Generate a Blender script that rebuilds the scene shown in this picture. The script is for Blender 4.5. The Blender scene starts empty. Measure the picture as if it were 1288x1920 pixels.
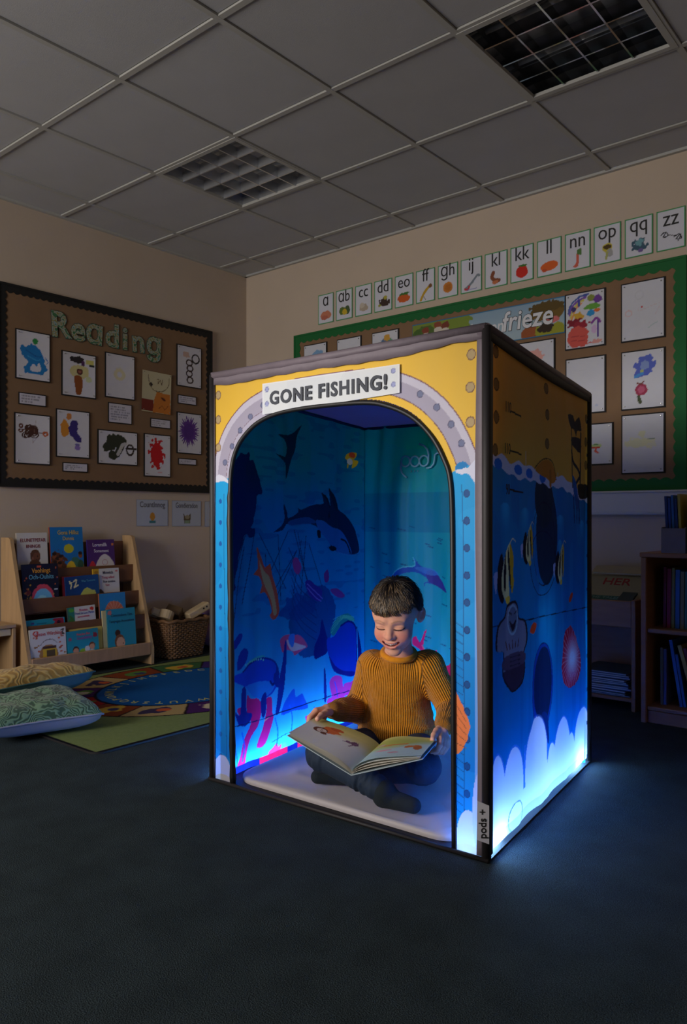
import bpy, math, random
import numpy as np
from mathutils import Vector, Matrix

scene = bpy.context.scene
COL = scene.collection
R = math.radians

# ------------------------------------------------------------------ camera
cam_data = bpy.data.cameras.new('camera')
cam_data.sensor_fit = 'VERTICAL'
cam_data.sensor_height = 36.0
cam_data.lens = 27.375
cam_data.shift_y = 0.00625
cam_data.clip_start = 0.05
cam = bpy.data.objects.new('camera', cam_data)
cam.location = (0, 0, 0.88)
cam.rotation_euler = (R(90), 0, R(40))
COL.objects.link(cam)
scene.camera = cam

# ------------------------------------------------------------------ world, lamps, exposure
scene.view_settings.view_transform = 'Standard'
scene.view_settings.look = 'None'
scene.view_settings.gamma = 1.0
scene.view_settings.use_curve_mapping = False
scene.view_settings.exposure = 0.0
world = bpy.data.worlds.new('world')
scene.world = world
world.use_nodes = True
world.node_tree.nodes['Background'].inputs[0].default_value = (0.30, 0.36, 0.46, 1)
world.node_tree.nodes['Background'].inputs[1].default_value = 0.25


def lamp(name, kind, loc, aim, energy, color, **kw):
    d = bpy.data.lights.new(name, kind)
    d.energy = energy
    d.color = color
    for k, v in kw.items():
        setattr(d, k, v)
    o = bpy.data.objects.new(name, d)
    o.location = loc
    o.rotation_euler = (Vector(aim) - Vector(loc)).to_track_quat('-Z', 'Y').to_euler()
    COL.objects.link(o)
    return o


# dull daylight coming in by the window behind the camera
lamp('window_daylight', 'AREA', (-2.75, -2.17, 1.62), (-2.75, 3, 1.62), 92.0, (1.0, 0.95, 0.90),
     shape='RECTANGLE', size=1.75, size_y=1.25)
# added fill spot, unseen behind the camera, to brighten the front of the tent
lamp('tent_fill_spot', 'SPOT', (-1.95, -1.75, 1.30), (-1.55, 1.75, 0.82), 300.0, (1.0, 0.95, 0.90),
     spot_size=R(25), spot_blend=0.6, shadow_soft_size=0.22)
STRIP_POWER = 95.0
STRIP_COLOR = (0.20, 0.50, 1.0, 1)

# ------------------------------------------------------------------ helpers
def srgb(c):
    c = np.asarray(c, float) / 255.0
    return np.where(c <= 0.04045, c / 12.92, ((c + 0.055) / 1.055) ** 2.4)


MATS = {}


def mat(name, col=(128, 128, 128), rough=0.6, metal=0.0, noise=0.0, scale=20.0, bump=0.0, bscale=80.0,
        attr=False, transl=0.0, wave=None, stretch=(1, 1, 1), sheen=0.0, sss=0.0, spec=0.5, coat=0.0):
    if name in MATS:
        return MATS[name]
    m = bpy.data.materials.new(name)
    m.use_nodes = True
    nt = m.node_tree
    N, L = nt.nodes, nt.links
    b = N['Principled BSDF']
    b.inputs['Roughness'].default_value = rough
    b.inputs['Metallic'].default_value = metal
    b.inputs['Specular IOR Level'].default_value = spec
    b.inputs['Sheen Weight'].default_value = sheen
    if coat:
        b.inputs['Coat Weight'].default_value = coat
    if sss:
        b.inputs['Subsurface Weight'].default_value = sss
        b.inputs['Subsurface Radius'].default_value = (0.012, 0.005, 0.003)
        b.inputs['Subsurface Scale'].default_value = 0.6
    lin = srgb(col)
    tc = N.new('ShaderNodeTexCoord')
    mp = N.new('ShaderNodeMapping')
    mp.inputs['Scale'].default_value = stretch
    L.new(tc.outputs['Object'], mp.inputs['Vector'])
    if attr:
        a = N.new('ShaderNodeAttribute')
        a.attribute_name = 'Col'
        src = a.outputs['Color']
    else:
        rgb = N.new('ShaderNodeRGB')
        rgb.outputs[0].default_value = (*lin, 1)
        src = rgb.outputs[0]
    if noise > 0:
        n = N.new('ShaderNodeTexNoise')
        n.inputs['Scale'].default_value = scale
        n.inputs['Detail'].default_value = 6
        L.new(mp.outputs[0], n.inputs['Vector'])
        mr = N.new('ShaderNodeMapRange')
        mr.inputs[1].default_value = 0.3
        mr.inputs[2].default_value = 0.7
        mr.inputs[3].default_value = 1 - noise
        mr.inputs[4].default_value = 1 + noise
        L.new(n.outputs['Fac'], mr.inputs[0])
        vm = N.new('ShaderNodeVectorMath')
        vm.operation = 'SCALE'
        L.new(src, vm.inputs[0])
        L.new(mr.outputs[0], vm.inputs['Scale'])
        src = vm.outputs[0]
    L.new(src, b.inputs['Base Color'])
    if bump > 0:
        n2 = N.new('ShaderNodeTexNoise')
        n2.inputs['Scale'].default_value = bscale
        n2.inputs['Detail'].default_value = 4
        L.new(mp.outputs[0], n2.inputs['Vector'])
        bp = N.new('ShaderNodeBump')
        bp.inputs['Strength'].default_value = bump
        bp.inputs['Distance'].default_value = 0.004
        L.new(n2.outputs['Fac'], bp.inputs['Height'])
        L.new(bp.outputs[0], b.inputs['Normal'])
    if transl > 0:
        t = N.new('ShaderNodeBsdfTranslucent')
        L.new(src, t.inputs['Color'])
        mx = N.new('ShaderNodeMixShader')
        mx.inputs[0].default_value = transl
        L.new(b.outputs[0], mx.inputs[1])
        L.new(t.outputs[0], mx.inputs[2])
        L.new(mx.outputs[0], N['Material Output'].inputs['Surface'])
    MATS[name] = m
    return m


def emit(name, col, strength):
    m = bpy.data.materials.new(name)
    m.use_nodes = True
    b = m.node_tree.nodes['Principled BSDF']
    b.inputs['Base Color'].default_value = (0.8, 0.85, 0.9, 1)
    b.inputs['Emission Color'].default_value = col
    b.inputs['Emission Strength'].default_value = strength
    return m


def tag(o, label=None, cat=None, group=None, kind=None):
    if label: o['label'] = label
    if cat: o['category'] = cat
    if group: o['group'] = group
    if kind: o['kind'] = kind
    return o


def empty(name, loc=(0, 0, 0), rz=0.0, label=None, cat=None, group=None):
    o = bpy.data.objects.new(name, None)
    o.empty_display_size = 0.05
    o.location = loc
    o.rotation_euler = (0, 0, rz)
    COL.objects.link(o)
    return tag(o, label, cat, group)


def link(name, me, m, parent=None, loc=None, smooth=False):
    o = bpy.data.objects.new(name, me)
    if m is not None and not me.materials:
        for x in (m if isinstance(m, (list, tuple)) else [m]):
            me.materials.append(x)
    if smooth:
        me.polygons.foreach_set('use_smooth', np.ones(len(me.polygons), bool))
    COL.objects.link(o)
    if parent is not None:
        o.parent = parent
    if loc is not None:
        o.location = loc
    return o


class MB:
    """collects shapes into one mesh"""
    def __init__(s):
        s.v, s.f, s.mi = [], [], []

    def add(s, vs, fs, mi=0):
        n = len(s.v)
        s.v += [tuple(map(float, p)) for p in vs]
        s.f += [tuple(i + n for i in f) for f in fs]
        s.mi += [mi] * len(fs)
        return s

    def box(s, lo, hi, mi=0, bev=0.0, M=None):
        x0, y0, z0 = lo
        x1, y1, z1 = hi
        if bev <= 0:
            vs = [(x, y, z) for z in (z0, z1) for y in (y0, y1) for x in (x0, x1)]
            fs = [(0, 2, 3, 1), (4, 5, 7, 6), (0, 1, 5, 4), (2, 6, 7, 3), (0, 4, 6, 2), (1, 3, 7, 5)]
        else:
            b = min(bev, abs(x1 - x0) * .45, abs(y1 - y0) * .45, abs(z1 - z0) * .45)
            vs, fs, ix = [], [], {}
            for sx in (0, 1):
                for sy in (0, 1):
                    for sz in (0, 1):
                        c = ((x0, x1)[sx], (y0, y1)[sy], (z0, z1)[sz])
                        d = (b, -b)[sx], (b, -b)[sy], (b, -b)[sz]
                        for a in range(3):
                            ix[sx, sy, sz, a] = len(vs)
                            vs.append(tuple(c[k] + (0 if k == a else d[k]) for k in range(3)))
            S = (0, 1)
            for a in range(3):
                o1, o2 = [k for k in range(3) if k != a]
                for v in S:
                    q = []
                    for p1, p2 in ((0, 0), (1, 0), (1, 1), (0, 1)):
                        k = [0, 0, 0]
                        k[a], k[o1], k[o2] = v, p1, p2
                        q.append(ix[(*k, a)])
                    if (v == 0) != (a == 1): q.reverse()
                    fs.append(tuple(q))
            for a in range(3):
                o1, o2 = [k for k in range(3) if k != a]
                for p1 in S:
                    for p2 in S:
                        k0, k1 = [0, 0, 0], [0, 0, 0]
                        k0[a], k1[a] = 0, 1
                        k0[o1] = k1[o1] = p1
                        k0[o2] = k1[o2] = p2
                        q = [ix[(*k0, o1)], ix[(*k1, o1)], ix[(*k1, o2)], ix[(*k0, o2)]]
                        if (p1 != p2) != (a == 1): q.reverse()
                        fs.append(tuple(q))
            for sx in S:
                for sy in S:
                    for sz in S:
                        q = [ix[sx, sy, sz, a] for a in range(3)]
                        if (sx + sy + sz) % 2 == 0: q.reverse()
                        fs.append(tuple(q))
        if M is not None:
            vs = [tuple(M @ Vector(p)) for p in vs]
        return s.add(vs, fs, mi)

    def tube(s, pts, r, n=8, mi=0, closed=False, caps=True):
        pts = [Vector(p) for p in pts]
        rs = r if isinstance(r, (list, tuple)) else [r] * len(pts)
        vs, fs = [], []
        prev = None
        for i, p in enumerate(pts):
            a = pts[(i - 1) % len(pts)] if (closed or i > 0) else p
            b = pts[(i + 1) % len(pts)] if (closed or i < len(pts) - 1) else p
            t = (b - a).normalized()
            if prev is None:
                prev = t.orthogonal().normalized()
            nrm = (prev - t * prev.dot(t))
            nrm = nrm.normalized() if nrm.length > 1e-6 else t.orthogonal().normalized()
            prev = nrm
            bn = t.cross(nrm)
            for k in range(n):
                an = 2 * math.pi * k / n
                vs.append(p + (nrm * math.cos(an) + bn * math.sin(an)) * rs[i])
        m = len(pts)
        for i in range(m if closed else m - 1):
            j = (i + 1) % m
            for k in range(n):
                l = (k + 1) % n
                fs.append((i * n + k, i * n + l, j * n + l, j * n + k))
        if caps and not closed:
            fs.append(tuple(reversed(range(n))))
            fs.append(tuple((m - 1) * n + k for k in range(n)))
        return s.add(vs, fs, mi)

    def prism(s, pts2, z0, z1, M=None, mi=0):
        n = len(pts2)
        vs = [(x, y, z0) for x, y in pts2] + [(x, y, z1) for x, y in pts2]
        fs = [tuple(reversed(range(n))), tuple(range(n, 2 * n))]
        fs += [(i, (i + 1) % n, (i + 1) % n + n, i + n) for i in range(n)]
        if M is not None:
            vs = [tuple(M @ Vector(p)) for p in vs]
        return s.add(vs, fs, mi)

    def build(s, name, m, parent=None, loc=None, smooth=False):
        me = bpy.data.meshes.new(name)
        me.from_pydata(s.v, [], s.f)
        o = link(name, me, m, parent, loc, smooth)
        if any(s.mi):
            me.polygons.foreach_set('material_index', s.mi)
        me.update()
        return o


def raw_mesh(name, V, Q, colors=None):
    """quads from numpy arrays, with an optional per-vertex colour (sRGB 0-255)"""
    me = bpy.data.meshes.new(name)
    nv, nq = len(V), len(Q)
    me.vertices.add(nv)
    me.vertices.foreach_set('co', np.ascontiguousarray(V, np.float32).ravel())
    me.loops.add(nq * 4)
    me.loops.foreach_set('vertex_index', np.ascontiguousarray(Q, np.int32).ravel())
    me.polygons.add(nq)
    me.polygons.foreach_set('loop_start', np.arange(0, nq * 4, 4, dtype=np.int32))
    if colors is not None:
        a = me.attributes.new('Col', 'FLOAT_COLOR', 'POINT')
        c = np.ones((nv, 4), np.float32)
        c[:, :3] = srgb(colors)
        a.data.foreach_set('color', c.ravel())
    me.update()
    me.validate()
    return me


def catmull(pts, k=4, closed=True):
    p = np.asarray(pts, float)
    n = len(p)
    out = []
    for i in range(n if closed else n - 1):
        if closed:
            p0, p1, p2, p3 = p[i - 1], p[i], p[(i + 1) % n], p[(i + 2) % n]
        else:
            p0, p1, p2, p3 = p[max(i - 1, 0)], p[i], p[i + 1], p[min(i + 2, n - 1)]
        for j in range(k):
            t = j / k
            out.append(.5 * ((2 * p1) + (p2 - p0) * t + (2 * p0 - 5 * p1 + 4 * p2 - p3) * t * t + (3 * p1 - p0 - 3 * p2 + p3) * t ** 3))
    if not closed:
        out.append(p[-1])
    return np.array(out)


def vnoise(u, v, s, seed=0):
    """cheap smooth value noise"""
    x, y = np.asarray(u) * s, np.asarray(v) * s
    xi, yi = np.floor(x).astype(int), np.floor(y).astype(int)
    fx, fy = x - xi, y - yi
    fx, fy = fx * fx * (3 - 2 * fx), fy * fy * (3 - 2 * fy)

    def h(a, b):
        n = (a * 374761393 + b * 668265263 + seed * 1442695041) & 0x7fffffff
        n = ((n ^ (n >> 13)) * 1274126177) & 0x7fffffff
        return (n ^ (n >> 16)) % 10007 / 10007.0
    return (h(xi, yi) * (1 - fx) + h(xi + 1, yi) * fx) * (1 - fy) + (h(xi, yi + 1) * (1 - fx) + h(xi + 1, yi + 1) * fx) * fy


class Print:
    """flat print worked out on the points of a cloth or paper surface (metres, sRGB)"""
    def __init__(s, U, V, base=(255, 255, 255)):
        s.U, s.V = U, V
        s.C = np.tile(np.asarray(base, float), (len(U), 1))

    def put(s, w, col):
        w = np.clip(w, 0, 1)[:, None]
        s.C = s.C * (1 - w) + np.asarray(col, float) * w
        return s

    def inside(s, pts, wob=0.0, seed=1, ws=60):
        pts = np.asarray(pts, float)
        lo, hi = pts.min(0) - .01 - wob, pts.max(0) + .01 + wob
        U, V = s.U, s.V
        sel = np.nonzero((U > lo[0]) & (U < hi[0]) & (V > lo[1]) & (V < hi[1]))[0]
        x, y = U[sel], V[sel]
        if wob:
            x = x + (vnoise(x, y, ws, seed) - .5) * 2 * wob
            y = y + (vnoise(U[sel], V[sel], ws, seed + 7) - .5) * 2 * wob
        ins = np.zeros(len(sel), bool)
        n = len(pts)
        for i in range(n):
            x0, y0 = pts[i]
            x1, y1 = pts[(i + 1) % n]
            if y0 == y1:
                continue
            c = ((y0 > y) != (y1 > y)) & (x < (x1 - x0) * (y - y0) / (y1 - y0) + x0)
            ins ^= c
        w = np.zeros(len(U))
        w[sel] = ins
        return w

    def poly(s, pts, col, smooth=3, wob=0.0, a=1.0, seed=1, ws=60):
        pts = catmull(pts, smooth) if smooth else pts
        return s.put(s.inside(pts, wob, seed, ws) * a, col)

    def ell(s, cx, cy, rx, ry, col, rot=0.0, a=1.0, wob=0.0, seed=3, ws=80, soft=0.0):
        dx, dy = s.U - cx, s.V - cy
        c, q = math.cos(rot), math.sin(rot)
        x, y = dx * c + dy * q, -dx * q + dy * c
        d = np.sqrt((x / rx) ** 2 + (y / ry) ** 2)
        if wob:
            d = d + (vnoise(s.U, s.V, ws, seed) - .5) * 2 * wob
        w = (d < 1).astype(float) if soft <= 0 else np.clip((1 - d) / soft, 0, 1)
        return s.put(w * a, col)

    def ring(s, cx, cy, rx, ry, wd, col, a=1.0):
        d = np.sqrt(((s.U - cx) / rx) ** 2 + ((s.V - cy) / ry) ** 2)
        return s.put((abs(d - 1) * min(rx, ry) < wd / 2) * a, col)

    def dist(s, pts):
        pts = np.asarray(pts, float)
        d = np.full(len(s.U), 1e9)
        for (x0, y0), (x1, y1) in zip(pts[:-1], pts[1:]):
            ex, ey = x1 - x0, y1 - y0
            t = np.clip(((s.U - x0) * ex + (s.V - y0) * ey) / max(ex * ex + ey * ey, 1e-12), 0, 1)
            d = np.minimum(d, (s.U - x0 - t * ex) ** 2 + (s.V - y0 - t * ey) ** 2)
        return np.sqrt(d)

    def stroke(s, pts, w, col, a=1.0, smooth=0, wob=0.0, seed=5):
        pts = catmull(pts, smooth, False) if smooth else pts
        d = s.dist(pts)
        if wob:
            d = d + (vnoise(s.U, s.V, 90, seed) - .5) * 2 * wob
        return s.put((d < w / 2) * a, col)

    def rect(s, u0, v0, u1, v1, col, a=1.0):
        return s.put(((s.U >= u0) & (s.U <= u1) & (s.V >= v0) & (s.V <= v1)) * a, col)

    def lines(s, u0, v0, u1, v1, n, col, a=.5, seed=0):
        """rows of small handwriting too small to read"""
        rr = np.random.RandomState(seed)
        for i in range(n):
            y = v1 - (i + .5) * (v1 - v0) / n
            e = u1 - (u1 - u0) * (rr.rand() * .3 if i < n - 1 else .5)
            h = (v1 - v0) / n * .28
            w = (abs(s.V - y) < h) & (s.U > u0) & (s.U < e) & (vnoise(s.U, s.V * 0 + i, 260, seed) > .32)
            s.put(w * a, col)
        return s


def sheet(name, m, parent, place, w, h, nu, nv, paint, hole=None, flip=False, smooth=True, base=(255, 255, 255)):
    """a printed sheet: a grid of w x h metres; place(U, V) gives its points, paint(Print) its print"""
    us, vs = np.linspace(0, w, nu), np.linspace(0, h, nv)
    U, V = np.meshgrid(us, vs)
    U, V = U.ravel(), V.ravel()
    i = np.arange((nv - 1) * nu).reshape(nv - 1, nu)[:, :-1].ravel()
    Q = np.stack([i, i + 1, i + nu + 1, i + nu], 1)
    if hole is not None:
        Q = Q[~hole(U[Q].mean(1), V[Q].mean(1))]
        used = np.zeros(len(U), bool)
        used[Q.ravel()] = True
        idx = np.cumsum(used) - 1
        U, V, Q = U[used], V[used], idx[Q]
    if flip:
        Q = Q[:, ::-1]
    P = Print(U, V, base)
    paint(P)
    me = raw_mesh(name, place(U, V), Q, P.C)
    return link(name, me, m, parent, smooth=smooth)


def flat(o, x, y):
    """place() on a plane: o + U*x + V*y"""
    o, x, y = (np.asarray(k, float) for k in (o, x, y))
    return lambda U, V: o + U[:, None] * x + V[:, None] * y


TEXT_CACHE = {}


def text(body, size, o, x, y, m, parent, name='lettering', thick=0.0006, bold=0.0, align='CENTER', sx=1.0, space=1.0, shear=0.0):
    """letters lying on the plane o, x (reading direction), y (up)"""
    key = (body, bold, space, shear, align)
    if key not in TEXT_CACHE:
        cu = bpy.data.curves.new('tmp', 'FONT')
        cu.body = body
        cu.size = 1.0
        cu.align_x = align
        cu.offset = bold
        cu.space_character = space
        cu.shear = shear
        cu.resolution_u = 3
        cu.extrude = 0.5
        ob = bpy.data.objects.new('tmp', cu)
        me0 = bpy.data.meshes.new_from_object(ob)
        co = np.empty(len(me0.vertices) * 3, np.float32)
        me0.vertices.foreach_get('co', co)
        fs = [tuple(p.vertices) for p in me0.polygons]
        TEXT_CACHE[key] = (co.reshape(-1, 3), fs)
        bpy.data.objects.remove(ob)
        bpy.data.curves.remove(cu)
        bpy.data.meshes.remove(me0)
    co, fs = TEXT_CACHE[key]
    o, x, y = (np.asarray(k, float) for k in (o, x, y))
    n = np.cross(x, y)
    n /= np.linalg.norm(n)
    V = o + co[:, :1] * size * sx * x + co[:, 1:2] * size * y + (co[:, 2:] + .5) * thick * n
    me = bpy.data.meshes.new(name)
    me.from_pydata(V.tolist(), [], fs)
    return link(name, me, m, parent)

# ------------------------------------------------------------------ the room
XL, YB, ZC = -4.22, 3.92, 2.65          # left wall, back wall, ceiling
XR, YF = 2.2, -2.25
M_wall = mat('wall_paint', (194, 176, 157), 0.9, noise=.03, scale=3, bump=.05, bscale=140)
M_tile = mat('ceiling_tile', (178, 178, 180), 0.95, noise=.03, scale=5, bump=.12, bscale=260)
M_bar = mat('ceiling_grid_bar', (176, 175, 170), 0.6)
M_white = mat('white_plastic', (205, 203, 206), 0.45)


def carpet():
    m = mat('carpet', (62, 75, 88), 0.95, sheen=.0, spec=.15)
    nt = m.node_tree
    N, L = nt.nodes, nt.links
    b = N['Principled BSDF']
    tc = N.new('ShaderNodeTexCoord')
    n1 = N.new('ShaderNodeTexNoise'); n1.inputs['Scale'].default_value = 330; n1.inputs['Detail'].default_value = 3
    n2 = N.new('ShaderNodeTexNoise'); n2.inputs['Scale'].default_value = 9; n2.inputs['Detail'].default_value = 5
    for n in (n1, n2):
        L.new(tc.outputs['Object'], n.inputs['Vector'])
    r = N.new('ShaderNodeValToRGB')
    r.color_ramp.elements[0].position = .30
    r.color_ramp.elements[1].position = .72
    r.color_ramp.elements[0].color = (*srgb((32, 40, 43)), 1)
    r.color_ramp.elements[1].color = (*srgb((66, 79, 84)), 1)
    L.new(n1.outputs['Fac'], r.inputs[0])
    mr = N.new('ShaderNodeMapRange')
    mr.inputs[1].default_value, mr.inputs[2].default_value = .35, .65
    mr.inputs[3].default_value, mr.inputs[4].default_value = .86, 1.12
    L.new(n2.outputs['Fac'], mr.inputs[0])
    vm = N.new('ShaderNodeVectorMath'); vm.operation = 'SCALE'
    L.new(r.outputs[0], vm.inputs[0]); L.new(mr.outputs[0], vm.inputs['Scale'])
    L.new(vm.outputs[0], b.inputs['Base Color'])
    bp = N.new('ShaderNodeBump'); bp.inputs['Strength'].default_value = .9; bp.inputs['Distance'].default_value = .006
    L.new(n1.outputs['Fac'], bp.inputs['Height']); L.new(bp.outputs[0], b.inputs['Normal'])
    return m


def struct(o, label=None):
    return tag(o, label, kind='structure')


struct(MB().box((XL - .1, YF - .1, -.1), (XR + .1, YB + .1, 0)).build('floor', carpet()), 'dark blue grey carpeted floor')
struct(MB().box((XL - .1, YF, 0), (XL, YB + .1, ZC + .1)).build('wall_left', M_wall), 'cream wall behind the dark bordered reading board')
struct(MB().box((XL, YB, 0), (XR, YB + .1, ZC + .1)).build('wall_back', M_wall), 'cream wall behind the green bordered board and letter cards')
struct(MB().box((XR, YF, 0), (XR + .1, YB + .1, ZC + .1)).build('wall_right', M_wall), 'cream wall to the right of the camera')
wf = MB()
wx0, wx1, wz0, wz1 = -3.65, -1.85, .98, 2.26
wf.box((XL - .1, YF - .1, 0), (wx0, YF, ZC + .1)).box((wx1, YF - .1, 0), (XR + .1, YF, ZC + .1))
wf.box((wx0, YF - .1, 0), (wx1, YF, wz0)).box((wx0, YF - .1, wz1), (wx1, YF, ZC + .1))
struct(wf.build('wall_front', M_wall), 'cream wall with a window behind the camera')
win = struct(empty('window_1', ((wx0 + wx1) / 2, YF, wz0)), 'white framed window in the wall behind the camera')
hw, hh = (wx1 - wx0) / 2, wz1 - wz0
for lo, hi in (((-hw, -.08, 0), (-hw + .05, -.02, hh)), ((hw - .05, -.08, 0), (hw, -.02, hh)), ((-.025, -.08, .05), (.025, -.02, hh - .05)),
               ((-hw + .05, -.08, 0), (hw - .05, -.02, .05)), ((-hw + .05, -.08, hh - .05), (hw - .05, -.02, hh))):
    MB().box(lo, hi).build('frame_bar', M_white, win)

# ceiling: slab, exposed grid, lay-in tiles, two louvred lights
ceil = struct(MB().box((XL - .1, YF - .1, ZC + .12), (XR + .1, YB + .1, ZC + .2)).build('ceiling', mat('ceiling_slab', (90, 90, 90))),
              'grey suspended tile ceiling')
GX = [XL] + [-1.515 - .6 * k for k in range(4, -8, -1) if XL < -1.515 - .6 * k < XR] + [XR]
GY = [YF] + [1.83 + .61 * k for k in range(-8, 5) if YF < 1.83 + .61 * k < YB] + [YB]
GX, GY = sorted(GX), sorted(GY)
for x in GX[1:-1]:
    MB().box((x - .012, YF, ZC), (x + .012, YB, ZC + .03)).build('grid_bar', M_bar, ceil)
for y in GY[1:-1]:
    for a, b in zip(GX[:-1], GX[1:]):
        MB().box((a + .012, y - .012, ZC + .0005), (b - .012, y + .012, ZC + .03)).build('grid_bar', M_bar, ceil)
for lo, hi in (((XL, YF, ZC - .006), (XL + .022, YB, ZC + .02)), ((XL, YB - .022, ZC - .006), (XR, YB, ZC + .02))):
    MB().box(lo, hi).build('edge_trim', M_bar, ceil)
LIGHTS = [(-3.01, 2.745), (-1.215, 2.745)]
tiles = {}
rr = random.Random(4)
for x0, x1 in zip(GX[:-1], GX[1:]):
    for y0, y1 in zip(GY[:-1], GY[1:]):
        if any(abs((x0 + x1) / 2 - lx) < .1 and abs((y0 + y1) / 2 - ly) < .1 for lx, ly in LIGHTS):
            continue
        w, d = round(x1 - x0 - .0255, 3), round(y1 - y0 - .0255, 3)
        if (w, d) not in tiles:
            o = MB().box((-w / 2, -d / 2, 0), (w / 2, d / 2, .018), bev=.003).build('ceiling_tile', M_tile, ceil)
            tiles[w, d] = o.data
        else:
            o = link('ceiling_tile', tiles[w, d], None, ceil)
        o.location = ((x0 + x1) / 2, (y0 + y1) / 2, ZC + .0065 + rr.uniform(-.001, .002))

M_mirror = mat('louvre_metal', (214, 216, 220), 0.30, metal=.75)
M_deep = mat('light_housing_dark', (120, 122, 126), 0.22, metal=.6)
M_mirror_2 = mat('louvre_mirror', (190, 194, 200), 0.10, metal=1.0)
M_dark_metal = mat('light_housing', (190, 190, 192), 0.4, metal=.3)
for i, (lx, ly) in enumerate(LIGHTS):
    t = empty('ceiling_light', (lx, ly, ZC), 0,
              ('switched-off ceiling light with a bright square silver louvre, nearer the room corner',
               'switched-off ceiling light with a dark square mirror louvre, at the right over the letter cards')[i],
              'ceiling light')
    a = .288
    fr = MB()
    for s in (-1, 1):
        fr.box((s * a - .012, -a - .012, -.002), (s * a + .012, a + .012, .012))
        fr.box((-a + .012, s * a - .012, -.002), (a - .012, s * a + .012, .012))
    fr.build('frame', M_bar, t)
    hs = MB()
    hs.box((-a, -a, .098), (a, a, .104))
    for s in (-1, 1):
        hs.box((s * a - .002, -a, .012), (s * a + .002, a, .098)).box((-a, s * a - .002, .012), (a, s * a + .002, .098))
    hs.build('housing', (M_dark_metal, M_deep)[i], t)
    for k in range(2):
        MB().tube([(-.27, -.13 + .26 * k, .078), (.27, -.13 + .26 * k, .078)], .013, 10).build('lamp_tube', mat('lamp_tube', (225, 225, 222), .3), t, smooth=True)
    for k in range(5):
        p = -a + .006 + k * (2 * a - .012) / 4
        for ax in (0, 1):
            # a louvre blade is wedge shaped: wide at its lower lip, thin above
            sec = [(-.0035, .004), (.0035, .004), (.0012, .058), (-.0012, .058)]
            vs = []
            for e in (-a + .004, a - .004):
                for q, z in sec:
                    vs.append((p + q, e, z) if ax == 0 else (e, p + q, z + .0006))
            MB().add(vs, [(0, 1, 2, 3), (7, 6, 5, 4), (0, 4, 5, 1), (1, 5, 6, 2), (2, 6, 7, 3), (3, 7, 4, 0)]).build('louvre_blade', (M_mirror, M_mirror_2)[i], t)

# white cable trunking under the green board
tk = struct(empty('trim_1', (-1.5, YB, .957)), 'white cable trunking along the wall under the green bordered board')
MB().box((-1.9, -.045, -.058), (2.6, 0, .058), bev=.004).build('trunking_body', M_white, tk)
MB().box((-1.9, -.055, .050), (2.6, -.0455, .0605), bev=.002).build('trunking_lip', M_white, tk)
MB().box((-1.9, -.0485, -.048), (2.6, -.0455, -.041), bev=.001).build('trunking_lip', M_white, tk)
struct(MB().box((XL, YF, 0), (XL + .012, YB, .07), bev=.004).build('baseboard_left', mat('skirting', (150, 138, 120), .5)), 'low skirting board along the left wall')
struct(MB().box((XL + .012, YB - .012, 0), (XR, YB, .07), bev=.004).build('baseboard_back', MATS['skirting']), 'low skirting board along the back wall')

# ------------------------------------------------------------------ wall displays
M_paper = mat('printed_paper', attr=True, rough=.8)
M_black_card = mat('black_card', (26, 24, 25), .8)
M_ink = mat('black_ink', (30, 29, 30), .7)
M_backing = mat('brown_backing_paper', (130, 100, 72), .85, noise=.06, scale=8)
M_pin = mat('steel_pin', (150, 150, 150), .3, metal=1)


class Wall:
    """a wall with its reading direction: points from (along, up, out)"""
    def __init__(s, o, x, n):
        s.o, s.x, s.n = (np.asarray(k, float) for k in (o, x, n))
        s.y = np.array((0, 0, 1.0))

    def p(s, a, z, out=0.0):
        return s.o + s.x * a + s.y * z + s.n * out

    def M(s, a, z, out=0.0):
        q = s.p(a, z, out)
        m = Matrix.Identity(4)
        for i in range(3):
            m[i][0], m[i][1], m[i][2], m[i][3] = s.x[i], s.y[i], s.n[i], q[i]
        return m


WL = Wall((XL, 0, 0), (0, 1, 0), (1, 0, 0))        # along = world y
WB = Wall((0, YB, 0), (1, 0, 0), (0, -1, 0))       # along = world x


def at(wall, name, a, z, out, rot=0.0, **kw):
    o = empty(name, (0, 0, 0), 0, **kw)
    o.matrix_world = wall.M(a, z, out) @ Matrix.Rotation(rot, 4, 'Z')
    return o


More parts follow.
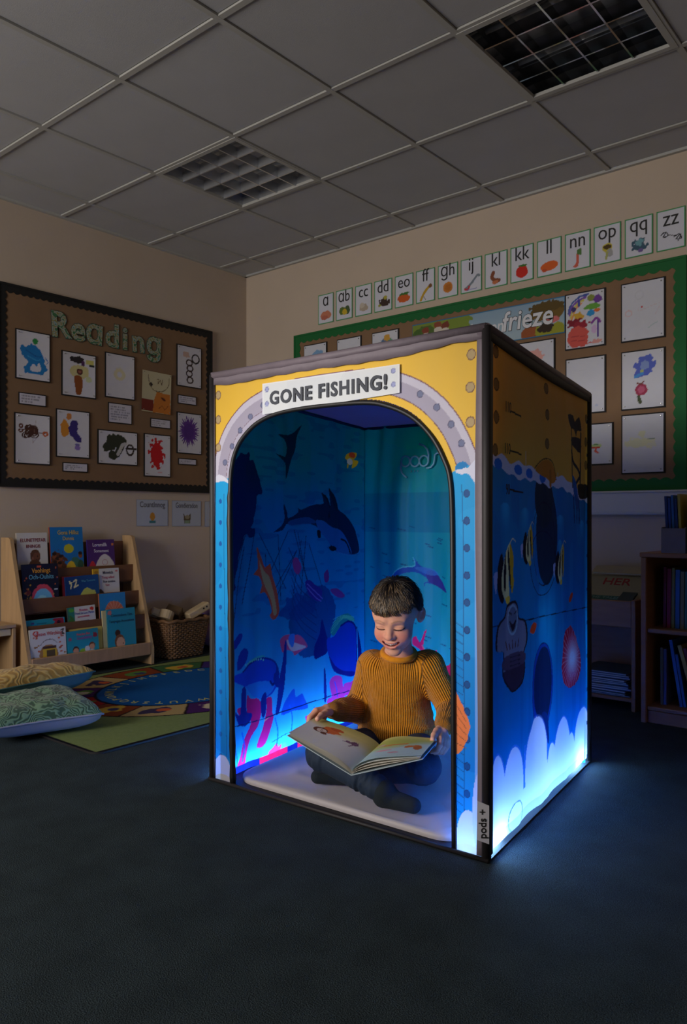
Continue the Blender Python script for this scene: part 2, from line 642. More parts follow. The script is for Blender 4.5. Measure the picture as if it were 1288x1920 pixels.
def board(wall, a0, a1, z0, z1, bw, col, name, label, scal):
    """backing board with four paper border strips whose inner edge is scalloped; children in board coordinates"""
    t = at(wall, name, a0, z0, .0005, label=label, cat='notice board')
    W, H = a1 - a0, z1 - z0
    MB().box((0, 0, 0), (W, H, .016)).build('backing', M_backing, t)
    m = mat('border_paper_%d_%d_%d' % tuple(col), col, .75)
    def wavy(L):
        n = max(2, int(round(L / scal)))
        e = []
        for i in range(n * 6 + 1):
            q = i / 6
            e.append((q * L / n, bw - .010 + .012 * abs(math.sin(math.pi * q))))
        return e
    for k, (L, org, rot) in enumerate(((W, (0, 0), 0), (H, (W, 0), 90), (W, (W, H), 180), (H, (0, H), 270))):
        e = wavy(L)
        mb = MB()
        vs, fs = [], []
        for x, y in e:
            for z in (.0162, .0185 + .0006 * (k % 2)):
                vs += [(x, 0, z), (x, y, z)]
        n = len(e)
        for i in range(n - 1):
            b, c = i * 4, i * 4 + 4
            fs += [(b + 2, c + 2, c + 3, b + 3), (b, b + 1, c + 1, c), (b + 1, b + 3, c + 3, c + 1), (b, c, c + 2, b + 2)]
        M = Matrix.Translation((org[0], org[1], 0)) @ Matrix.Rotation(R(rot), 4, 'Z')
        mb.add([tuple(M @ Vector(p)) for p in vs], fs)
        mb.build('border_strip', m, t)
    fr = MB()
    for lo, hi in (((-.012, -.012, 0), (W + .012, 0, .022)), ((-.012, H, 0), (W + .012, H + .012, .022)), ((-.012, 0, 0), (0, H, .022)), ((W, 0, 0), (W + .012, H, .022))):
        fr.box(lo, hi)
    fr.build('frame', m, t)
    return t


def picture(wall, rect, paint, label, cat='painting', name='painting', mount=.007, base=(214, 212, 220), out=.0205, curl=.004, rot=0.0, pins=True, res=.0042, group=None):
    """a sheet of paper on a black mount; paint(P, S, w, h) draws in 0..1 units"""
    a0, a1, z0, z1 = rect
    w, h = a1 - a0, z1 - z0
    t = at(wall, name, (a0 + a1) / 2, (z0 + z1) / 2, out, rot, label=label, cat=cat, group=group)
    if mount:
        MB().box((-w / 2, -h / 2, 0), (w / 2, h / 2, .0018)).build('mount', M_black_card, t)
    pw, ph = w - 2 * mount, h - 2 * mount
    rs = random.Random(label)
    cx, cy = rs.uniform(.3, 1), rs.uniform(-.2, .6)

    def place(U, V):
        z = .0024 + curl * (cx * (2 * U / pw - 1) ** 2 + cy * (V / ph) ** 3 * .6 + .0).clip(0)
        return np.stack([U - pw / 2, V - ph / 2, z], 1)
    S = lambda *p: [(x * pw, y * ph) for x, y in p]
    def pt(P):
        P.put(vnoise(P.U, P.V, 40, 9) * .05, (150, 150, 160))
        paint(P, S, pw, ph)
    sheet('paper', M_paper, t, place, pw, ph, max(8, int(pw / res)), max(8, int(ph / res)), pt, base=base)
    if pins:
        for sx in (-1, 1):
            for sy in (-1, 1):
                MB().box((sx * (pw / 2 - .012) - .003, sy * (ph / 2 - .012) - .003, .003 + curl * .9), (sx * (pw / 2 - .012) + .003, sy * (ph / 2 - .012) + .003, .0065 + curl * .9), bev=.001).build('pin', M_pin, t)
    return t


board(WL, 2.065, 3.568, 1.068, 2.174, .040, (20, 19, 18), 'notice_board', 'brown notice board with a black scalloped border and the word Reading', .040)
board(WB, -3.708, -1.148, 1.031, 2.128, .047, (0, 96, 40), 'notice_board', 'wide brown notice board with a green scalloped border behind the tent', .056)

# the cut-out word, one letter each
M_leaf = mat('leaf_paper', (160, 160, 140), .7)
def leafy():
    nt = M_leaf.node_tree
    N, L = nt.nodes, nt.links
    tc = N.new('ShaderNodeTexCoord')
    v = N.new('ShaderNodeTexNoise'); v.inputs['Scale'].default_value = 38; v.inputs['Detail'].default_value = 1
    L.new(tc.outputs['Object'], v.inputs['Vector'])
    r = N.new('ShaderNodeValToRGB')
    r.color_ramp.interpolation = 'CONSTANT'
    e = r.color_ramp.elements
    e[0].position, e[0].color = 0, (*srgb((60, 110, 70)), 1)
    e[1].position, e[1].color = .42, (*srgb((150, 154, 140)), 1)
    for p, c in ((.53, (140, 130, 66)), (.60, (140, 158, 160)), (.68, (70, 124, 92))):
        k = e.new(p); k.color = (*srgb(c), 1)
    L.new(v.outputs['Fac'], r.inputs[0])
    L.new(r.outputs[0], N['Principled BSDF'].inputs['Base Color'])
leafy()
base_z = 1.945
for ch, y0, y1, sz in (('R', 2.376, 2.483, .205), ('e', 2.494, 2.590, .20), ('a', 2.600, 2.700, .20), ('d', 2.722, 2.832, .20), ('i', 2.846, 2.892, .20), ('n', 2.918, 3.022, .20), ('g', 3.034, 3.140, .20)):
    t = at(WL, 'cut_out_letter', (y0 + y1) / 2, base_z, .0182, R({'R': 3, 'a': -4, 'n': 3, 'g': -3}.get(ch, 0)),
           label='leaf patterned cut-out letter %s of the word Reading' % ch, cat='letter', group='cut-out letters of the word Reading')
    ch = {'a': '\u0251', 'g': '\u0261'}.get(ch, ch)
    text(ch, sz, (0, 0, 0), (1, 0, 0), (0, 1, 0), M_leaf, t, 'letter_face', .004, bold=.028)
    text(ch, sz, (0, 0, -.0008), (1, 0, 0), (0, 1, 0), mat('letter_edge', (60, 66, 58), .7), t, 'letter_outline', .003, bold=.046)

W_, K_ = (214, 212, 220), (40, 32, 34)


def pt_blue(P, S, w, h):
    P.poly(S((.08, .62), (.2, .7), (.3, .66), (.42, .74), (.6, .72), (.78, .58), (.84, .42), (.9, .24), (.8, .14), (.55, .12), (.3, .12), (.22, .24), (.34, .34), (.2, .5)), (20, 120, 190), wob=.008)
    P.poly(S((.4, .2), (.5, .34), (.6, .28), (.68, .38), (.74, .22), (.6, .17)), W_)
    P.stroke(S((.3, .6), (.6, .5), (.78, .52)), .006, (16, 90, 160), smooth=4); P.stroke(S((.34, .48), (.6, .42), (.72, .44)), .005, (60, 160, 215), smooth=4)
    P.stroke(S((.86, .5), (.95, .42), (.9, .36)), .004, (40, 110, 190), smooth=4)
    P.ell(.56 * w, .82 * h, .09 * w, .06 * h, (40, 140, 70), wob=.15)


def pt_rocket(P, S, w, h):
    P.ell(.45 * w, .86 * h, .2 * w, .08 * h, K_, wob=.3); P.ell(.62 * w, .78 * h, .05 * w, .08 * h, (80, 40, 90))
    P.ell(.52 * w, .58 * h, .3 * w, .16 * h, (206, 196, 140), wob=.1); P.ell(.52 * w, .58 * h, .1 * w, .075 * h, (80, 34, 26)); P.ell(.52 * w, .58 * h, .05 * w, .04 * h, (150, 90, 70))
    P.poly(S((.36, .46), (.58, .46), (.6, .2), (.54, .04), (.42, .04), (.38, .2)), (140, 74, 24))
    P.ell(.8 * w, .42 * h, .1 * w, .07 * h, (200, 206, 160)); P.rect(.72 * w, .78 * h, .95 * w, .88 * h, (204, 196, 110)); P.rect(.82 * w, .73 * h, .97 * w, .78 * h, (30, 40, 50))


def pt_faint(P, S, w, h):
    P.ring(.48 * w, .54 * h, .15 * w, .1 * h, .02, (214, 204, 160), .8); P.ell(.48 * w, .66 * h, .12 * w, .05 * h, (216, 206, 170), a=.6, wob=.3)


def pt_collage(P, S, w, h):
    P.rect(0, .3 * h, w, h, (196, 186, 150)); P.ell(.3 * w, .68 * h, .06 * w, .05 * h, K_)
    P.stroke(S((.2, .9), (.25, .72), (.4, .55), (.7, .55), (.9, .7), (.92, .9)), .005, (110, 90, 60), smooth=4)
    P.stroke(S((.5, .82), (.56, .84), (.55, .72), (.62, .82), (.68, .7), (.7, .84)), .004, (90, 60, 40))
    P.rect(0, .02 * h, .4 * w, .3 * h, (120, 40, 26)); P.poly(S((.38, .0), (1, .0), (.98, .5), (.5, .52), (.42, .3)), (196, 116, 40), smooth=0, wob=.004)
    P.ell(.74 * w, .36 * h, .09 * w, .03 * h, (90, 40, 20), rot=-.5); P.stroke(S((.6, .12), (.7, .2), (.8, .1), (.9, .2)), .004, (120, 60, 20))


def pt_chain(P, S, w, h):
    P.ell(.38 * w, .8 * h, .14 * w, .07 * h, (200, 160, 140), a=.8, wob=.3)
    P.ring(.77 * w, .72 * h, .15 * w, .11 * h, .010, (28, 24, 24)); 
    for k, y in enumerate((.6, .46, .32, .16)):
        P.ring((.5 + .03 * (k % 2)) * w, y * h, .12 * w, .075 * h, .009, (60, 40, 34))


def pt_brown(P, S, w, h):
    rs = random.Random(2)
    for i in range(16):
        P.ring((.42 + rs.uniform(-.14, .14)) * w, (.66 + rs.uniform(-.09, .08)) * h, rs.uniform(.06, .14) * w, rs.uniform(.04, .08) * h, .006, (70, 38, 28))
    P.stroke(S((.2, .68), (.5, .7), (.62, .64), (.86, .64)), .006, (80, 44, 30)); P.ring(.16 * w, .76 * h, .05 * w, .035 * h, .007, (100, 50, 30)); P.ring(.15 * w, .66 * h, .05 * w, .03 * h, .007, (100, 50, 30))
    P.ring(.88 * w, .63 * h, .06 * w, .04 * h, .009, (190, 90, 40)); P.stroke(S((.6, .5), (.5, .42), (.6, .9)), .003, (150, 130, 130), a=.5)


def pt_orgpur(P, S, w, h):
    P.ell(.37 * w, .88 * h, .09 * w, .07 * h, (206, 130, 60), wob=.2); P.poly(S((.1, .6), (.2, .82), (.34, .72), (.36, .5), (.2, .42)), (216, 140, 40), wob=.004)
    P.poly(S((.38, .7), (.55, .82), (.66, .74), (.62, .56), (.76, .42), (.74, .32), (.6, .34), (.48, .42), (.38, .5)), (54, 40, 120), wob=.005)
    P.ell(.64 * w, .2 * h, .09 * w, .05 * h, (120, 90, 180), a=.8); P.ell(.64 * w, .27 * h, .08 * w, .03 * h, (70, 60, 150), a=.7)


def pt_green(P, S, w, h):
    for x, y, r in ((.2, .5, .1), (.32, .6, .13), (.45, .66, .12), (.55, .6, .13), (.3, .78, .09), (.4, .82, .08), (.5, .8, .09), (.62, .74, .1), (.36, .26, .1), (.48, .3, .08)):
        P.ell(x * w, y * h, r * w, r * 1.4 * h, (46, 50, 34), wob=.2)
    P.stroke(S((.5, .3), (.62, .6), (.7, .64)), .022, (190, 186, 180)); P.stroke(S((.56, .3), (.66, .52)), .006, (50, 50, 40)); P.ring(.82 * w, .46 * h, .09 * w, .16 * h, .010, (50, 36, 30)); P.stroke(S((.72, .5), (.98, .5)), .01, (50, 40, 34))


def pt_red(P, S, w, h):
    P.ell(.46 * w, .56 * h, .27 * w, .3 * h, (196, 14, 24), wob=.5, ws=70); P.ell(.48 * w, .5 * h, .2 * w, .3 * h, (200, 20, 30), wob=.3, ws=60)
    P.ell(.3 * w, .22 * h, .06 * w, .05 * h, (196, 40, 50), wob=.4); P.ell(.6 * w, .09 * h, .09 * w, .02 * h, (214, 150, 160), a=.7)


def pt_purple(P, S, w, h):
    d = np.sqrt(((P.U - .48 * w) / (.40 * w)) ** 2 + ((P.V - .55 * h) / (.36 * h)) ** 2)
    an = np.arctan2(P.V - .55 * h, P.U - .48 * w)
    P.put((d + .16 * np.sin(an * 31) + .1 * np.sin(an * 13 + 1) < .9).astype(float), (96, 52, 140)); P.put((d < .55) * .5, (72, 36, 118))


for nm, rect, fn, lab, kw in (
        ('blue', (2.152, 2.363, 1.663, 1.944), pt_blue, 'child\'s painting of a blue blob with a green spot, top left of the reading board', {}),
        ('rocket', (2.432, 2.661, 1.603, 1.868), pt_rocket, 'child\'s collage with a brown trunk shape and dark eye, below the letter e', {}),
        ('faint', (2.722, 2.939, 1.627, 1.906), pt_faint, 'almost blank white paper with a faint yellow ring, below the word Reading', {}),
        ('chain', (3.268, 3.481, 1.768, 2.049), pt_chain, 'child\'s drawing of a black chain of rings, top right of the reading board', {}),
        ('brown', (2.145, 2.362, 1.186, 1.474), pt_brown, 'child\'s drawing of brown scribbled loops, bottom left of the reading board', {}),
        ('orgpur', (2.397, 2.618, 1.239, 1.522), pt_orgpur, 'child\'s painting of orange and dark purple patches', {}),
        ('green', (2.670, 2.959, 1.213, 1.426), pt_green, 'child\'s wide painting of dark green leaf blobs', {}),
        ('red', (3.007, 3.219, 1.150, 1.429), pt_red, 'child\'s painting of one bright red splat', {}),
        ('purple', (3.268, 3.481, 1.316, 1.595), pt_purple, 'child\'s painting of one round purple burst', {})):
    picture(WL, rect, fn, lab, **kw)
picture(WL, (2.991, 3.219, 1.568, 1.832), pt_collage, 'child\'s torn paper collage in cream and orange, no mount', mount=0, base=(196, 186, 150), curl=.008, rot=R(-1.5))
for i, (rect, lab) in enumerate((((2.171, 2.338, 1.521, 1.590), 'small typed caption below the blue painting'), ((2.745, 2.918, 1.472, 1.598), 'large square typed caption below the faint yellow drawing'),
                                 ((3.278, 3.436, 1.650, 1.711), 'small typed caption below the chain drawing'), ((3.058, 3.218, 1.471, 1.532), 'small typed caption between the torn collage and the red painting'),
                                 ((2.439, 2.605, 1.155, 1.211), 'small typed caption below the orange and purple painting'), ((3.282, 3.436, 1.241, 1.285), 'small typed caption below the purple burst painting'))):
    picture(WL, rect, lambda P, S, w, h, i=i: P.lines(.06 * w, .1 * h, .94 * w, .9 * h, 6 if i == 1 else 3, (110, 108, 120), .55, i), lab, 'caption', 'caption_label', .006, pins=False, curl=.001, res=.003, base=(206, 202, 214))


# posters under the reading board
def poster(rect, word, pic, lab):
    a0, a1, z0, z1 = rect
    w, h = a1 - a0, z1 - z0
    t = at(WL, 'poster', a0, z0, .001, label=lab, cat='poster', group='posters under the reading board')
    def paint(P):
        for r in ((0, 0, .004, h), (w - .004, 0, w, h), (0, 0, w, .004), (0, h - .004, w, h), (0, .61 * h, w, .61 * h + .003)):
            P.rect(*r, (110, 130, 165))
        pic(P, w, h)
    sheet('sheet', M_paper, t, lambda U, V: np.stack([U, V, .002 + 0 * U], 1), w, h, 60, 42, paint, base=(176, 182, 196))
    text(word, .052, (w / 2, .72 * h, .0022), (1, 0, 0), (0, 1, 0), mat('grey_ink', (84, 80, 84), .7), t, sx=.8 if len(word) < 11 else .68)
def pic1(P, w, h):
    P.ell(.5 * w, .36 * h, .08 * w, .16 * h, (190, 130, 40)); P.rect(.46 * w, .2 * h, .54 * w, .3 * h, (190, 130, 40)); P.rect(.4 * w, .12 * h, .6 * w, .21 * h, (60, 120, 130))
def pic2(P, w, h):
    P.poly([(.38 * w, .52 * h), (.44 * w, .4 * h), (.56 * w, .4 * h), (.64 * w, .52 * h), (.62 * w, .1 * h), (.42 * w, .1 * h)], (90, 76, 50), 0); P.ell(.52 * w, .36 * h, .08 * w, .08 * h, (150, 140, 110)); P.rect(.44 * w, .1 * h, .6 * w, .22 * h, (130, 150, 120))
poster((2.966, 3.211, .830, 1.001), 'Countlnnog', pic1, 'first small poster under the reading board, yellow figure below its heading')
poster((3.245, 3.492, .827, .999), 'Gondiersdon', pic2, 'second small poster under the reading board, dark cat-like figure below its heading')
poster((3.526, 3.771, .823, .998), 'Sorting', pic1, 'last small poster under the reading board, mostly hidden by the tent')


# letter cards along the back wall
def card(word, x0, x1, pic, what, first):
    w, h = x1 - x0, .197
    t = at(WB, 'letter_card', x0, 2.1855, .001, label='white letter card "%s" with a picture of %s' % (word, what), cat='letter card', group='letter cards in a row above the green board')
    def paint(P):
        for r in ((0, 0, .0045, h), (w - .0045, 0, w, h), (0, 0, w, .0045), (0, h - .0045, w, h)):
            P.rect(*r, (60, 146, 84))
        pic(P, w, h)
    sheet('card', M_paper, t, lambda U, V: np.stack([U, V, .0018 + .002 * (2 * U / w - 1) ** 2], 1), w, h, 40, 56, paint, base=(206, 206, 216))
    text(word.replace('a', '\u0251').replace('g', '\u0261'), .108, (w / 2, .118 if not set(word) & set('gjpqf') else .126, .0042), (1, 0, 0), (0, 1, 0), M_ink, t, sx=.86, bold=-.004)
def blob(cx, cy, rx, ry, c, rot=0, wob=.15):
    return lambda P, w, h: P.ell(cx * w, cy * h, rx * w, ry * h, c, rot, wob=wob)
def seq(*fs):
    def f(P, w, h):
        for g in fs: g(P, w, h)
    return f
def strk(pts, wd, c):
    return lambda P, w, h: P.stroke([(x * w, y * h) for x, y in pts], wd, c, smooth=4)
CARDS = (
    ('a', -3.508, -3.373, seq(blob(.5, .28, .34, .14, (196, 120, 90)), blob(.4, .2, .22, .08, (180, 100, 80))), 'a pink brown lump'),
    ('ab', -3.350, -3.211, seq(blob(.4, .3, .2, .13, (90, 110, 40)), blob(.68, .3, .16, .14, (70, 90, 50)), blob(.52, .25, .15, .1, (200, 170, 40))), 'green leaves round yellow'),
    ('cc', -3.186, -3.052, seq(blob(.52, .25, .26, .12, (176, 160, 140)), blob(.42, .33, .14, .09, (196, 184, 166))), 'a pale shell'),
    ('dd', -3.030, -2.891, seq(blob(.55, .28, .28, .14, (60, 40, 36), wob=.4), blob(.62, .42, .1, .06, (170, 160, 60)), blob(.3, .2, .1, .04, (150, 150, 60))), 'a dark bramble'),
    ('eo', -2.868, -2.731, seq(blob(.48, .27, .33, .14, (200, 90, 30)), blob(.5, .4, .25, .04, (60, 110, 40), 0, .5)), 'an orange pumpkin'),
    ('ff', -2.709, -2.574, seq(strk(((.26, .08), (.38, .24), (.56, .38), (.72, .46)), .016, (190, 150, 30)), blob(.76, .47, .09, .06, (120, 80, 40)), strk(((.4, .18), (.5, .08)), .006, (150, 140, 130))), 'a yellow long-tailed bird'),
    ('gh', -2.551, -2.414, seq(blob(.5, .3, .24, .16, (196, 120, 40), 0, .05), blob(.5, .3, .16, .1, (180, 104, 30), 0, .2)), 'an orange round fruit'),
    ('ij', -2.394, -2.255, seq(strk(((.24, .14), (.5, .26), (.78, .46), (.88, .44)), .014, (120, 130, 140)), strk(((.2, .12), (.34, .1), (.4, .18)), .012, (190, 50, 60)), strk(((.3, .08), (.75, .1)), .004, (120, 120, 180))), 'a grey slanting tool with a red end'),
    ('kl', -2.235, -2.093, seq(strk(((.38, .42), (.32, .3), (.44, .2), (.62, .18)), .022, (130, 70, 40)), blob(.46, .14, .14, .06, (190, 110, 70))), 'a curled brown animal'),
    ('kk', -2.073, -1.935, seq(blob(.5, .27, .26, .17, (200, 36, 24), 0, .05), blob(.52, .44, .16, .03, (60, 110, 40), 0, .4)), 'a red strawberry shape'),
    ('ll', -1.913, -1.774, seq(blob(.5, .26, .36, .13, (214, 96, 34), .12, .05), blob(.3, .16, .1, .05, (196, 80, 40))), 'an orange oval fruit'),
    ('nn', -1.754, -1.615, seq(strk(((.5, .4), (.5, .2), (.42, .1)), .016, (206, 96, 76)), blob(.42, .1, .12, .03, (206, 96, 76)), blob(.54, .46, .1, .08, (80, 120, 60), 0, .5)), 'a red stalk with a green top'),
    ('op', -1.597, -1.456, seq(blob(.5, .4, .18, .12, (196, 180, 60)), blob(.5, .42, .14, .06, (80, 60, 20)), blob(.6, .26, .12, .1, (160, 160, 160)), strk(((.5, .28), (.46, .12)), .012, (170, 170, 100))), 'a yellow flower'),
    ('qq', -1.436, -1.298, seq(blob(.52, .28, .26, .15, (60, 90, 110), 0, .5), blob(.5, .34, .16, .08, (110, 160, 170), 0, .6), blob(.56, .14, .1, .05, (110, 90, 150))), 'a blue tangle'),
    ('zz', -1.280, -1.145, seq(strk(((.16, .4), (.3, .46), (.4, .36), (.24, .34), (.34, .46)), .005, (40, 40, 44)), strk(((.38, .38), (.66, .32)), .003, (40, 40, 44)), strk(((.62, .3), (.8, .34), (.86, .22), (.68, .24), (.84, .32), (.76, .18)), .005, (40, 40, 44))), 'two black scribbled insects'),
)
for i, c in enumerate(CARDS):
    card(*c, i == 0)


# pictures on the green board
def rb_blue(P, S, w, h):
    P.ell(.62 * w, .72 * h, .26 * w, .14 * h, (120, 160, 200), wob=.2); P.ell(.4 * w, .55 * h, .2 * w, .1 * h, (206, 180, 150), wob=.2)
def rb_pale(P, S, w, h):
    P.ell(.2 * w, .72 * h, .07 * w, .05 * h, (220, 150, 150), wob=.3); P.stroke(S((.1, .6), (.3, .62)), .004, (200, 170, 170))
def rb_multi(P, S, w, h):
    for x, y, c in ((.5, .8, (80, 110, 150)), (.66, .76, (90, 150, 120)), (.45, .66, (200, 190, 120)), (.6, .62, (110, 90, 90)), (.56, .86, (200, 150, 60))):
        P.ell(x * w, y * h, .14 * w, .08 * h, c, wob=.3)
def rb_paint(P, S, w, h):
    for k, c in enumerate(((70, 90, 160), (120, 80, 170), (206, 190, 90), (220, 150, 90))):
        P.stroke(S((.06 + k * .03, .66 - k * .04), (.14 + k * .03, .82 - k * .04), (.34, .93 - k * .05), (.58 - k * .06, .96 - k * .05)), .011, c, smooth=4, wob=.002)
    P.ell(.2 * w, .72 * h, .06 * w, .05 * h, (60, 50, 110)); P.ell(.34 * w, .82 * h, .04 * w, .07 * h, (60, 70, 160)); P.ell(.66 * w, .88 * h, .1 * w, .06 * h, (130, 140, 60)); P.ell(.84 * w, .84 * h, .12 * w, .07 * h, (110, 60, 150), wob=.3)
    P.ell(.7 * w, .72 * h, .2 * w, .06 * h, (100, 160, 60), wob=.3); P.ell(.65 * w, .61 * h, .1 * w, .06 * h, (40, 140, 200), wob=.2); P.ell(.82 * w, .64 * h, .08 * w, .03 * h, (216, 110, 50)); P.ell(.34 * w, .58 * h, .13 * w, .07 * h, (206, 160, 50), wob=.3)
    P.ell(.24 * w, .46 * h, .2 * w, .08 * h, (130, 20, 40), wob=.5); P.ell(.38 * w, .42 * h, .2 * w, .06 * h, (150, 30, 50), wob=.5)
    P.poly(S((.1, .32), (.3, .4), (.6, .3), (.56, .12), (.62, .04), (.1, .06)), (206, 84, 74), wob=.012); P.stroke(S((.14, .22), (.5, .2)), .004, (170, 60, 60)); P.stroke(S((.14, .14), (.5, .12)), .004, (170, 60, 60))
    P.stroke(S((.84, .16), (.84, .44)), .012, (80, 40, 140)); P.stroke(S((.68, .42), (.8, .5), (.9, .42)), .012, (130, 60, 150), smooth=4); P.ell(.74 * w, .3 * h, .07 * w, .08 * h, (206, 160, 210), a=.7); P.ell(.82 * w, .07 * h, .14 * w, .04 * h, (214, 150, 140), wob=.4)
def rb_faint(P, S, w, h):
    P.ring(.42 * w, .78 * h, .1 * w, .07 * h, .004, (190, 190, 196), .6); P.ell(.48 * w, .56 * h, .022 * w, .015 * h, (196, 60, 70)); P.stroke(S((.42, .58), (.42, .5), (.9, .58), (.8, .4)), .003, (206, 180, 180), .6, 3)
    P.ring(.16 * w, .48 * h, .08 * w, .05 * h, .005, (214, 170, 170), .7); P.stroke(S((.64, .18), (.72, .22), (.86, .26)), .004, (150, 180, 180), .7, 3)
def rb_pink(P, S, w, h):
    P.ell(.4 * w, .7 * h, .3 * w, .16 * h, (220, 160, 150), wob=.25); P.ell(.6 * w, .42 * h, .2 * w, .1 * h, (206, 206, 120), a=.7, wob=.3)
def rb_blank(P, S, w, h):
    P.ell(.8 * w, .12 * h, .05 * w, .02 * h, (170, 180, 210), a=.7); P.stroke(S((.2, .8), (.6, .78)), .003, (200, 200, 206))
def rb_flower(P, S, w, h):
    for x, y in ((.42, .74), (.5, .84), (.62, .86), (.7, .74), (.6, .64), (.42, .62)):
        P.ell(x * w, y * h, .13 * w, .07 * h, (84, 100, 190), wob=.3)
    P.ell(.54 * w, .74 * h, .12 * w, .08 * h, (130, 150, 200), wob=.3); P.ell(.48 * w, .64 * h, .05 * w, .03 * h, (170, 180, 110)); P.stroke(S((.32, .56), (.5, .6)), .014, (70, 140, 210), wob=.003)
    P.ell(.46 * w, .32 * h, .15 * w, .105 * h, (160, 50, 80), wob=.08); P.ell(.46 * w, .32 * h, .08 * w, .06 * h, (190, 90, 120), wob=.2); P.stroke(S((.36, .44), (.46, .42), (.52, .46)), .008, (120, 60, 50)); P.stroke(S((.4, .2), (.42, .13), (.44, .1)), .016, (70, 80, 50))
def rb_small(P, S, w, h):
    P.ell(.5 * w, .46 * h, .16 * w, .05 * h, (180, 200, 130), wob=.3); P.stroke(S((.34, .42), (.62, .42)), .007, (196, 60, 50)); P.stroke(S((.52, .42), (.5, .32), (.58, .28)), .010, (214, 84, 60)); P.stroke(S((.44, .48), (.6, .5)), .004, (40, 100, 40))
def rb_yellow(P, S, w, h):
    P.ell(.4 * w, .52 * h, .3 * w, .08 * h, (214, 212, 160), a=.7, wob=.4); P.ell(.48 * w, .66 * h, .08 * w, .07 * h, (214, 212, 150), a=.6, wob=.3); P.stroke(S((.6, .58), (.8, .57)), .003, (120, 140, 120)); P.ell(.66 * w, .5 * h, .16 * w, .08 * h, (216, 212, 170), a=.6, wob=.4)
for rect, fn, lab in (
        ((-3.623, -3.413, 1.765, 2.058), rb_blue, 'painting with a pale blue dome, far left of the green board behind the tent'),
        ((-3.327, -3.121, 1.765, 2.055), rb_pale, 'pale paper with a small pink mark, second from left on the green board'),
        ((-3.035, -2.825, 1.765, 2.054), rb_multi, 'drawing with a round patch of mixed colours, left of the banner'),
        ((-1.745, -1.527, 1.763, 2.058), rb_paint, 'bright many-coloured child\'s painting with a rainbow and pink block, top of the green board'),
        ((-1.449, -1.232, 1.761, 2.056), rb_faint, 'nearly blank drawing with one red dot, top right of the green board'),
        ((-2.019, -1.801, 1.550, 1.842), rb_pink, 'pale pink and yellow painting under the banner, half hidden by the tent'),
        ((-1.743, -1.526, 1.421, 1.717), rb_blank, 'almost blank white sheet under the bright rainbow painting'),
        ((-1.448, -1.232, 1.420, 1.715), rb_flower, 'painting of a blue flower above a red pomegranate shape'),
        ((-1.674, -1.487, 1.153, 1.369), rb_small, 'small painting with a red and green mushroom shape beside the tent'),
        ((-1.447, -1.233, 1.101, 1.399), rb_yellow, 'faint yellow drawing, bottom right of the green board')):
    picture(WB, rect, fn, lab, base=(206, 206, 214))

bn = at(WB, 'banner', -2.724, 1.860, .0205, label='printed paper banner ending in the word frieze, partly behind the tent', cat='banner')
bw_, bh_ = .977, .195
def pt_banner(P):
    w, h = bw_, bh_
    P.put(np.clip((P.V / h - .2) * .8, 0, 1), (120, 150, 176))
    P.poly([(0, 0), (0, h), (.30 * w, 1.02 * h), (.42 * w, .9 * h), (.40 * w, .7 * h), (.3 * w, .3 * h), (.4 * w, 0)], (120, 140, 50), wob=.012)
    P.poly([(0, 0), (0, .7 * h), (.12 * w, .9 * h), (.2 * w, .6 * h), (.22 * w, 0)], (80, 104, 44), wob=.01)
    for x, y, c in ((.04, .72, (70, 100, 40)), (.1, .74, (130, 60, 40)), (.19, .86, (140, 70, 44)), (.24, .8, (120, 56, 40))):
        P.ell(x * w, y * h, .026 * w, .12 * h, c, wob=.2); P.ell(x * w, (y - .16) * h, .03 * w, .1 * h, (206, 196, 180))
    P.ell(.9 * w, .68 * h, .1 * w, .27 * h, (110, 84, 30), wob=.15); P.ell(.9 * w, .8 * h, .11 * w, .14 * h, (90, 70, 24), wob=.2)
    P.ell(.80 * w, .13 * h, .06 * w, .2 * h, (150, 80, 40)); P.ell(.93 * w, .42 * h, .04 * w, .09 * h, (206, 110, 110))
    P.poly([(.84 * w, 0), (.84 * w, .3 * h), (.9 * w, .2 * h), (.96 * w, .34 * h), (w, .2 * h), (w, 0)], (150, 150, 40)); P.ell(.89 * w, .22 * h, .05 * w, .13 * h, (50, 36, 24), wob=.3)
    for r in ((0, 0, .004, h), (w - .004, 0, w, h), (0, 0, w, .004), (0, h - .004, w, h)):
        P.rect(*r, (50, 110, 150))
sheet('printed_sheet', M_paper, bn, lambda U, V: np.stack([U, V, .001 + .002 * np.sin(U * 9) ** 2], 1), bw_, bh_, 220, 52, pt_banner, base=(160, 180, 190))
M_lw = mat('pale_lettering', (216, 216, 220), .7)
text('oolowen', .105, (.46, .062, .0032), (1, 0, 0), (0, 1, 0), M_lw, bn, bold=.01, shear=.15, sx=.85)
text('frieze', .15, (.76, .062, .0034), (1, 0, 0), (0, 1, 0), M_lw, bn, bold=.016, shear=.12, sx=.9)
text('frieze', .15, (.76, .062, .0030), (1, 0, 0), (0, 1, 0), M_ink, bn, 'lettering_outline', bold=.032, shear=.12, sx=.9)

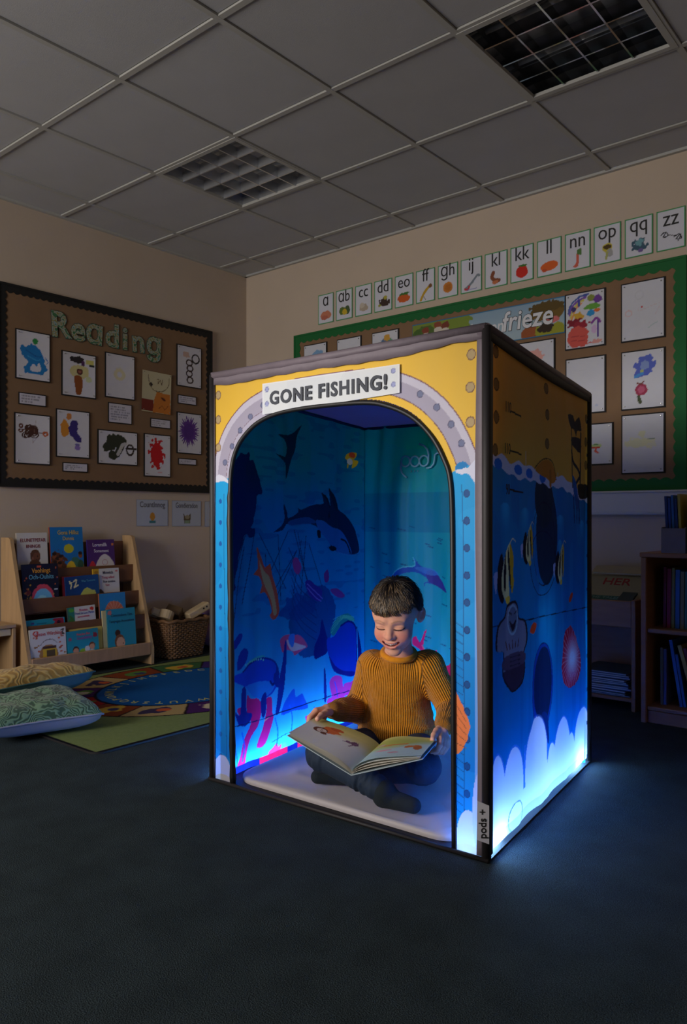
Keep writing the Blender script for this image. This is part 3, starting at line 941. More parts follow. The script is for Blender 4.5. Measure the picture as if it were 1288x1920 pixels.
# ------------------------------------------------------------------ prints inside the tent (millimetres along, up)
ART_LEFT = {
    'swordfish': [(472,1270),(436,1221),(425,1170),(406,1135),(392,1103),(381,1074),(367,1049),(365,1077),(361,1109),(301,1142),(361,1131),(374,1170),(354,1197),(317,1213),(381,1217),(422,1236)],
    'rock': [(49,1059),(83,1105),(135,1125),(176,1096),(207,1052),(225,1007),(213,976),(188,937),(182,903),(152,868),(185,861),(170,834),(129,831),(111,809),(88,758),(77,677),(49,620),(5,624),(5,1056)],
    'orca': [(357,952),(376,916),(381,898),(443,923),(439,941),(465,934),(523,951),(583,961),(616,965),(603,1004),(616,1003),(648,984),(664,956),(651,1025),(664,1022),(705,986),(725,946),(784,925),(826,893),(861,847),(892,782),(883,755),(826,748),(750,755),(676,774),(657,806),(613,837),(567,871),(493,880),(402,872),(370,877),(347,853),(288,844),(338,868),(359,900),(351,940)],
    'orcabelly': [(567,893),(613,893),(676,867),(742,857),(792,821),(826,766),(816,751),(750,755),(692,778),(637,815),(590,850)],
    'orcafin': [(660,954),(603,1004),(616,1003),(648,984),(660,910),(645,910)],
    'orcafin2': [(652,1024),(664,1022),(705,986),(728,946),(696,941)],
    'flip1': [(575,854),(595,850),(595,824),(577,824)],
    'flip2': [(652,784),(684,789),(712,776),(676,767)],
    'mouth': [(750,817),(784,808),(806,784),(818,757)],
    'yfish': [(795,1183),(826,1196),(865,1196),(858,1174),(844,1167),(876,1161),(865,1142),(833,1126),(837,1150),(818,1159),(809,1128),(799,1129),(806,1156),(789,1166)],
    'shark': [(195,793),(222,746),(240,715),(269,729),(278,690),(304,633),(317,585),(323,549),(310,527),(284,518),(265,539),(278,550),(262,594),(237,625),(210,621),(222,651),(207,684),(174,692),(201,713),(198,751)],
    'sharkmid': [(207,741),(234,702),(262,681),(284,631),(300,581),(307,541),(288,537),(275,589),(247,634),(225,674)],
    'pf1': [(407,737),(438,746),(466,710),(445,680),(417,698)],
    'pf2': [(487,647),(516,655),(553,632),(598,608),(583,566),(545,574),(509,598)],
    'pf3': [(660,607),(716,608),(769,577),(748,566),(699,578)],
    'pf4': [(613,675),(644,690),(652,647),(621,640)],
    'abody': [(637,404),(690,408),(743,448),(798,461),(843,443),(861,393),(861,297),(843,221),(765,235),(690,293),(648,340)],
    'aedge': [(861,435),(884,390),(907,302),(878,270),(855,286),(861,363)],
    'alow': [(653,333),(700,286),(765,252),(843,236),(832,217),(754,236),(690,265)],
    'afin': [(663,440),(721,486),(798,496),(849,460),(798,463),(743,448),(690,411)],
    'atail': [(597,493),(627,433),(643,403),(643,352),(587,337),(552,336),(552,387),(582,433)],
    'pinkfish': [(336,442),(375,454),(406,447),(452,441),(504,393),(461,383),(420,367),(406,385),(362,397),(353,385),(337,416)],
    'pinkfishmid': [(371,433),(406,423),(452,406),(494,392),(452,387),(411,385),(388,398)],
    'lbody': [(68,347),(109,354),(155,377),(227,385),(301,359),(331,307),(301,256),(235,238),(171,255),(124,296),(64,328)],
    'lgreen': [(124,367),(163,390),(227,396),(235,382),(179,380),(140,364)],
    'coralA': [(132,267),(159,250),(206,239),(214,191),(194,145),(163,118),(136,70),(117,11),(68,13),(96,56),(117,114),(159,163),(132,208)],
    'coralB': [(247,235),(278,229),(276,178),(284,156),(235,76),(194,67),(187,80),(219,130),(243,190)],
    'coralC': [(79,229),(105,229),(105,195),(87,208)],
    'kelp1': [(362,426),(371,425),(371,348),(357,245),(323,169),(300,166),(314,217),(331,292),(351,351)],
    'kelp1b': [(310,350),(325,334),(327,303),(336,281),(318,260),(293,288),(295,314),(308,322)],
    'kelp2': [(612,277),(625,274),(637,165),(617,152)],
    'kelp3': [(102,293),(124,291),(128,214),(163,197),(155,174),(124,161),(87,174),(68,222),(94,207)],
    'kelp4': [(227,254),(245,251),(239,186),(219,170),(212,222)],
    'weed1': [(79,364),(87,411),(117,436),(140,423),(132,395),(105,370)],
    'weed2': [(61,458),(94,488),(113,485),(102,463),(64,434)],
    'tower': [(480,592),(518,622),(617,626),(690,564),(700,494),(658,407),(597,347),(480,353),(406,407),(388,531)],
    'rays': [(371,211),(415,240),(425,206),(461,213),(480,190),(504,147),(406,156),(336,155)],
    'flowA': [(247,34),(276,48),(303,59),(312,41),(329,48),(331,21),(364,7),(336,-4),(268,4)],
    'flowB': [(210,11),(219,27),(235,15),(259,-2),(235,-5)],
    'magA': [(658,221),(695,241),(748,229),(759,189),(789,148),(721,129),(643,136),(648,156),(677,158)],
    'magB': [(754,31),(809,7),(843,24),(925,18),(937,-46),(832,-22)],
    'magC': [(765,193),(821,195),(878,210),(925,165),(913,118),(787,142)],
    'magD': [(485,116),(513,112),(523,83),(504,81)],
    'seam': [(61,172),(202,164),(336,166),(480,166),(648,163),(878,155)],
    'seam2': [(268,68),(371,79),(461,85),(518,84)],
}
ART_BACK = {
    'dolphin': [(133,637),(160,675),(204,699),(260,707),(253,741),(259,739),(287,708),(330,694),(371,665),(396,636),(414,601),(366,623),(315,636),(310,620),(305,634),(328,648),(299,667),(263,679),(204,672),(160,646)],
    'dolphintail': [(315,681),(346,689),(376,661),(414,601),(366,623),(325,641)],
    'pinkA': [(246,393),(266,404),(288,378),(312,432),(320,430),(306,368),(334,337),(359,348),(370,359),(375,344),(363,320),(327,327),(284,353),(248,365)],
    'pinkB': [(394,274),(425,301),(449,304),(449,155),(432,218),(411,240)],
}


# ------------------------------------------------------------------ the tent
TO = np.array((-1.577, 2.228))                   # its origin on the floor
tFL, tFR, tBR, tBL = (np.array(p) - TO for p in ((-2.02, 1.725), (-1.003, 1.766), (-1.134, 2.73), (-2.15, 2.69)))
tent = empty('play_tent', (*TO, 0), 0, 'tall yellow and blue printed fabric play tent with an arched opening and a fishing sign', 'play tent')
FB = lambda n, tr, **k: mat(n, attr=True, rough=.55, transl=tr, bump=.08, bscale=500, spec=.3, **k)
M_fab = FB('tent_fabric', .5)
M_fab_front = FB('tent_front_fabric', .25)
M_trim = mat('grey_tape', (112, 101, 110), .6, noise=.08, scale=14, bump=.3, bscale=60)
M_trim_dark = mat('black_tape', (34, 30, 32), .6, noise=.1, scale=14)
M_pipe = mat('black_piping', (18, 17, 19), .5)
M_strip_hot = emit('end_strip_glow', (0.30, 0.62, 1.0, 1), STRIP_POWER * 1.7)
M_strip_left = emit('rear_strip_glow', STRIP_COLOR, STRIP_POWER * 1.45)
M_strip = emit('light_strip_glow', STRIP_COLOR, STRIP_POWER)
M_dark_sheet = mat('base_sheet', (30, 27, 30), .7)


def wall_place(a, b, off=0.0, top=(1.36, 1.36), wr=.004, seed=0, lift=0.0, H=1.36):
    """upright cloth from a to b; off pushes it outward (to the right of a->b)"""
    d = b - a
    Lg = np.linalg.norm(d)
    d = d / Lg
    n = np.array((d[1], -d[0]))

    def f(U, V):
        z = lift + (V / H) * (top[0] + (top[1] - top[0]) * U / Lg - lift)
        w = (vnoise(U, V * .35, 9, seed) - .5) * 2 * wr + (vnoise(U, V * .12, 26, seed + 3) - .5) * wr
        edge = np.clip(np.minimum(U, Lg - U) / .06, 0, 1)
        q = off + w * edge
        return np.stack([a[0] + d[0] * U + n[0] * q, a[1] + d[1] * U + n[1] * q, z], 1)
    return f, Lg


OPEN = catmull([(.097, 0.0), (.092, .25), (.087, .55), (.083, .83), (.084, .97), (.092, 1.05), (.113, 1.105), (.150, 1.148), (.215, 1.188), (.315, 1.211), (.47, 1.2165), (.632, 1.212), (.713, 1.195), (.790, 1.160), (.852, 1.105), (.893, 1.04), (.914, .975), (.920, .83), (.921, .55), (.923, .25), (.925, 0.0)], 5, False)
OPEN_POLY = np.vstack([OPEN, [(.925, -.1), (.097, -.1)]])


def in_poly(U, V, pts):
    ins = np.zeros(len(U), bool)
    n = len(pts)
    for i in range(n):
        (x0, y0), (x1, y1) = pts[i], pts[(i + 1) % n]
        if y0 != y1:
            ins ^= ((y0 > V) != (y1 > V)) & (U < (x1 - x0) * (V - y0) / (y1 - y0) + x0)
    return ins


YEL, RIV = (250, 200, 66), (176, 152, 110)


def pt_front(P):
    U, V = P.U, P.V
    t = np.clip(V / 1.0, 0, 1)[:, None]
    P.C = (1 - t) * np.array((0, 120, 210)) + t * np.array((0, 166, 230)) + 0 * P.C
    P.put((vnoise(U, V, 7, 2) > .55) * .25, (60, 180, 245))
    P.put(((U > .985) | (U < .012)) * .75, (170, 190, 250))
    d = P.dist(OPEN)
    P.put(((abs(d - .030) < .0012) & (V < .96)) * .6, (10, 60, 120))
    for k in range(13):
        z = .089 + k * .0705
        P.ell(.961, z, .0085, .0095, (10, 84, 150)); P.ring(.961, z, .0085, .0095, .0022, (20, 60, 120)); P.ell(.036, z, .007, .008, (14, 96, 178))
    for y in np.arange(.06, .60, .022):                     # hatched weed on the pillar
        P.stroke([(.926, y + .012), (.950, y)], .0022, (10, 60, 120), .6)
    # sky part: yellow hull above the water
    wl = 1.004 + .010 * np.sin(U * 40) + .006 * np.sin(U * 95)
    up = V > wl
    P.put(up, YEL)
    P.put(((d < .086) & (d > .022) & up), (178, 170, 190))
    P.put(((d < .086) & (d > .064) & up), (212, 206, 222))
    P.put(((abs(d - .086) < .0016) & up), (120, 60, 90)); P.put(((abs(d - .022) < .0013) & up), (110, 60, 80))
    P.put(((d < .022) & up & (U < .3)), (190, 184, 204))
    for u, v in ((.058, 1.063), (.091, 1.114), (.129, 1.163), (.174, 1.204), (.228, 1.236), (.818, 1.207), (.870, 1.167), (.914, 1.118), (.945, 1.066)):
        P.ell(u, v, .0095, .0095, (118, 124, 158)); P.ring(u, v, .0095, .0095, .002, (84, 80, 110))
    for u, v in ((.025, 1.289), (.025, 1.207), (.025, 1.114), (.973, 1.293), (.970, 1.209), (.971, 1.119)):
        P.ell(u, v, .0125, .0135, (196, 168, 120)); P.ring(u, v, .0125, .0135, .0024, (126, 84, 70))
    # splash along the waterline
    P.poly([(.925, .995), (.945, 1.006), (.965, 1.002), (.985, 1.022), (1.012, 1.032), (1.018, .93), (1.0, .915), (.985, .96), (.965, .985), (.94, .984)], (226, 226, 244), wob=.004)
    P.poly([(.925, 1.0), (.935, 1.015), (.955, 1.018), (.965, 1.008), (.95, 1.0)], (0, 130, 200)); P.poly([(.985, .9), (.99, .935), (1.018, .945), (1.018, .80), (1.0, .84)], (90, 190, 250), a=.8)
    P.poly([(0, 1.0), (.02, 1.022), (.045, 1.02), (.066, 1.008), (.08, .99), (.05, 1.002), (.02, .998)], (226, 226, 240))
    # coral at the right foot, cloud white stones below
    P.poly([(.922, .412), (.944, .389), (.961, .357), (.968, .334), (.962, .30), (.945, .268), (.922, .262)], (255, 132, 70), wob=.003)
    for k in range(5):
        P.stroke([(.926, .39 - k * .026), (.958, .345 - k * .017)], .0017, (150, 70, 50), .8)
    P.ell(.966, .040, .036, .078, (206, 208, 252)); P.ell(.997, .12, .02, .1, (190, 200, 250)); P.ell(.966, -.005, .05, .036, (200, 190, 196))
    P.ell(.045, .03, .042, .062, (190, 200, 248)); P.ell(.05, -.01, .05, .04, (196, 192, 196))


pl, Lf_ = wall_place(tFL, tFR, 0, (1.363, 1.375), .0025, 1)
sheet('front_panel', M_fab_front, tent, pl, Lf_, 1.36, 440, 590, pt_front, hole=lambda U, V: in_poly(U, V, OPEN_POLY))
front3 = lambda u, z, off=0.0: tuple(np.r_[tFL + (tFR - tFL) / Lf_ * u + np.array(((tFR - tFL)[1], -(tFR - tFL)[0])) / Lf_ * off, z])
MB().tube([front3(u, max(z, .004), .002) for u, z in OPEN], [.0075 + .0025 * (u < .2 and z < .95) * (1 + math.sin(z * 60) * .5) for u, z in OPEN], 8).build('opening_piping', M_pipe, tent, smooth=True)

# the sign over the arch
SG = flat(front3(.235, 1.209, .0075), np.r_[(tFR - tFL) / Lf_, .0], (-.0, 0, 1.0))
def sign_place(U, V):
    p = SG(U, V * (.098 - .018 * U / .521) / .098)
    p[:, 2] += .018 * U / .521
    p[:, 1] -= .0015 * np.sin(U * 24) * np.sin(V * 30)
    return p
def pt_sign(P):
    for u in (.020, .500):
        for v in (.028, .074):
            P.ell(u, v + .004, .0075, .0085, (160, 166, 210)); P.ring(u, v + .004, .0075, .0085, .0018, (120, 124, 170))
    P.put((vnoise(P.U, P.V, 14, 4) > .6) * .12, (190, 196, 210))
    P.put(((P.U < .004) | (P.U > .517) | (P.V > .095)) * .6, (236, 236, 244))
sg = sheet('sign', mat('sign_cloth', attr=True, rough=.7, transl=.15), tent, sign_place, .521, .098, 170, 40, pt_sign, base=(220, 224, 228))
text('GONE FISHING!', .057, front3(.4925, 1.2405, .0105), np.r_[(tFR - tFL) / Lf_, .012], (0, 0, 1), mat('dark_grey_print', (56, 60, 70), .7), sg, bold=.034, sx=.98, space=1.16)


# right hand side (seen from outside)
def pt_right(P):
    U, V = P.U, P.V
    t = np.clip(V, 0, 1)[:, None]
    P.C = (1 - t) * np.array((6, 104, 198)) + t * np.array((4, 130, 172)) + 0 * P.C
    P.put((vnoise(U, V * .5, 5, 8) > .55) * .22, (0, 130, 200)); P.put((vnoise(U, V * .1, 30, 5) > .62) * .12, (0, 50, 130))
    for u, z, w in ((.139, .900, .035), (.290, .893, .035), (.40, .893, .03), (.49, .893, .03), (.631, .882, .035), (.896, .872, .03), (.63, .80, .025)):
        k = np.clip(1 - abs(U - u) / w, 0, 1) * ((V < z + .014 * np.cos((U - u) / w * 1.5)) & (V > z - .07))
        P.put(np.sqrt(k) * np.clip((V - z + .07) / .07, 0, 1) * .9, (40, 170, 210))
    P.ell(.50, .83, .105, .16, (6, 50, 80)); P.ell(.47, .94, .085, .09, (6, 48, 70)); P.ring(.47, .80, .11, .13, .003, (4, 24, 60)); P.ring(.46, .74, .13, .10, .003, (4, 24, 60)); P.stroke([(.40, .70), (.42, .685)], .012, (30, 130, 170))
    # hull
    wl = np.interp(U, (0, .06, .14, .23, .33, .45, .52, .64, .77, .97), (1.022, 1.022, 1.012, .998, 1.002, 1.0, .993, 1.0, .983, .966)) + .004 * np.sin(U * 70)
    P.put(V > wl, (255, 176, 64))
    ft = np.interp(U, (0, .06, .11, .17, .24, .33, .41, .52, .64, .72, .84, .97), (1.03, 1.036, 1.045, 1.026, 1.034, 1.03, 1.03, 1.022, 1.026, 1.016, .997, .982)) + .004 * np.sin(U * 60)
    P.put((V > wl - .012) & (V < ft), (230, 214, 214))
    for u in (.09, .235, .33, .455):
        P.ell(u, np.interp(u, (0, 1), (1.018, .99)), .03, .015, (0, 110, 190))
    P.stroke([(.30, 1.02), (.30, 1.07)], .004, (230, 220, 214)); P.stroke([(.61, 1.0), (.61, 1.035)], .004, (230, 220, 214))
    P.poly([(.392, 1.022), (.433, 1.051), (.503, 1.067), (.562, 1.054), (.590, 1.010), (.545, .995), (.49, 1.008)], (230, 130, 40)); P.stroke(catmull([(.385, 1.03), (.433, 1.055), (.503, 1.071), (.566, 1.058), (.594, 1.01)], 4, False), .004, (90, 40, 20)); P.stroke([(.53, .99), (.53, 1.03)], .02, (206, 110, 34))
    for u, v in ((.067, 1.311), (.071, 1.225), (.072, 1.138), (.067, 1.05), (.490, 1.291), (.502, 1.210), (.499, 1.118), (.947, 1.264), (.940, 1.178), (.943, 1.092)):
        P.ell(u, v, .018, .016, (150, 104, 50)); P.ring(u, v, .018, .016, .003, (90, 56, 30))
    for u0, v0, u1, v1 in ((.178, 1.171, .259, 1.167), (.172, 1.061, .259, 1.058), (.172, .951, .271, .949)):
        P.stroke([(u0, v0), (u1, v1)], .005, (20, 18, 24))
    # the striped figure with its feet in the water
    for pts in ([(.72, 1.245), (.788, 1.253), (.806, 1.233), (.85, 1.257), (.878, 1.210), (.83, 1.205), (.82, 1.18), (.797, 1.204), (.76, 1.205)], [(.767, 1.174), (.869, 1.179), (.869, 1.128), (.80, 1.140), (.767, 1.150)]):
        P.poly(pts, (40, 34, 44), 2)
    P.stroke([(.765, 1.125), (.785, 1.085), (.85, 1.065), (.865, 1.04), (.80, 1.01)], .014, (40, 34, 44), smooth=4); P.stroke([(.87, 1.20), (.875, 1.0)], .012, (40, 34, 44)); P.stroke([(.765, 1.21), (.77, 1.0)], .010, (40, 34, 44)); P.poly([(.77, 1.04), (.83, 1.0), (.86, .93), (.80, .94)], (0, 90, 150)); P.poly([(.84, 1.01), (.92, 1.02), (.97, 1.015), (.97, .975), (.87, .965)], (50, 40, 34))
    for u in (.78, .81, .84, .86):
        P.stroke([(u, .97), (u + .01, .875)], .008, (4, 40, 90))
    # seams
    P.stroke([(.02, .583), (.97, .563)], .0035, (4, 20, 60))
    # three black, cream and yellow angelfish
    for cx, cy, s in ((.135, .735, 1.0), (.312, .808, .72), (.632, .745, .82)):
        Q = lambda *p: [(cx + x * s * .001, cy + y * s * .001) for x, y in p]
        P.poly(Q((-20, 40), (-55, 0), (-60, -50), (-38, -88), (-10, -92), (0, -30)), (16, 20, 40)); P.poly(Q((-56, -10), (-85, -20), (-70, -70), (-62, -44)), (170, 170, 210))
        P.poly(Q((40, 70), (12, 46), (-20, -10), (-24, -60), (6, -90), (30, -84), (28, -20), (36, 30)), (236, 214, 150)); P.poly(Q((6, 40), (-10, -20), (-6, -60), (6, -60), (10, -10)), (24, 24, 40))
        P.poly(Q((38, 66), (62, 30), (58, -20), (64, -40), (48, -74), (40, -20), (34, 20)), (226, 164, 40)); P.poly(Q((26, 56), (36, 10), (44, -60), (34, -40), (22, 20)), (30, 30, 44)); P.stroke(Q((36, 66), (56, 80), (78, 72)), .004 * s, (230, 214, 170), smooth=4); P.poly(Q((6, -84), (14, -100), (34, -96), (34, -80)), (240, 190, 70))
    # pale smiling sea creature
    body = [(.137, .597), (.154, .624), (.201, .634), (.225, .617), (.232, .586), (.282, .572), (.298, .519), (.272, .484), (.284, .443), (.262, .404), (.20, .39), (.166, .402), (.12, .445), (.125, .505), (.076, .515), (.087, .575)]
    P.poly([(x + (x - .19) * .1, y + (y - .5) * .06) for x, y in body], (30, 26, 44)); P.poly(body, (124, 122, 150)); P.poly([(.12, .45), (.28, .455), (.262, .404), (.20, .388), (.166, .402)], (60, 44, 70)); P.poly([(.13, .49), (.275, .49), (.28, .455), (.125, .455)], (84, 66, 92)); P.ell(.19, .588, .038, .043, (150, 168, 190)); P.ell(.19, .588, .03, .036, (104, 112, 140)); P.poly([(.165, .588), (.19, .575), (.215, .588), (.20, .56), (.185, .558)], (40, 30, 50)); P.stroke([(.165, .61), (.182, .604)], .005, (60, 60, 80)); P.stroke([(.2, .604), (.216, .61)], .005, (60, 60, 80))
    for k in range(5):
        P.stroke([(.14 + k * .024, .53 - (k % 2) * .008), (.15 + k * .02, .51)], .006, (90, 50, 60))
    for k in range(3):
        P.stroke([(.17, .485 - k * .012), (.25, .482 - k * .012)], .003, (50, 40, 60))
    # dark hole
    P.ell(.46, .355, .105, .135, (10, 58, 160)); P.ell(.465, .36, .088, .118, (8, 34, 84)); P.ring(.46, .355, .105, .135, .003, (6, 30, 100)); P.poly([(.44, .27), (.50, .26), (.52, .18), (.50, .17)], (8, 44, 120))
    # red anemone
    an = [(.754, .515), (.80, .485), (.830, .445), (.862, .40), (.868, .355), (.845, .318), (.790, .300), (.735, .303), (.675, .335), (.650, .385), (.675, .45), (.702, .50)]
    P.poly(an, (196, 24, 64), wob=.003)
    d = np.sqrt(((U - .775) / .075) ** 2 + ((V - .400) / .075) ** 2)
    ang = np.arctan2(V - .4, U - .775)
    inside = P.inside(catmull(an, 3))
    P.put(inside * np.clip(1.25 - d, 0, 1), (236, 226, 246)); P.put(inside * (np.sin(ang * 34) > .8) * (d < 1.7) * .6, (240, 200, 210))
    P.poly([(.327, .54), (.353, .563), (.398, .555), (.367, .531)], (226, 72, 40)); P.ell(.755, .613, .026, .012, (220, 70, 44), rot=.5)
    # cloud white corals along the foot
    for cx, cy, rx, ry in ((.075, .10, .06, .135), (.20, .10, .085, .128), (.40, .12, .098, .152), (.55, .06, .06, .095), (.665, .09, .085, .125), (.76, .04, .05, .10), (.895, .08, .095, .122), (.5, .03, .5, .06)):
        P.ell(cx, cy, rx + .008, ry + .006, (90, 130, 240), a=.55)
    for cx, cy, rx, ry in ((.075, .10, .06, .135), (.20, .10, .085, .128), (.40, .12, .098, .152), (.55, .06, .06, .095), (.665, .09, .085, .125), (.76, .04, .05, .10), (.895, .08, .095, .122), (.5, .03, .5, .06)):
        P.ell(cx, cy, rx, ry, (214, 216, 255))
    P.stroke([(.495, .19), (.492, .12)], .006, (70, 110, 230)); P.stroke([(.298, .21), (.29, .15)], .004, (90, 130, 240)); P.ell(.215, .03, .06, .04, (230, 236, 255)); P.ring(.215, .03, .06, .04, .004, (80, 120, 220))
    P.put((V < .028) * .5, (150, 160, 220))
    P.put(((U > .95) & ((V * 8) % 1 < .1)) * .7, (6, 30, 80))


plr, Lr_ = wall_place(tFR, tBR, 0, (1.372, 1.328), .004, 5, lift=.017)
sheet('side_panel', M_fab, tent, plr, Lr_, 1.345, 290, 560, pt_right)
dr = np.r_[(tBR - tFR) / Lr_, 0]
nr = np.array((dr[1], -dr[0], 0))
right3 = lambda u, z, off=.003: np.r_[tFR, 0] + dr * u + nr * off + np.array((0, 0, z))
M_num = mat('black_print', (22, 20, 26), .7)
for s_, u, z in (('110', .140, 1.168), ('110', .134, 1.055), ('90', .138, .945)):
    text(s_, .042, right3(u, z, .006), dr, (0, 0, 1), M_num, tent, 'ruler_number', sx=.75)

# outer skin on the two far sides
def pt_plain(P):
    P.put(P.V > 1.0, (240, 190, 50)); P.put((vnoise(P.U, P.V, 8, 3) > .5) * .3, (0, 120, 210))
tBLs = tBL - np.array(((tBL - tFL)[1], -(tBL - tFL)[0])) / np.linalg.norm(tBL - tFL) * .11 + (tBL - tFL) * .14   # unseen far skin pushed out, a shape added so the strip glow spreads
pll, Ll_ = wall_place(tBLs, tFL, 0, (1.33, 1.36), .003, 6, lift=.017)
sheet('side_panel', M_fab, tent, pll, Ll_, 1.345, 40, 60, pt_plain, base=(10, 100, 205))
plb, Lb_ = wall_place(tBR, tBLs, 0, (1.328, 1.33), .003, 7)
sheet('back_panel', M_fab, tent, plb, Lb_, 1.33, 40, 60, pt_plain, base=(10, 100, 205))

# lining
dl = (tBL - tFL) / np.linalg.norm(tBL - tFL)
db = (tBR - tBL) / np.linalg.norm(tBR - tBL)
nl = np.array((dl[1], -dl[0]))            # into the tent from the left wall
nb = np.array((db[1], -db[0]))
m_ = lambda pts: [(x / 1000, y / 1000) for x, y in pts]


def pt_lining_left(P):
    U, V = P.U, P.V
    A = {k: m_(v) for k, v in ART_LEFT.items()}
    t = np.clip(V / 1.25, 0, 1)[:, None]
    P.C = np.where(t < .45, (1 - t / .45) * np.array((74, 190, 250)) + t / .45 * np.array((14, 142, 196)), (1 - (t - .45) / .55) * np.array((14, 142, 196)) + (t - .45) / .55 * np.array((14, 134, 168)))
    P.put((vnoise(U, V * .4, 7, 3) > .55) * .25, (0, 140, 220)); P.put((vnoise(U * .25, V, 60, 13) > .70) * .25 * (V > .5), (4, 60, 140))
    P.poly(A['rock'], (10, 34, 104), wob=.012, ws=40); P.poly(A['swordfish'], (8, 44, 84), 2)
    P.poly(A['orca'], (10, 40, 84), 2); P.poly(A['orcabelly'], (40, 110, 180)); P.poly([(.38, .885), (.443, .90), (.52, .905), (.57, .885), (.50, .878), (.40, .870)], (40, 104, 170), a=.7); P.poly(A['orcafin'], (8, 24, 58), 2); P.poly(A['orcafin2'], (10, 30, 66), 2); P.stroke(A['orca'][19:25], .006, (60, 150, 210), .7, 3)
    P.poly(A['flip1'], (6, 18, 50)); P.poly(A['flip2'], (6, 18, 50)); P.stroke(A['mouth'], .008, (6, 16, 44), smooth=4);
    P.poly(A['yfish'], (240, 190, 40)); P.ell(.835, 1.185, .022, .012, (230, 80, 40)); P.ell(.82, 1.155, .02, .014, (240, 230, 220))
    rs = random.Random(5)
    for k in range(16):                                     # old fishing net
        x = .12 + rs.random() * .42
        P.stroke([(x, .86 - rs.random() * .1), (x + rs.uniform(-.16, .16), .60 + rs.uniform(-.1, .05))], .004, (10, 44, 92), .8)
    P.poly(A['tower'], (8, 70, 140), wob=.006, a=.85)
    for k in range(6):
        P.stroke([(.40, .70 - k * .03), (.46, .62 - k * .03), (.56, .56 - k * .03)], .004, (8, 40, 110), .7, 4)
    P.ell(.44, .55, .10, .05, (10, 60, 140), wob=.3, ws=30, a=.7)
    P.poly(A['shark'], (240, 92, 60), 2); P.poly(A['sharkmid'], (230, 190, 120), a=.8)
    P.poly(A['pf1'], (210, 70, 150)); P.poly(A['pf2'], (70, 40, 150)); P.poly(A['pf3'], (150, 60, 150)); P.poly(A['pf4'], (150, 50, 140))
    P.stroke([(.50, .64), (.56, .60), (.60, .575)], .004, (150, 120, 210), smooth=4); P.stroke([(.50, .625), (.55, .585), (.59, .565)], .004, (150, 120, 210), smooth=4)
    P.poly(A['afin'], (30, 150, 150)); 
    for k in range(5):
        P.stroke([(.67 + k * .004, .425 + k * .014), (.76, .478 + k * .003), (.84, .452 + k * .006)], .003, (120, 220, 170), .8, 4)
    P.poly(A['atail'], (14, 20, 120)); P.poly(A['abody'], (16, 60, 190)); P.poly(A['aedge'], (12, 18, 110)); P.poly(A['alow'], (20, 24, 130)); P.stroke(A['abody'][2:7], .008, (10, 24, 120), smooth=4); P.stroke([(.865, .42), (.868, .32), (.872, .25)], .006, (60, 190, 250))
    P.poly(A['pinkfish'], (235, 80, 130)); P.poly(A['pinkfishmid'], (236, 190, 190)); P.poly([(.385, .448), (.42, .45), (.41, .40), (.385, .42)], (70, 130, 220))
    P.poly(A['lgreen'], (70, 190, 170), a=.8); P.poly(A['lbody'], (16, 70, 200)); P.stroke(A['lbody'][1:6], .007, (10, 34, 140), smooth=4); P.poly([(.12, .30), (.24, .30), (.30, .27), (.235, .24), (.171, .255)], (40, 160, 230), a=.7)
    for k in range(9):
        P.ell(.125 + k * .013, .375 + .002 * k * (9 - k) * .25, .004, .004, (130, 230, 190))
    P.stroke([(.27, .292), (.285, .278), (.305, .285)], .01, (14, 24, 120), smooth=4)
    for k in ('weed1', 'weed2'): P.poly(A[k], (14, 50, 160))
    for k in ('rays',): P.poly(A[k], (20, 70, 210), a=.8)
    for k in ('coralA', 'coralB', 'coralC'): P.poly(A[k], (236, 30, 120))
    for k in ('kelp1', 'kelp1b', 'kelp2', 'kelp3', 'kelp4'): P.poly(A[k], (10, 36, 140))
    for k in ('magA', 'magB', 'magC', 'magD', 'flowA', 'flowB'): P.poly(A[k], (255, 60, 170))
    P.poly([(.30, -.01), (.32, .03), (.35, .05), (.38, .02), (.42, .045), (.46, .0)], (120, 220, 255), a=.5); P.stroke([(.70, .215), (.715, .18), (.72, .15)], .006, (40, 90, 230), smooth=3); P.stroke([(.23, .155), (.26, .165)], .004, (255, 170, 150))
    for x, y in ((.07, .05), (.11, .09), (.30, .10), (.39, .13), (.55, .09), (.62, .06)):
        P.stroke([(x, y - .05), (x + .01, y), (x - .004, y + .05)], .008, (20, 100, 230), .8, 4)
    P.put(V < .030, (16, 26, 96)); P.put((V < .030) & (((U > .20) & (U < .366)) | ((U > .434) & (U < .53)) | ((U > .62) & (U < .72))), (240, 20, 60))
    P.stroke(A['seam'], .004, (8, 30, 100)); P.stroke(A['seam2'], .003, (20, 90, 210))


pli, Lli = wall_place(tFL + nl * .035, tBL + nl * .035 - dl * .035, 0, (1.345, 1.315), .006, 11)
sheet('lining_panel', M_fab, tent, pli, Lli, 1.33, 290, 560, pt_lining_left)


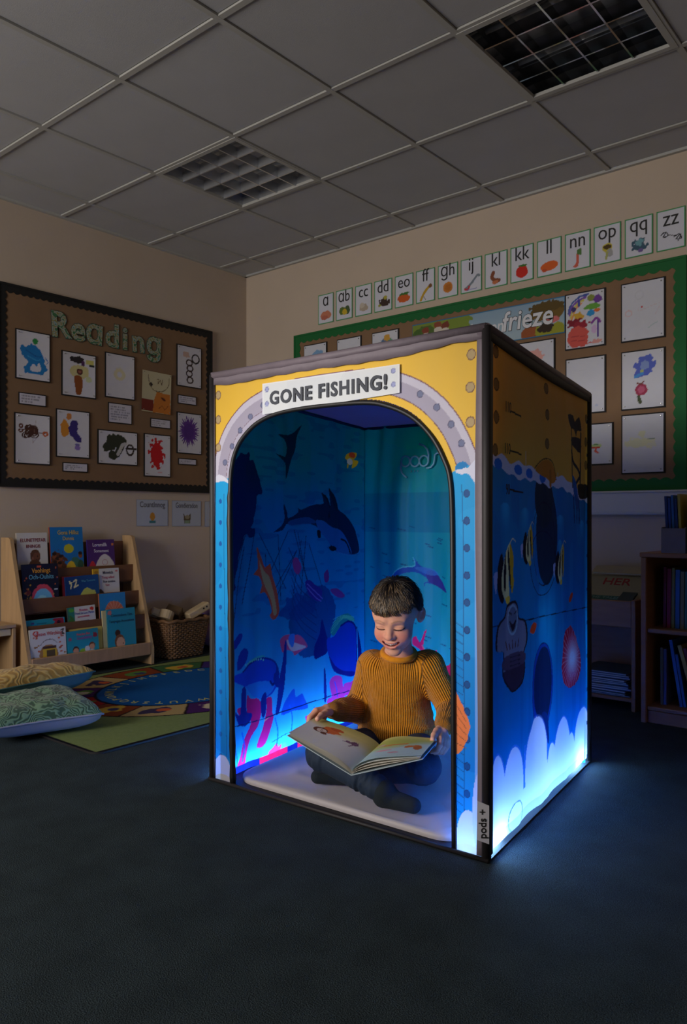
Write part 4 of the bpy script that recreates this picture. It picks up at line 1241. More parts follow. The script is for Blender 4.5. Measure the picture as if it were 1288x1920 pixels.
def pt_lining_back(P):
    U, V = P.U, P.V
    A = {k: m_(v) for k, v in ART_BACK.items()}
    t = np.clip(V / 1.3, 0, 1)[:, None]
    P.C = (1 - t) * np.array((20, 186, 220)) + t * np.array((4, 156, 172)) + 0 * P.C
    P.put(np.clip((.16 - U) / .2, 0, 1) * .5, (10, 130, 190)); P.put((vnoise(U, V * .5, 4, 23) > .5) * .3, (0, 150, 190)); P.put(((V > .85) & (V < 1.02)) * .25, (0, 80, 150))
    rs = random.Random(9)
    for k in range(150):                                    # slanting dashes of plankton
        x, y = rs.uniform(.02, .95), rs.uniform(.25, .9)
        P.stroke([(x, y), (x + rs.uniform(.015, .035), y - .006)], .0045, (0, 76, 130), .7)
    P.poly(A['dolphin'], (24, 90, 190), 3); P.poly(A['dolphintail'], (60, 50, 150), a=.8); P.stroke(A['dolphin'][:5], .006, (80, 200, 220), smooth=3); P.poly([(.26, .70), (.33, .70), (.37, .675), (.335, .668), (.298, .679)], (60, 140, 220), a=.7)
    P.poly(A['pinkA'], (240, 36, 120), 2); P.stroke([(.30, .37), (.32, .34), (.33, .31)], .004, (255, 120, 160)); P.poly(A['pinkB'], (226, 26, 96))
    P.poly([(.05, .0), (.06, .2), (.12, .26), (.16, .1), (.2, .0)], (240, 50, 160)); P.poly([(.55, .0), (.58, .3), (.64, .2), (.7, .3), (.75, 0)], (240, 40, 130))


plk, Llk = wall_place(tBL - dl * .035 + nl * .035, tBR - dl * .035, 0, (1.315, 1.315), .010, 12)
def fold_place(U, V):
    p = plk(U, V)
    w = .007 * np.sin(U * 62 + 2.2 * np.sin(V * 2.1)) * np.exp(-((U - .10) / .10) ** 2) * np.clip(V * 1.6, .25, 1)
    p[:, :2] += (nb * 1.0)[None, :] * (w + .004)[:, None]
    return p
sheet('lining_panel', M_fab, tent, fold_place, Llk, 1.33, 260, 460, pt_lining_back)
plq, Llq = wall_place(tBR - dl * .035 - db * .10, tFR - db * .10 + dl * .02, 0, (1.315, 1.34), .004, 13)
sheet('lining_panel', M_fab, tent, plq, Llq, 1.33, 30, 60, lambda P: P.put(P.V < .3, (120, 180, 255)), base=(10, 120, 215))


def pt_roof(P):
    P.put((vnoise(P.U, P.V, 5, 2) > .5) * .2, (140, 134, 226))
def quad_place(z, sag, ins):
    a, b, c, d = tFL, tFR, tBR, (tBL if ins else tBLs)
    def f(U, V):
        u, v = ins + (1 - 2 * ins) * U[:, None], ins + (1 - 2 * ins) * V[:, None]
        p = a * (1 - u) * (1 - v) + b * u * (1 - v) + c * u * v + d * (1 - u) * v
        zz = z[0] + (z[1] - z[0]) * v[:, 0] - sag * np.sin(np.pi * U) * np.sin(np.pi * V)
        return np.c_[p, zz]
    return f
sheet('lining_ceiling', M_fab, tent, quad_place((1.322, 1.272), .015, .030), 1, 1, 24, 24, pt_roof, base=(156, 156, 236))
for q0, q1, z0, z1 in ((tFL + nl * .037 + dl * .03, tBL + nl * .037 - dl * .037, 1.316, 1.268), (tBL - dl * .040 + nl * .037, tBR - dl * .040 - db * .1, 1.268, 1.268)):
    MB().tube([np.r_[q0, z0], np.r_[(q0 + q1) / 2, (z0 + z1) / 2 - .004], np.r_[q1, z1]], .006, 8).build('ceiling_seam', mat('navy_seam', (16, 30, 84), .7), tent, smooth=True)
sheet('roof_panel', mat('roof_cloth', attr=True, rough=.7, transl=.6), tent, quad_place((1.372, 1.330), .012, .0), 1, 1, 24, 24, lambda P: None, base=(200, 196, 214))
# logo on the back lining: rounded letters p o d s with a swash and three dots
lg = MB()
bp3 = lambda u, z: tuple(np.r_[tBL - dl * .035 + nl * .035 + db * (u - .035) + nb * .014, z])
def arc(cx, cz, r, a0, a1, n=16):
    return [bp3(cx + r * math.cos(R(a0 + (a1 - a0) * i / n)), cz + r * math.sin(R(a0 + (a1 - a0) * i / n))) for i in range(n + 1)]
for c in ((.256, 1.118), (.302, 1.116), (.345, 1.116)):
    lg.tube(arc(c[0], c[1], .0215, 0, 360), .0042, 6, closed=False)
lg.tube([bp3(.234, 1.12), bp3(.232, 1.09), bp3(.238, 1.07), bp3(.250, 1.058), bp3(.262, 1.05)], .0042, 6)
lg.tube([bp3(.367, 1.112), bp3(.368, 1.14), bp3(.362, 1.162), bp3(.346, 1.178), bp3(.322, 1.186)], .0042, 6)
lg.tube([bp3(.430, 1.142), bp3(.410, 1.146), bp3(.397, 1.138), bp3(.396, 1.120), bp3(.392, 1.102), bp3(.378, 1.088), bp3(.358, 1.086)], .0042, 6)
for u in (.284, .300, .316):
    lg.tube([bp3(u, 1.075), bp3(u + .001, 1.075)], .0045, 8)
lg.build('printed_logo', mat('logo_print', (120, 176, 200), .7), tent, smooth=True)

# edge tapes
def tape(name, pts0, pts1, m, th=.004):
    """a strip of tape between two rails, padded to th"""
    mb = MB()
    n = len(pts0)
    P0, P1 = [np.asarray(p, float) for p in pts0], [np.asarray(p, float) for p in pts1]
    vs, fs = [], []
    for a, b in zip(P0, P1):
        vs += [a, a * .5 + b * .5, b]
    for i in range(n - 1):
        k = i * 3
        fs += [(k, k + 1, k + 4, k + 3), (k + 1, k + 2, k + 5, k + 4)]
    o = mb.add(vs, fs).build(name, m, tent, smooth=True)
    s = o.modifiers.new('pad', 'SOLIDIFY'); s.thickness = th; s.offset = 0
    return o
us = np.linspace(-.004, 1.022, 50)
low = np.interp(us, (0, .1, .25, .45, .6, .75, .85, .93, 1.02), (1.326, 1.320, 1.326, 1.328, 1.326, 1.326, 1.334, 1.341, 1.339)) + .0015 * np.sin(us * 70)
tape('edge_tape', [front3(u, z, .005) for u, z in zip(us, low)], [front3(u, 1.366 + .012 * u / 1.02, .004 + .002 * math.sin(u * 55)) for u in us], M_trim)
zs = np.linspace(.012, 1.37, 30)
tape('edge_tape', [front3(.992 + .004 * math.sin(z * 5), z, .004) for z in zs], [front3(1.019, z, .005) for z in zs], M_trim)
tape('edge_tape', [front3(-.006, z, .004) for z in zs], [front3(.011 + .002 * math.sin(z * 7), z, .004) for z in zs], M_trim)
ur = np.linspace(-.004, .977, 40)
tape('edge_tape', [right3(u, 1.345 - .040 * u - .006 - .012 * math.sin(max(0, u) * 3.2) , .006) for u in ur], [right3(u, 1.376 - .045 * u, .006) for u in ur], M_trim_dark)
tape('edge_tape', [right3(-.002, z, .004) for z in zs * .995], [right3(.026 + .002 * math.sin(z * 6), z, .005) for z in zs * .995], M_trim_dark)
tape('edge_tape', [right3(.964, z, .004) for z in zs * .965], [right3(.975, z, .004) for z in zs * .965], M_trim_dark)
cor = MB()
for c, h in ((tFL, 1.362), (tFR, 1.374), (tBR, 1.33), (tBLs, 1.33)):
    MB().tube([(c[0], c[1], .006), (c[0], c[1], .4), (c[0], c[1], .9), (c[0], c[1], h)], [.0125, .012, .012, .0125], 12).build('corner_pole', M_trim_dark, tent, smooth=True)
for a, b, ha, hb in ((tFL, tFR, 1.358, 1.37), (tFR, tBR, 1.37, 1.326), (tBR, tBLs, 1.326, 1.326), (tBLs, tFL, 1.326, 1.358)):
    MB().tube([np.r_[a, ha], np.r_[(a + b) / 2, (ha + hb) / 2 - .002], np.r_[b, hb]], .0125, 12).build('top_rail', M_trim, tent, smooth=True)
# black base sheet with a rounded rim
bs = MB()
grow = 1.018
bs.prism([tuple(p * grow) for p in (tFL, tFR, tBR, tBLs)], .0005, .0055)
bs.build('base_sheet', M_dark_sheet, tent)
MB().tube([np.r_[p * grow, .006] for p in (tFL, (tFL + tFR) / 2, tFR)], .0065, 8).build('front_sill', M_trim_dark, tent, smooth=True)
# light strips lying in the hem between skin and lining
for name, a, b in (('l', tFL + nl * .010 + dl * .05, tBLs + nl * .018 - dl * .05), ('b', tBL + dl * .06 + db * .05, tBR - dl * .012 - db * .12), ('r', tFR - db * .075 + dl * .02, tBR - db * .075 - dl * .03), ('c', tFR - db * .028 + dl * .03, tFR - db * .028 + dl * .13), ('d', tBR - db * .028 - dl * .14, tBR - db * .028 - dl * .02)):
    MB().tube([np.r_[a, .016], np.r_[(a + b) / 2, .016], np.r_[b, .016]], .0055, 8).build('light_strip', M_strip_hot if name in 'cd' else (M_strip_left if name == 'l' else M_strip), tent, smooth=True)
M_strip_fill = emit('fill_strip_glow', (0.62, 0.90, 1.0, 1), STRIP_POWER * .10)  # upright strips added as dim fill, to brighten the linings and right panel
for p_, top_ in ((tBLs + nl * .03 - dl * .03, 1.25), (tBL + dl * .09 + db * .34, 1.25), (tBR - db * .07 - dl * .03, .55), (tFR * .5 + tBR * .5 - db * .085, .62)):
    MB().tube([np.r_[p_, .02], np.r_[p_, top_ / 2], np.r_[p_, top_]], .005, 8).build('light_strip', M_strip_fill, tent, smooth=True)
# sewn-in tag on the corner
tg = np.r_[tFR, 0] + np.array((-.002, -.0175, 0))
tx = np.array((.80, .60, 0)); tn = np.array((.60, -.80, 0))
tp = lambda a, z, o=0: tuple(tg + tx * a + tn * o + np.array((0, 0, z)))
tagm = MB()
tagm.add([tp(-.013, .060), tp(.017, .050), tp(.017, .148), tp(-.013, .160), tp(-.013, .060, .0015), tp(.017, .050, .0015), tp(.017, .148, .0015), tp(-.013, .160, .0015)],
         [(3, 2, 1, 0), (4, 5, 6, 7), (0, 1, 5, 4), (2, 3, 7, 6), (1, 2, 6, 5), (3, 0, 4, 7)])
tg_o = tagm.build('fabric_tag', mat('white_tag', (206, 204, 212), .7), tent); tag(tg_o, 'small white fabric tag at the front corner')
text('pods +', .027, tp(.009, .102, .0022), (0, 0, 1), -tx, M_ink, tg_o, bold=.012)

# padded floor mat
def mat_outline(n=12):
    a, b, c, d = tFL + nl * .075 + dl * .02, tFR - db * .095 + dl * .02, tBR - dl * .06 - db * .13, tBL - dl * .06 + nl * .06
    pts = []
    for p, q, r_ in ((d, a, b), (a, b, c), (b, c, d), (c, d, a)):
        e0, e1 = (p - q) / np.linalg.norm(p - q), (r_ - q) / np.linalg.norm(r_ - q)
        for i in range(n + 1):
            t = i / n
            pts.append((1 - t) ** 2 * (q + e0 * .09) + 2 * t * (1 - t) * q + t * t * (q + e1 * .09))
    return np.array(pts)
mo = mat_outline()
cen = mo.mean(0)
vs, fs = [], []
rings = [(1.0, .007), (1.004, .014), (1.0, .022), (.985, .0255)] + [(k, .026) for k in np.linspace(.96, .03, 46)]
nn = 4
loop = []
for i in range(len(mo)):
    for k in range(nn):
        loop.append(mo[i] * (1 - k / nn) + mo[(i + 1) % len(mo)] * k / nn)
loop = np.array(loop)
NL = len(loop)
for j, (s_, z) in enumerate(rings):
    q = cen + (loop - cen) * s_
    zz = np.full(NL, z)
    if j > 3:
        zz = zz + (vnoise(q[:, 0] + 5, q[:, 1] + 5, 9, 2) - .5) * .010 + (vnoise(q[:, 0] + q[:, 1] * .6 + 5, q[:, 1] * .5 + 5, 24, 3) - .5) * .007
    vs += [(a, b, c) for (a, b), c in zip(q, zz)]
for j in range(len(rings) - 1):
    for i in range(NL):
        fs.append((j * NL + i, j * NL + (i + 1) % NL, (j + 1) * NL + (i + 1) % NL, (j + 1) * NL + i))
fs.append(tuple((len(rings) - 1) * NL + i for i in range(NL)))
o = MB().add(vs, fs).build('floor_mat', mat('mat_cloth', (188, 180, 182), .55, noise=.05, scale=6, sheen=.1), None, (*TO, 0), smooth=True)
tag(o, 'thin white padded floor mat inside the play tent', 'floor mat')

# ------------------------------------------------------------------ reading corner on the left
M_wood = mat('beech_wood', (168, 130, 96), .5, noise=.10, scale=9, stretch=(1, 8, 1), bump=.04)
M_wood_l = mat('beech_wood_light', (180, 146, 106), .5, noise=.10, scale=8, stretch=(6, 1, .6))
M_fascia = mat('brown_hardboard', (112, 72, 42), .7, noise=.08, scale=12)
M_page = mat('book_pages', (214, 206, 186), .85)

rack = empty('book_display_rack', (-4.06, 2.49, 0), 0, 'light wooden tiered book display rack against the left wall, full of picture books', 'book rack')
RO = np.array((-4.06, 2.49))
def side_prof(y, name):
    pts = [(-4.205, 0), (-3.905, 0), (-3.905, .10), (-4.105, .765), (-4.125, .775), (-4.205, .775)]
    M = Matrix.Translation((-RO[0], y - RO[1] + .010, 0)) @ Matrix.Rotation(R(90), 4, 'X')
    MB().prism(pts, 0, .020, M).build(name, M_wood_l, rack)
side_prof(2.085, 'side_panel')
side_prof(2.862, 'side_panel')
TX = (-4.095, -4.035, -3.975, -3.915)                 # front board of each tier
def bx(lo, hi, name, m, bev=.003):
    MB().box((lo[0] - RO[0], lo[1] - RO[1], lo[2]), (hi[0] - RO[0], hi[1] - RO[1], hi[2]), bev=bev).build(name, m, rack)
for x, z0, z1 in ((TX[0], .50, .597), (TX[1], .36, .440), (TX[2], .215, .300)):
    bx((x - .003, 2.106, z0), (x + .003, 2.856, z1), 'tier_board', M_fascia, .001)
    bx((x - .050, 2.106, z0 - .008), (x - .0032, 2.856, z0), 'tier_shelf', M_fascia)
bx((-3.925, 2.096, .060), (-3.905, 2.850, .134), 'front_board', M_wood)
bx((-4.0, 2.096, .058), (-3.926, 2.850, .068), 'tier_shelf', M_fascia)
bx((-4.203, 2.096, .03), (-4.195, 2.850, .74), 'back_panel', M_fascia)


def cover_book(wall_x, y0, y1, ztop, h, spine, paint, title, tcol, label, lean=12, rot=0.0, spine_w=.009, base=(200, 200, 200), tsize=.04, nudge=0.0):
    """a picture book standing face out in a tier"""
    w = y1 - y0
    ln = R(lean)
    k_ = min((i for i in range(4) if TX[i] > wall_x), key=lambda i: TX[i] - wall_x)
    h = (ztop - (.500, .360, .215, .068)[k_] - .001) / math.cos(ln)
    wall_x = TX[k_] - (.0118 if k_ == 3 else .0042) - math.sin(ln) * h
    ztop += w / 2 * abs(math.sin(R(rot)))
    t = empty('picture_book', (0, 0, 0), 0, label, 'book', 'picture books on the display rack')
    M = Matrix(((0, -math.sin(ln), math.cos(ln), wall_x + nudge), (1, 0, 0, (y0 + y1) / 2), (0, math.cos(ln), math.sin(ln), ztop), (0, 0, 0, 1)))
    t.matrix_world = M @ Matrix.Rotation(R(rot), 4, 'Z')
    S = lambda *p: [(x * w, y * h) for x, y in p]
    sheet('front_cover', M_cover, t, lambda U, V: np.stack([U - w / 2, V - h, 0 * U], 1), w, h, max(10, int(w / .0035)), max(10, int(h / .0035)), lambda P: paint(P, S, w, h), base=base)
    MB().box((-w / 2 + .003, -h + .003, -spine_w), (w / 2 - .003, -.003, -.001)).build('pages', M_page, t)
    c = mat('cover_%d_%d_%d' % spine, spine, .5)
    MB().box((-w / 2 - .001, -h, -spine_w - .002), (w / 2, 0, -spine_w)).box((-w / 2 - .0015, -h, -spine_w), (-w / 2 + .002, 0, -.0005)).build('back_cover', c, t)
    for k, (txt, x, y, s) in enumerate(title):
        text(txt, s, (x * w - w / 2, y * h - h, .0006), (1, 0, 0), (0, 1, 0), mat('ink_%d_%d_%d' % tcol[k % len(tcol)], tcol[k % len(tcol)], .6), t, bold=.01, sx=.85)
    return t
M_cover = mat('glossy_cover', attr=True, rough=.32)
SK = (120, 74, 50)
def bk_sloth(P, S, w, h):
    P.ell(.58 * w, .56 * h, .17 * w, .13 * h, (96, 60, 38)); P.ell(.62 * w, .54 * h, .12 * w, .09 * h, SK); P.ell(.56 * w, .40 * h, .2 * w, .1 * h, (96, 60, 38)); P.ell(.66 * w, .56 * h, .02 * w, .015 * h, (30, 20, 16)); P.ell(.49 * w, .52 * h, .03 * w, .03 * h, (150, 96, 70)); P.stroke(S((.62, .5), (.67, .49), (.7, .51)), .003, (50, 26, 20))
def bk_gona(P, S, w, h):
    P.put(np.clip((P.V / h - .3) * 1.4, 0, 1), (20, 120, 190)); P.ell(.55 * w, .62 * h, .15 * w, .08 * h, (196, 186, 40)); P.rect(0, 0, w, .34 * h, (180, 130, 40)); P.ell(.2 * w, .4 * h, .24 * w, .16 * h, (90, 50, 30), wob=.4)
    for x, y in ((.1, .5), (.2, .42), (.3, .46), (.12, .36), (.26, .34), (.9, .5)):
        P.ell(x * w, y * h, .06 * w, .05 * h, (130, 70, 40)); P.ell(x * w, (y + .035) * h, .065 * w, .03 * h, (40, 24, 18))
    P.ell(.75 * w, .38 * h, .16 * w, .09 * h, (60, 110, 90), wob=.2); P.ell(.6 * w, .2 * h, .16 * w, .2 * h, (220, 180, 40)); P.ell(.3 * w, .16 * h, .2 * w, .08 * h, (50, 90, 40)); P.ell(.9 * w, .3 * h, .1 * w, .12 * h, (40, 80, 60))
def bk_purple(P, S, w, h):
    P.poly(S((.2, .2), (.35, .5), (.62, .66), (.9, .5), (1, .3), (.96, .1), (.2, .1)), (216, 206, 196)); P.ell(.16 * w, .3 * h, .12 * w, .2 * h, (196, 40, 50)); P.ring(.62 * w, .46 * h, .1 * w, .06 * h, .003, (190, 120, 110)); P.ell(.93 * w, .88 * h, .05 * w, .03 * h, (206, 120, 60)); P.ell(.92 * w, .28 * h, .06 * w, .1 * h, (206, 100, 60))
def bk_navy(P, S, w, h):
    P.ell(.55 * w, .22 * h, .33 * w, .36 * h, (206, 70, 90), wob=.05); P.ell(.55 * w, .16 * h, .29 * w, .33 * h, (110, 180, 216)); P.ell(.5 * w, .22 * h, .15 * w, .1 * h, (150, 210, 230), wob=.5)
    rs = random.Random(8)
    for k in range(26):
        P.ell(rs.choice((rs.uniform(.04, .22), rs.uniform(.85, .98))) * w, rs.uniform(.05, .95) * h, .02 * w, .016 * h, rs.choice(((206, 160, 50), (190, 90, 50), (80, 150, 190))), wob=.4)
    P.rect(.4 * w, .93 * h, .52 * w, .96 * h, (206, 90, 60)); P.ell(.16 * w, .42 * h, .06 * w, .05 * h, (130, 50, 40)); P.poly(S((.12, .1), (.24, .12), (.22, .34), (.16, .3)), (190, 150, 50)); P.poly(S((.84, .06), (.96, .1), (.95, .26)), (190, 170, 80)); P.rect(.87 * w, .45 * h, .97 * w, .475 * h, (190, 200, 220))
def bk_blue12(P, S, w, h):
    P.put(np.clip(P.U / w * .6, 0, 1), (10, 90, 150)); P.stroke(S((.12, .86), (.17, .74), (.14, .64)), .008, (226, 214, 170)); P.stroke(S((.12, .8), (.2, .82)), .006, (226, 214, 170)); P.stroke(S((.24, .84), (.32, .9), (.3, .76), (.24, .66), (.36, .72)), .008, (226, 214, 170), smooth=4); P.poly(S((.44, .46), (.6, .62), (.72, .56), (.86, .5), (.84, .36), (.44, .36)), (190, 190, 90), wob=.004)
def bk_mowich(P, S, w, h):
    P.rect(0, 0, .22 * w, h, (206, 160, 40)); P.ell(.12 * w, .9 * h, .08 * w, .05 * h, (170, 120, 30)); P.ell(.28 * w, .34 * h, .1 * w, .12 * h, (70, 50, 40), rot=.4); P.ell(.6 * w, .24 * h, .16 * w, .09 * h, (110, 70, 40), wob=.3); P.ell(.9 * w, .92 * h, .05 * w, .03 * h, (206, 120, 120))
def bk_teallow(P, S, w, h):
    P.poly(S((.68, .96), (.95, .98), (.97, .7), (.84, .62), (.7, .7), (.74, .82)), (150, 30, 50)); P.ell(.84 * w, .8 * h, .05 * w, .08 * h, (60, 14, 30)); P.ell(.16 * w, .84 * h, .04 * w, .06 * h, (70, 60, 120)); P.stroke(S((.28, .8), (.5, .8)), .005, (20, 70, 90)); P.stroke(S((.28, .68), (.6, .66)), .004, (20, 70, 90))
def bk_green_side(P, S, w, h):
    P.rect(0, 0, .24 * w, h, (40, 120, 110)); P.ell(.14 * w, .9 * h, .1 * w, .06 * h, (80, 160, 60), wob=.3); P.ell(.12 * w, .5 * h, .12 * w, .2 * h, (60, 110, 50), wob=.4); P.ell(.6 * w, .36 * h, .28 * w, .15 * h, (30, 100, 150)); P.ell(.6 * w, .34 * h, .16 * w, .1 * h, (206, 180, 60)); P.ell(.88 * w, .88 * h, .08 * w, .06 * h, (206, 50, 50), wob=.4)
def bk_arch(P, S, w, h):
    P.ell(.55 * w, .5 * h, .36 * w, .3 * h, (206, 110, 80), wob=.08)
    for k in range(8):
        P.stroke(S((.55, .5), (.55 + .36 * math.cos(.4 * k), .5 + .3 * math.sin(.4 * k))), .003, (220, 170, 140))
    P.ell(.55 * w, .44 * h, .32 * w, .12 * h, (150, 130, 120), wob=.2); P.ell(.6 * w, .36 * h, .1 * w, .06 * h, (70, 46, 40))
def bk_bus(P, S, w, h):
    rs = random.Random(3)
    for k in range(24):
        P.ell(rs.choice((rs.uniform(.05, .25), rs.uniform(.78, .95))) * w, rs.uniform(.06, .85) * h, .035 * w, .022 * h, rs.choice(((176, 120, 60), (196, 90, 60), (150, 100, 50))), wob=.3)
    P.ell(.5 * w, .34 * h, .26 * w, .26 * h, (170, 120, 60)); P.rect(.34 * w, .2 * h, .72 * w, .5 * h, (216, 176, 30)); P.rect(.44 * w, .3 * h, .68 * w, .46 * h, (90, 70, 30)); P.rect(.34 * w, .5 * h, .72 * w, .56 * h, (80, 50, 40)); P.ell(.52 * w, .12 * h, .3 * w, .1 * h, (190, 140, 40), wob=.2); P.ring(.16 * w, .9 * h, .06 * w, .05 * h, .006, (206, 60, 50)); P.stroke(S((.86, .92), (.94, .95), (.9, .85), (.96, .82)), .006, (60, 50, 50), smooth=3); P.stroke(S((.28, .6), (.4, .7), (.6, .72), (.74, .62)), .004, (110, 100, 100), smooth=4)
def bk_kids(P, S, w, h):
    P.put(np.clip(P.V / h, 0, 1) * .6, (40, 120, 150))
    for x, y, c in ((.26, .42, (70, 40, 30)), (.78, .48, (110, 60, 36))):
        P.ell(x * w, y * h, .1 * w, .11 * h, c); P.ell(x * w, (y - .03) * h, .085 * w, .09 * h, (206, 150, 120)); P.ell((x - .02) * w, (y - .25) * h, .12 * w, .14 * h, (60, 110, 180) if x < .5 else (206, 200, 190))
    P.ell(.5 * w, .24 * h, .16 * w, .2 * h, (140, 180, 60)); P.ell(.62 * w, .4 * h, .08 * w, .1 * h, (214, 214, 220)); P.ell(.1 * w, .76 * h, .05 * w, .06 * h, (160, 80, 110)); P.ell(.9 * w, .8 * h, .07 * w, .09 * h, (140, 40, 60), wob=.5)
def bk_girl(P, S, w, h):
    P.ell(.34 * w, .5 * h, .10 * w, .07 * h, (60, 36, 32)); P.ell(.40 * w, .32 * h, .18 * w, .15 * h, (120, 70, 46)); P.ell(.43 * w, .29 * h, .15 * w, .125 * h, (210, 160, 130)); P.poly(S((.2, .0), (.24, .12), (.4, .18), (.56, .12), (.62, .0)), (196, 150, 120)); P.ell(.52 * w, .28 * h, .02 * w, .02 * h, (60, 40, 40)); P.ell(.68 * w, .15 * h, .08 * w, .06 * h, (206, 70, 50)); P.ell(.84 * w, .16 * h, .1 * w, .08 * h, (70, 140, 60), wob=.3); P.ell(.86 * w, .08 * h, .1 * w, .06 * h, (206, 170, 50), wob=.3); P.ell(.08 * w, .92 * h, .07 * w, .05 * h, (190, 110, 110), wob=.4)
WHT = (212, 208, 204)
cover_book(TX[0] - .030, 2.122, 2.300, .800, .27, (190, 180, 170), bk_sloth, (('ELUNETPEFAR', .52, .83, .028), ('BNINGIS', .52, .72, .026)), ((130, 40, 44),), 'white picture book with a brown sloth-like head, top left of the rack', base=WHT, lean=5)
cover_book(TX[0] - .026, 2.318, 2.525, .830, .29, (150, 60, 40), bk_gona, (('Gona Hillsz', .55, .87, .034), ('Dunnis', .55, .77, .030)), ((206, 176, 90),), 'tall blue sky picture book with a sun over a crowd, top middle of rack', base=(20, 110, 180), lean=5)
cover_book(TX[0] - .028, 2.553, 2.735, .753, .22, (60, 40, 130), bk_purple, (('Loremillk', .45, .84, .030), ('Somement', .5, .70, .027)), ((214, 206, 220),), 'purple picture book with a white tent shape, top right of the rack', base=(76, 34, 110), lean=5)
cover_book(TX[1] - .026, 2.120, 2.330, .628, .245, (16, 22, 50), bk_navy, (('Vaohingt', .52, .82, .036), ('Och-Ouhits', .52, .69, .036)), ((214, 150, 50), (96, 160, 190)), 'navy picture book with a big pale blue dome and orange title', base=(16, 22, 48), lean=5)
cover_book(TX[1] - .040, 2.362, 2.56, .548, .20, (150, 36, 44), lambda P, S, w, h: None, (), ((0, 0, 0),), 'thin red-edged book behind the dark blue one on the second tier', base=(150, 36, 50), nudge=-.0125, spine_w=.007, lean=5)
cover_book(TX[1] - .022, 2.372, 2.585, .545, .19, (10, 50, 110), bk_blue12, (('Was Tuesome', .68, .80, .018),), ((80, 150, 180),), 'dark blue landscape book with big gold squiggles, second tier', base=(8, 56, 116), lean=5, rot=2)
cover_book(TX[1] - .044, 2.560, 2.735, .582, .22, (206, 160, 40), bk_mowich, (('Mowich', .56, .85, .026), ('Yoog wlind', .56, .73, .022), ('Rue tombra', .6, .62, .020), ('Tave', .52, .53, .018)), ((84, 76, 84), (190, 90, 110)), 'white picture book with a yellow spine band and a pink title, second tier', base=WHT, nudge=-.0125, spine_w=.007, lean=5)
cover_book(TX[2] - .026, 2.106, 2.330, .330, .15, (180, 190, 190), bk_teallow, (), ((0, 0, 0),), 'low teal landscape book with a dark red corner, third tier left', base=(30, 140, 160), lean=5)
cover_book(TX[2] - .022, 2.350, 2.523, .377, .19, (60, 70, 70), bk_green_side, (('Pkzotea', .56, .83, .020), ('Pond in Los Panas', .6, .72, .020), ('soronomun', .55, .61, .019)), ((206, 90, 120), (90, 100, 160)), 'white picture book with a green left edge and a blue arch, third tier middle', base=WHT, lean=5, rot=2)
cover_book(TX[2] - .030, 2.555, 2.730, .440, .24, (150, 90, 70), bk_arch, (), ((0, 0, 0),), 'bright blue picture book with an orange ribbed dome, third tier right', base=(30, 130, 190), lean=5)
cover_book(TX[3] - .026, 2.102, 2.310, .283, .20, (190, 186, 180), bk_bus, (('Ceavs Wirching', .52, .83, .028),), ((196, 80, 70),), 'white picture book with a yellow bus, bottom left of the rack', base=(214, 210, 210), lean=5)
cover_book(TX[3] - .040, 2.34, 2.545, .260, .19, (206, 180, 80), lambda P, S, w, h: None, (), ((0, 0, 0),), 'pale yellow book peeping out behind the teal book of children, bottom tier', base=(206, 180, 90), nudge=-.0125, spine_w=.007, lean=5)
cover_book(TX[3] - .022, 2.314, 2.510, .250, .17, (30, 120, 140), bk_kids, (('Pistolen Bes', .52, .84, .020), ('Luuuldateiy', .55, .72, .024)), ((206, 90, 110), (150, 80, 150)), 'small teal landscape book with two children, bottom tier middle', base=(30, 160, 180), lean=5, rot=1.5)
cover_book(TX[3] - .046, 2.553, 2.745, .345, .27, (206, 190, 140), lambda P, S, w, h: None, (), ((0, 0, 0),), 'cream book with a ring-bound edge behind the turquoise book of a girl', base=(206, 190, 140), nudge=-.0125, spine_w=.007, lean=5)
cover_book(TX[3] - .024, 2.577, 2.765, .350, .27, (30, 110, 130), bk_girl, (('Commodora Ties', .5, .84, .024), ('Tempeges Aromations', .5, .72, .022)), ((20, 76, 96),), 'large turquoise picture book with a girl with a hair bun, bottom right of the rack', base=(24, 140, 165), lean=5)

# low wooden unit at the left edge
un = empty('storage_unit', (-4.08, 1.83, 0), 0, 'low wooden storage unit with an open front, at the left edge beside the book rack', 'storage unit')
def ub(lo, hi, name, m, bev=.003):
    MB().box(lo, hi, bev=bev).build(name, m, un)
ub((-.12, .195, 0), (.10, .215, .30), 'side_panel', M_wood_l); ub((-.12, -.235, 0), (.10, -.215, .30), 'side_panel', M_wood_l)
ub((-.12, -.214, .018), (.095, .194, .034), 'shelf_board', M_wood); ub((-.12, -.235, .302), (.105, .215, .322), 'top_board', M_wood_l)
ub((-.125, -.214, .0), (-.118, .194, .30), 'back_panel', M_fascia); ub((.075, -.21, .262), (.093, .192, .300), 'front_rail', mat('cream_rail', (206, 190, 160), .5))

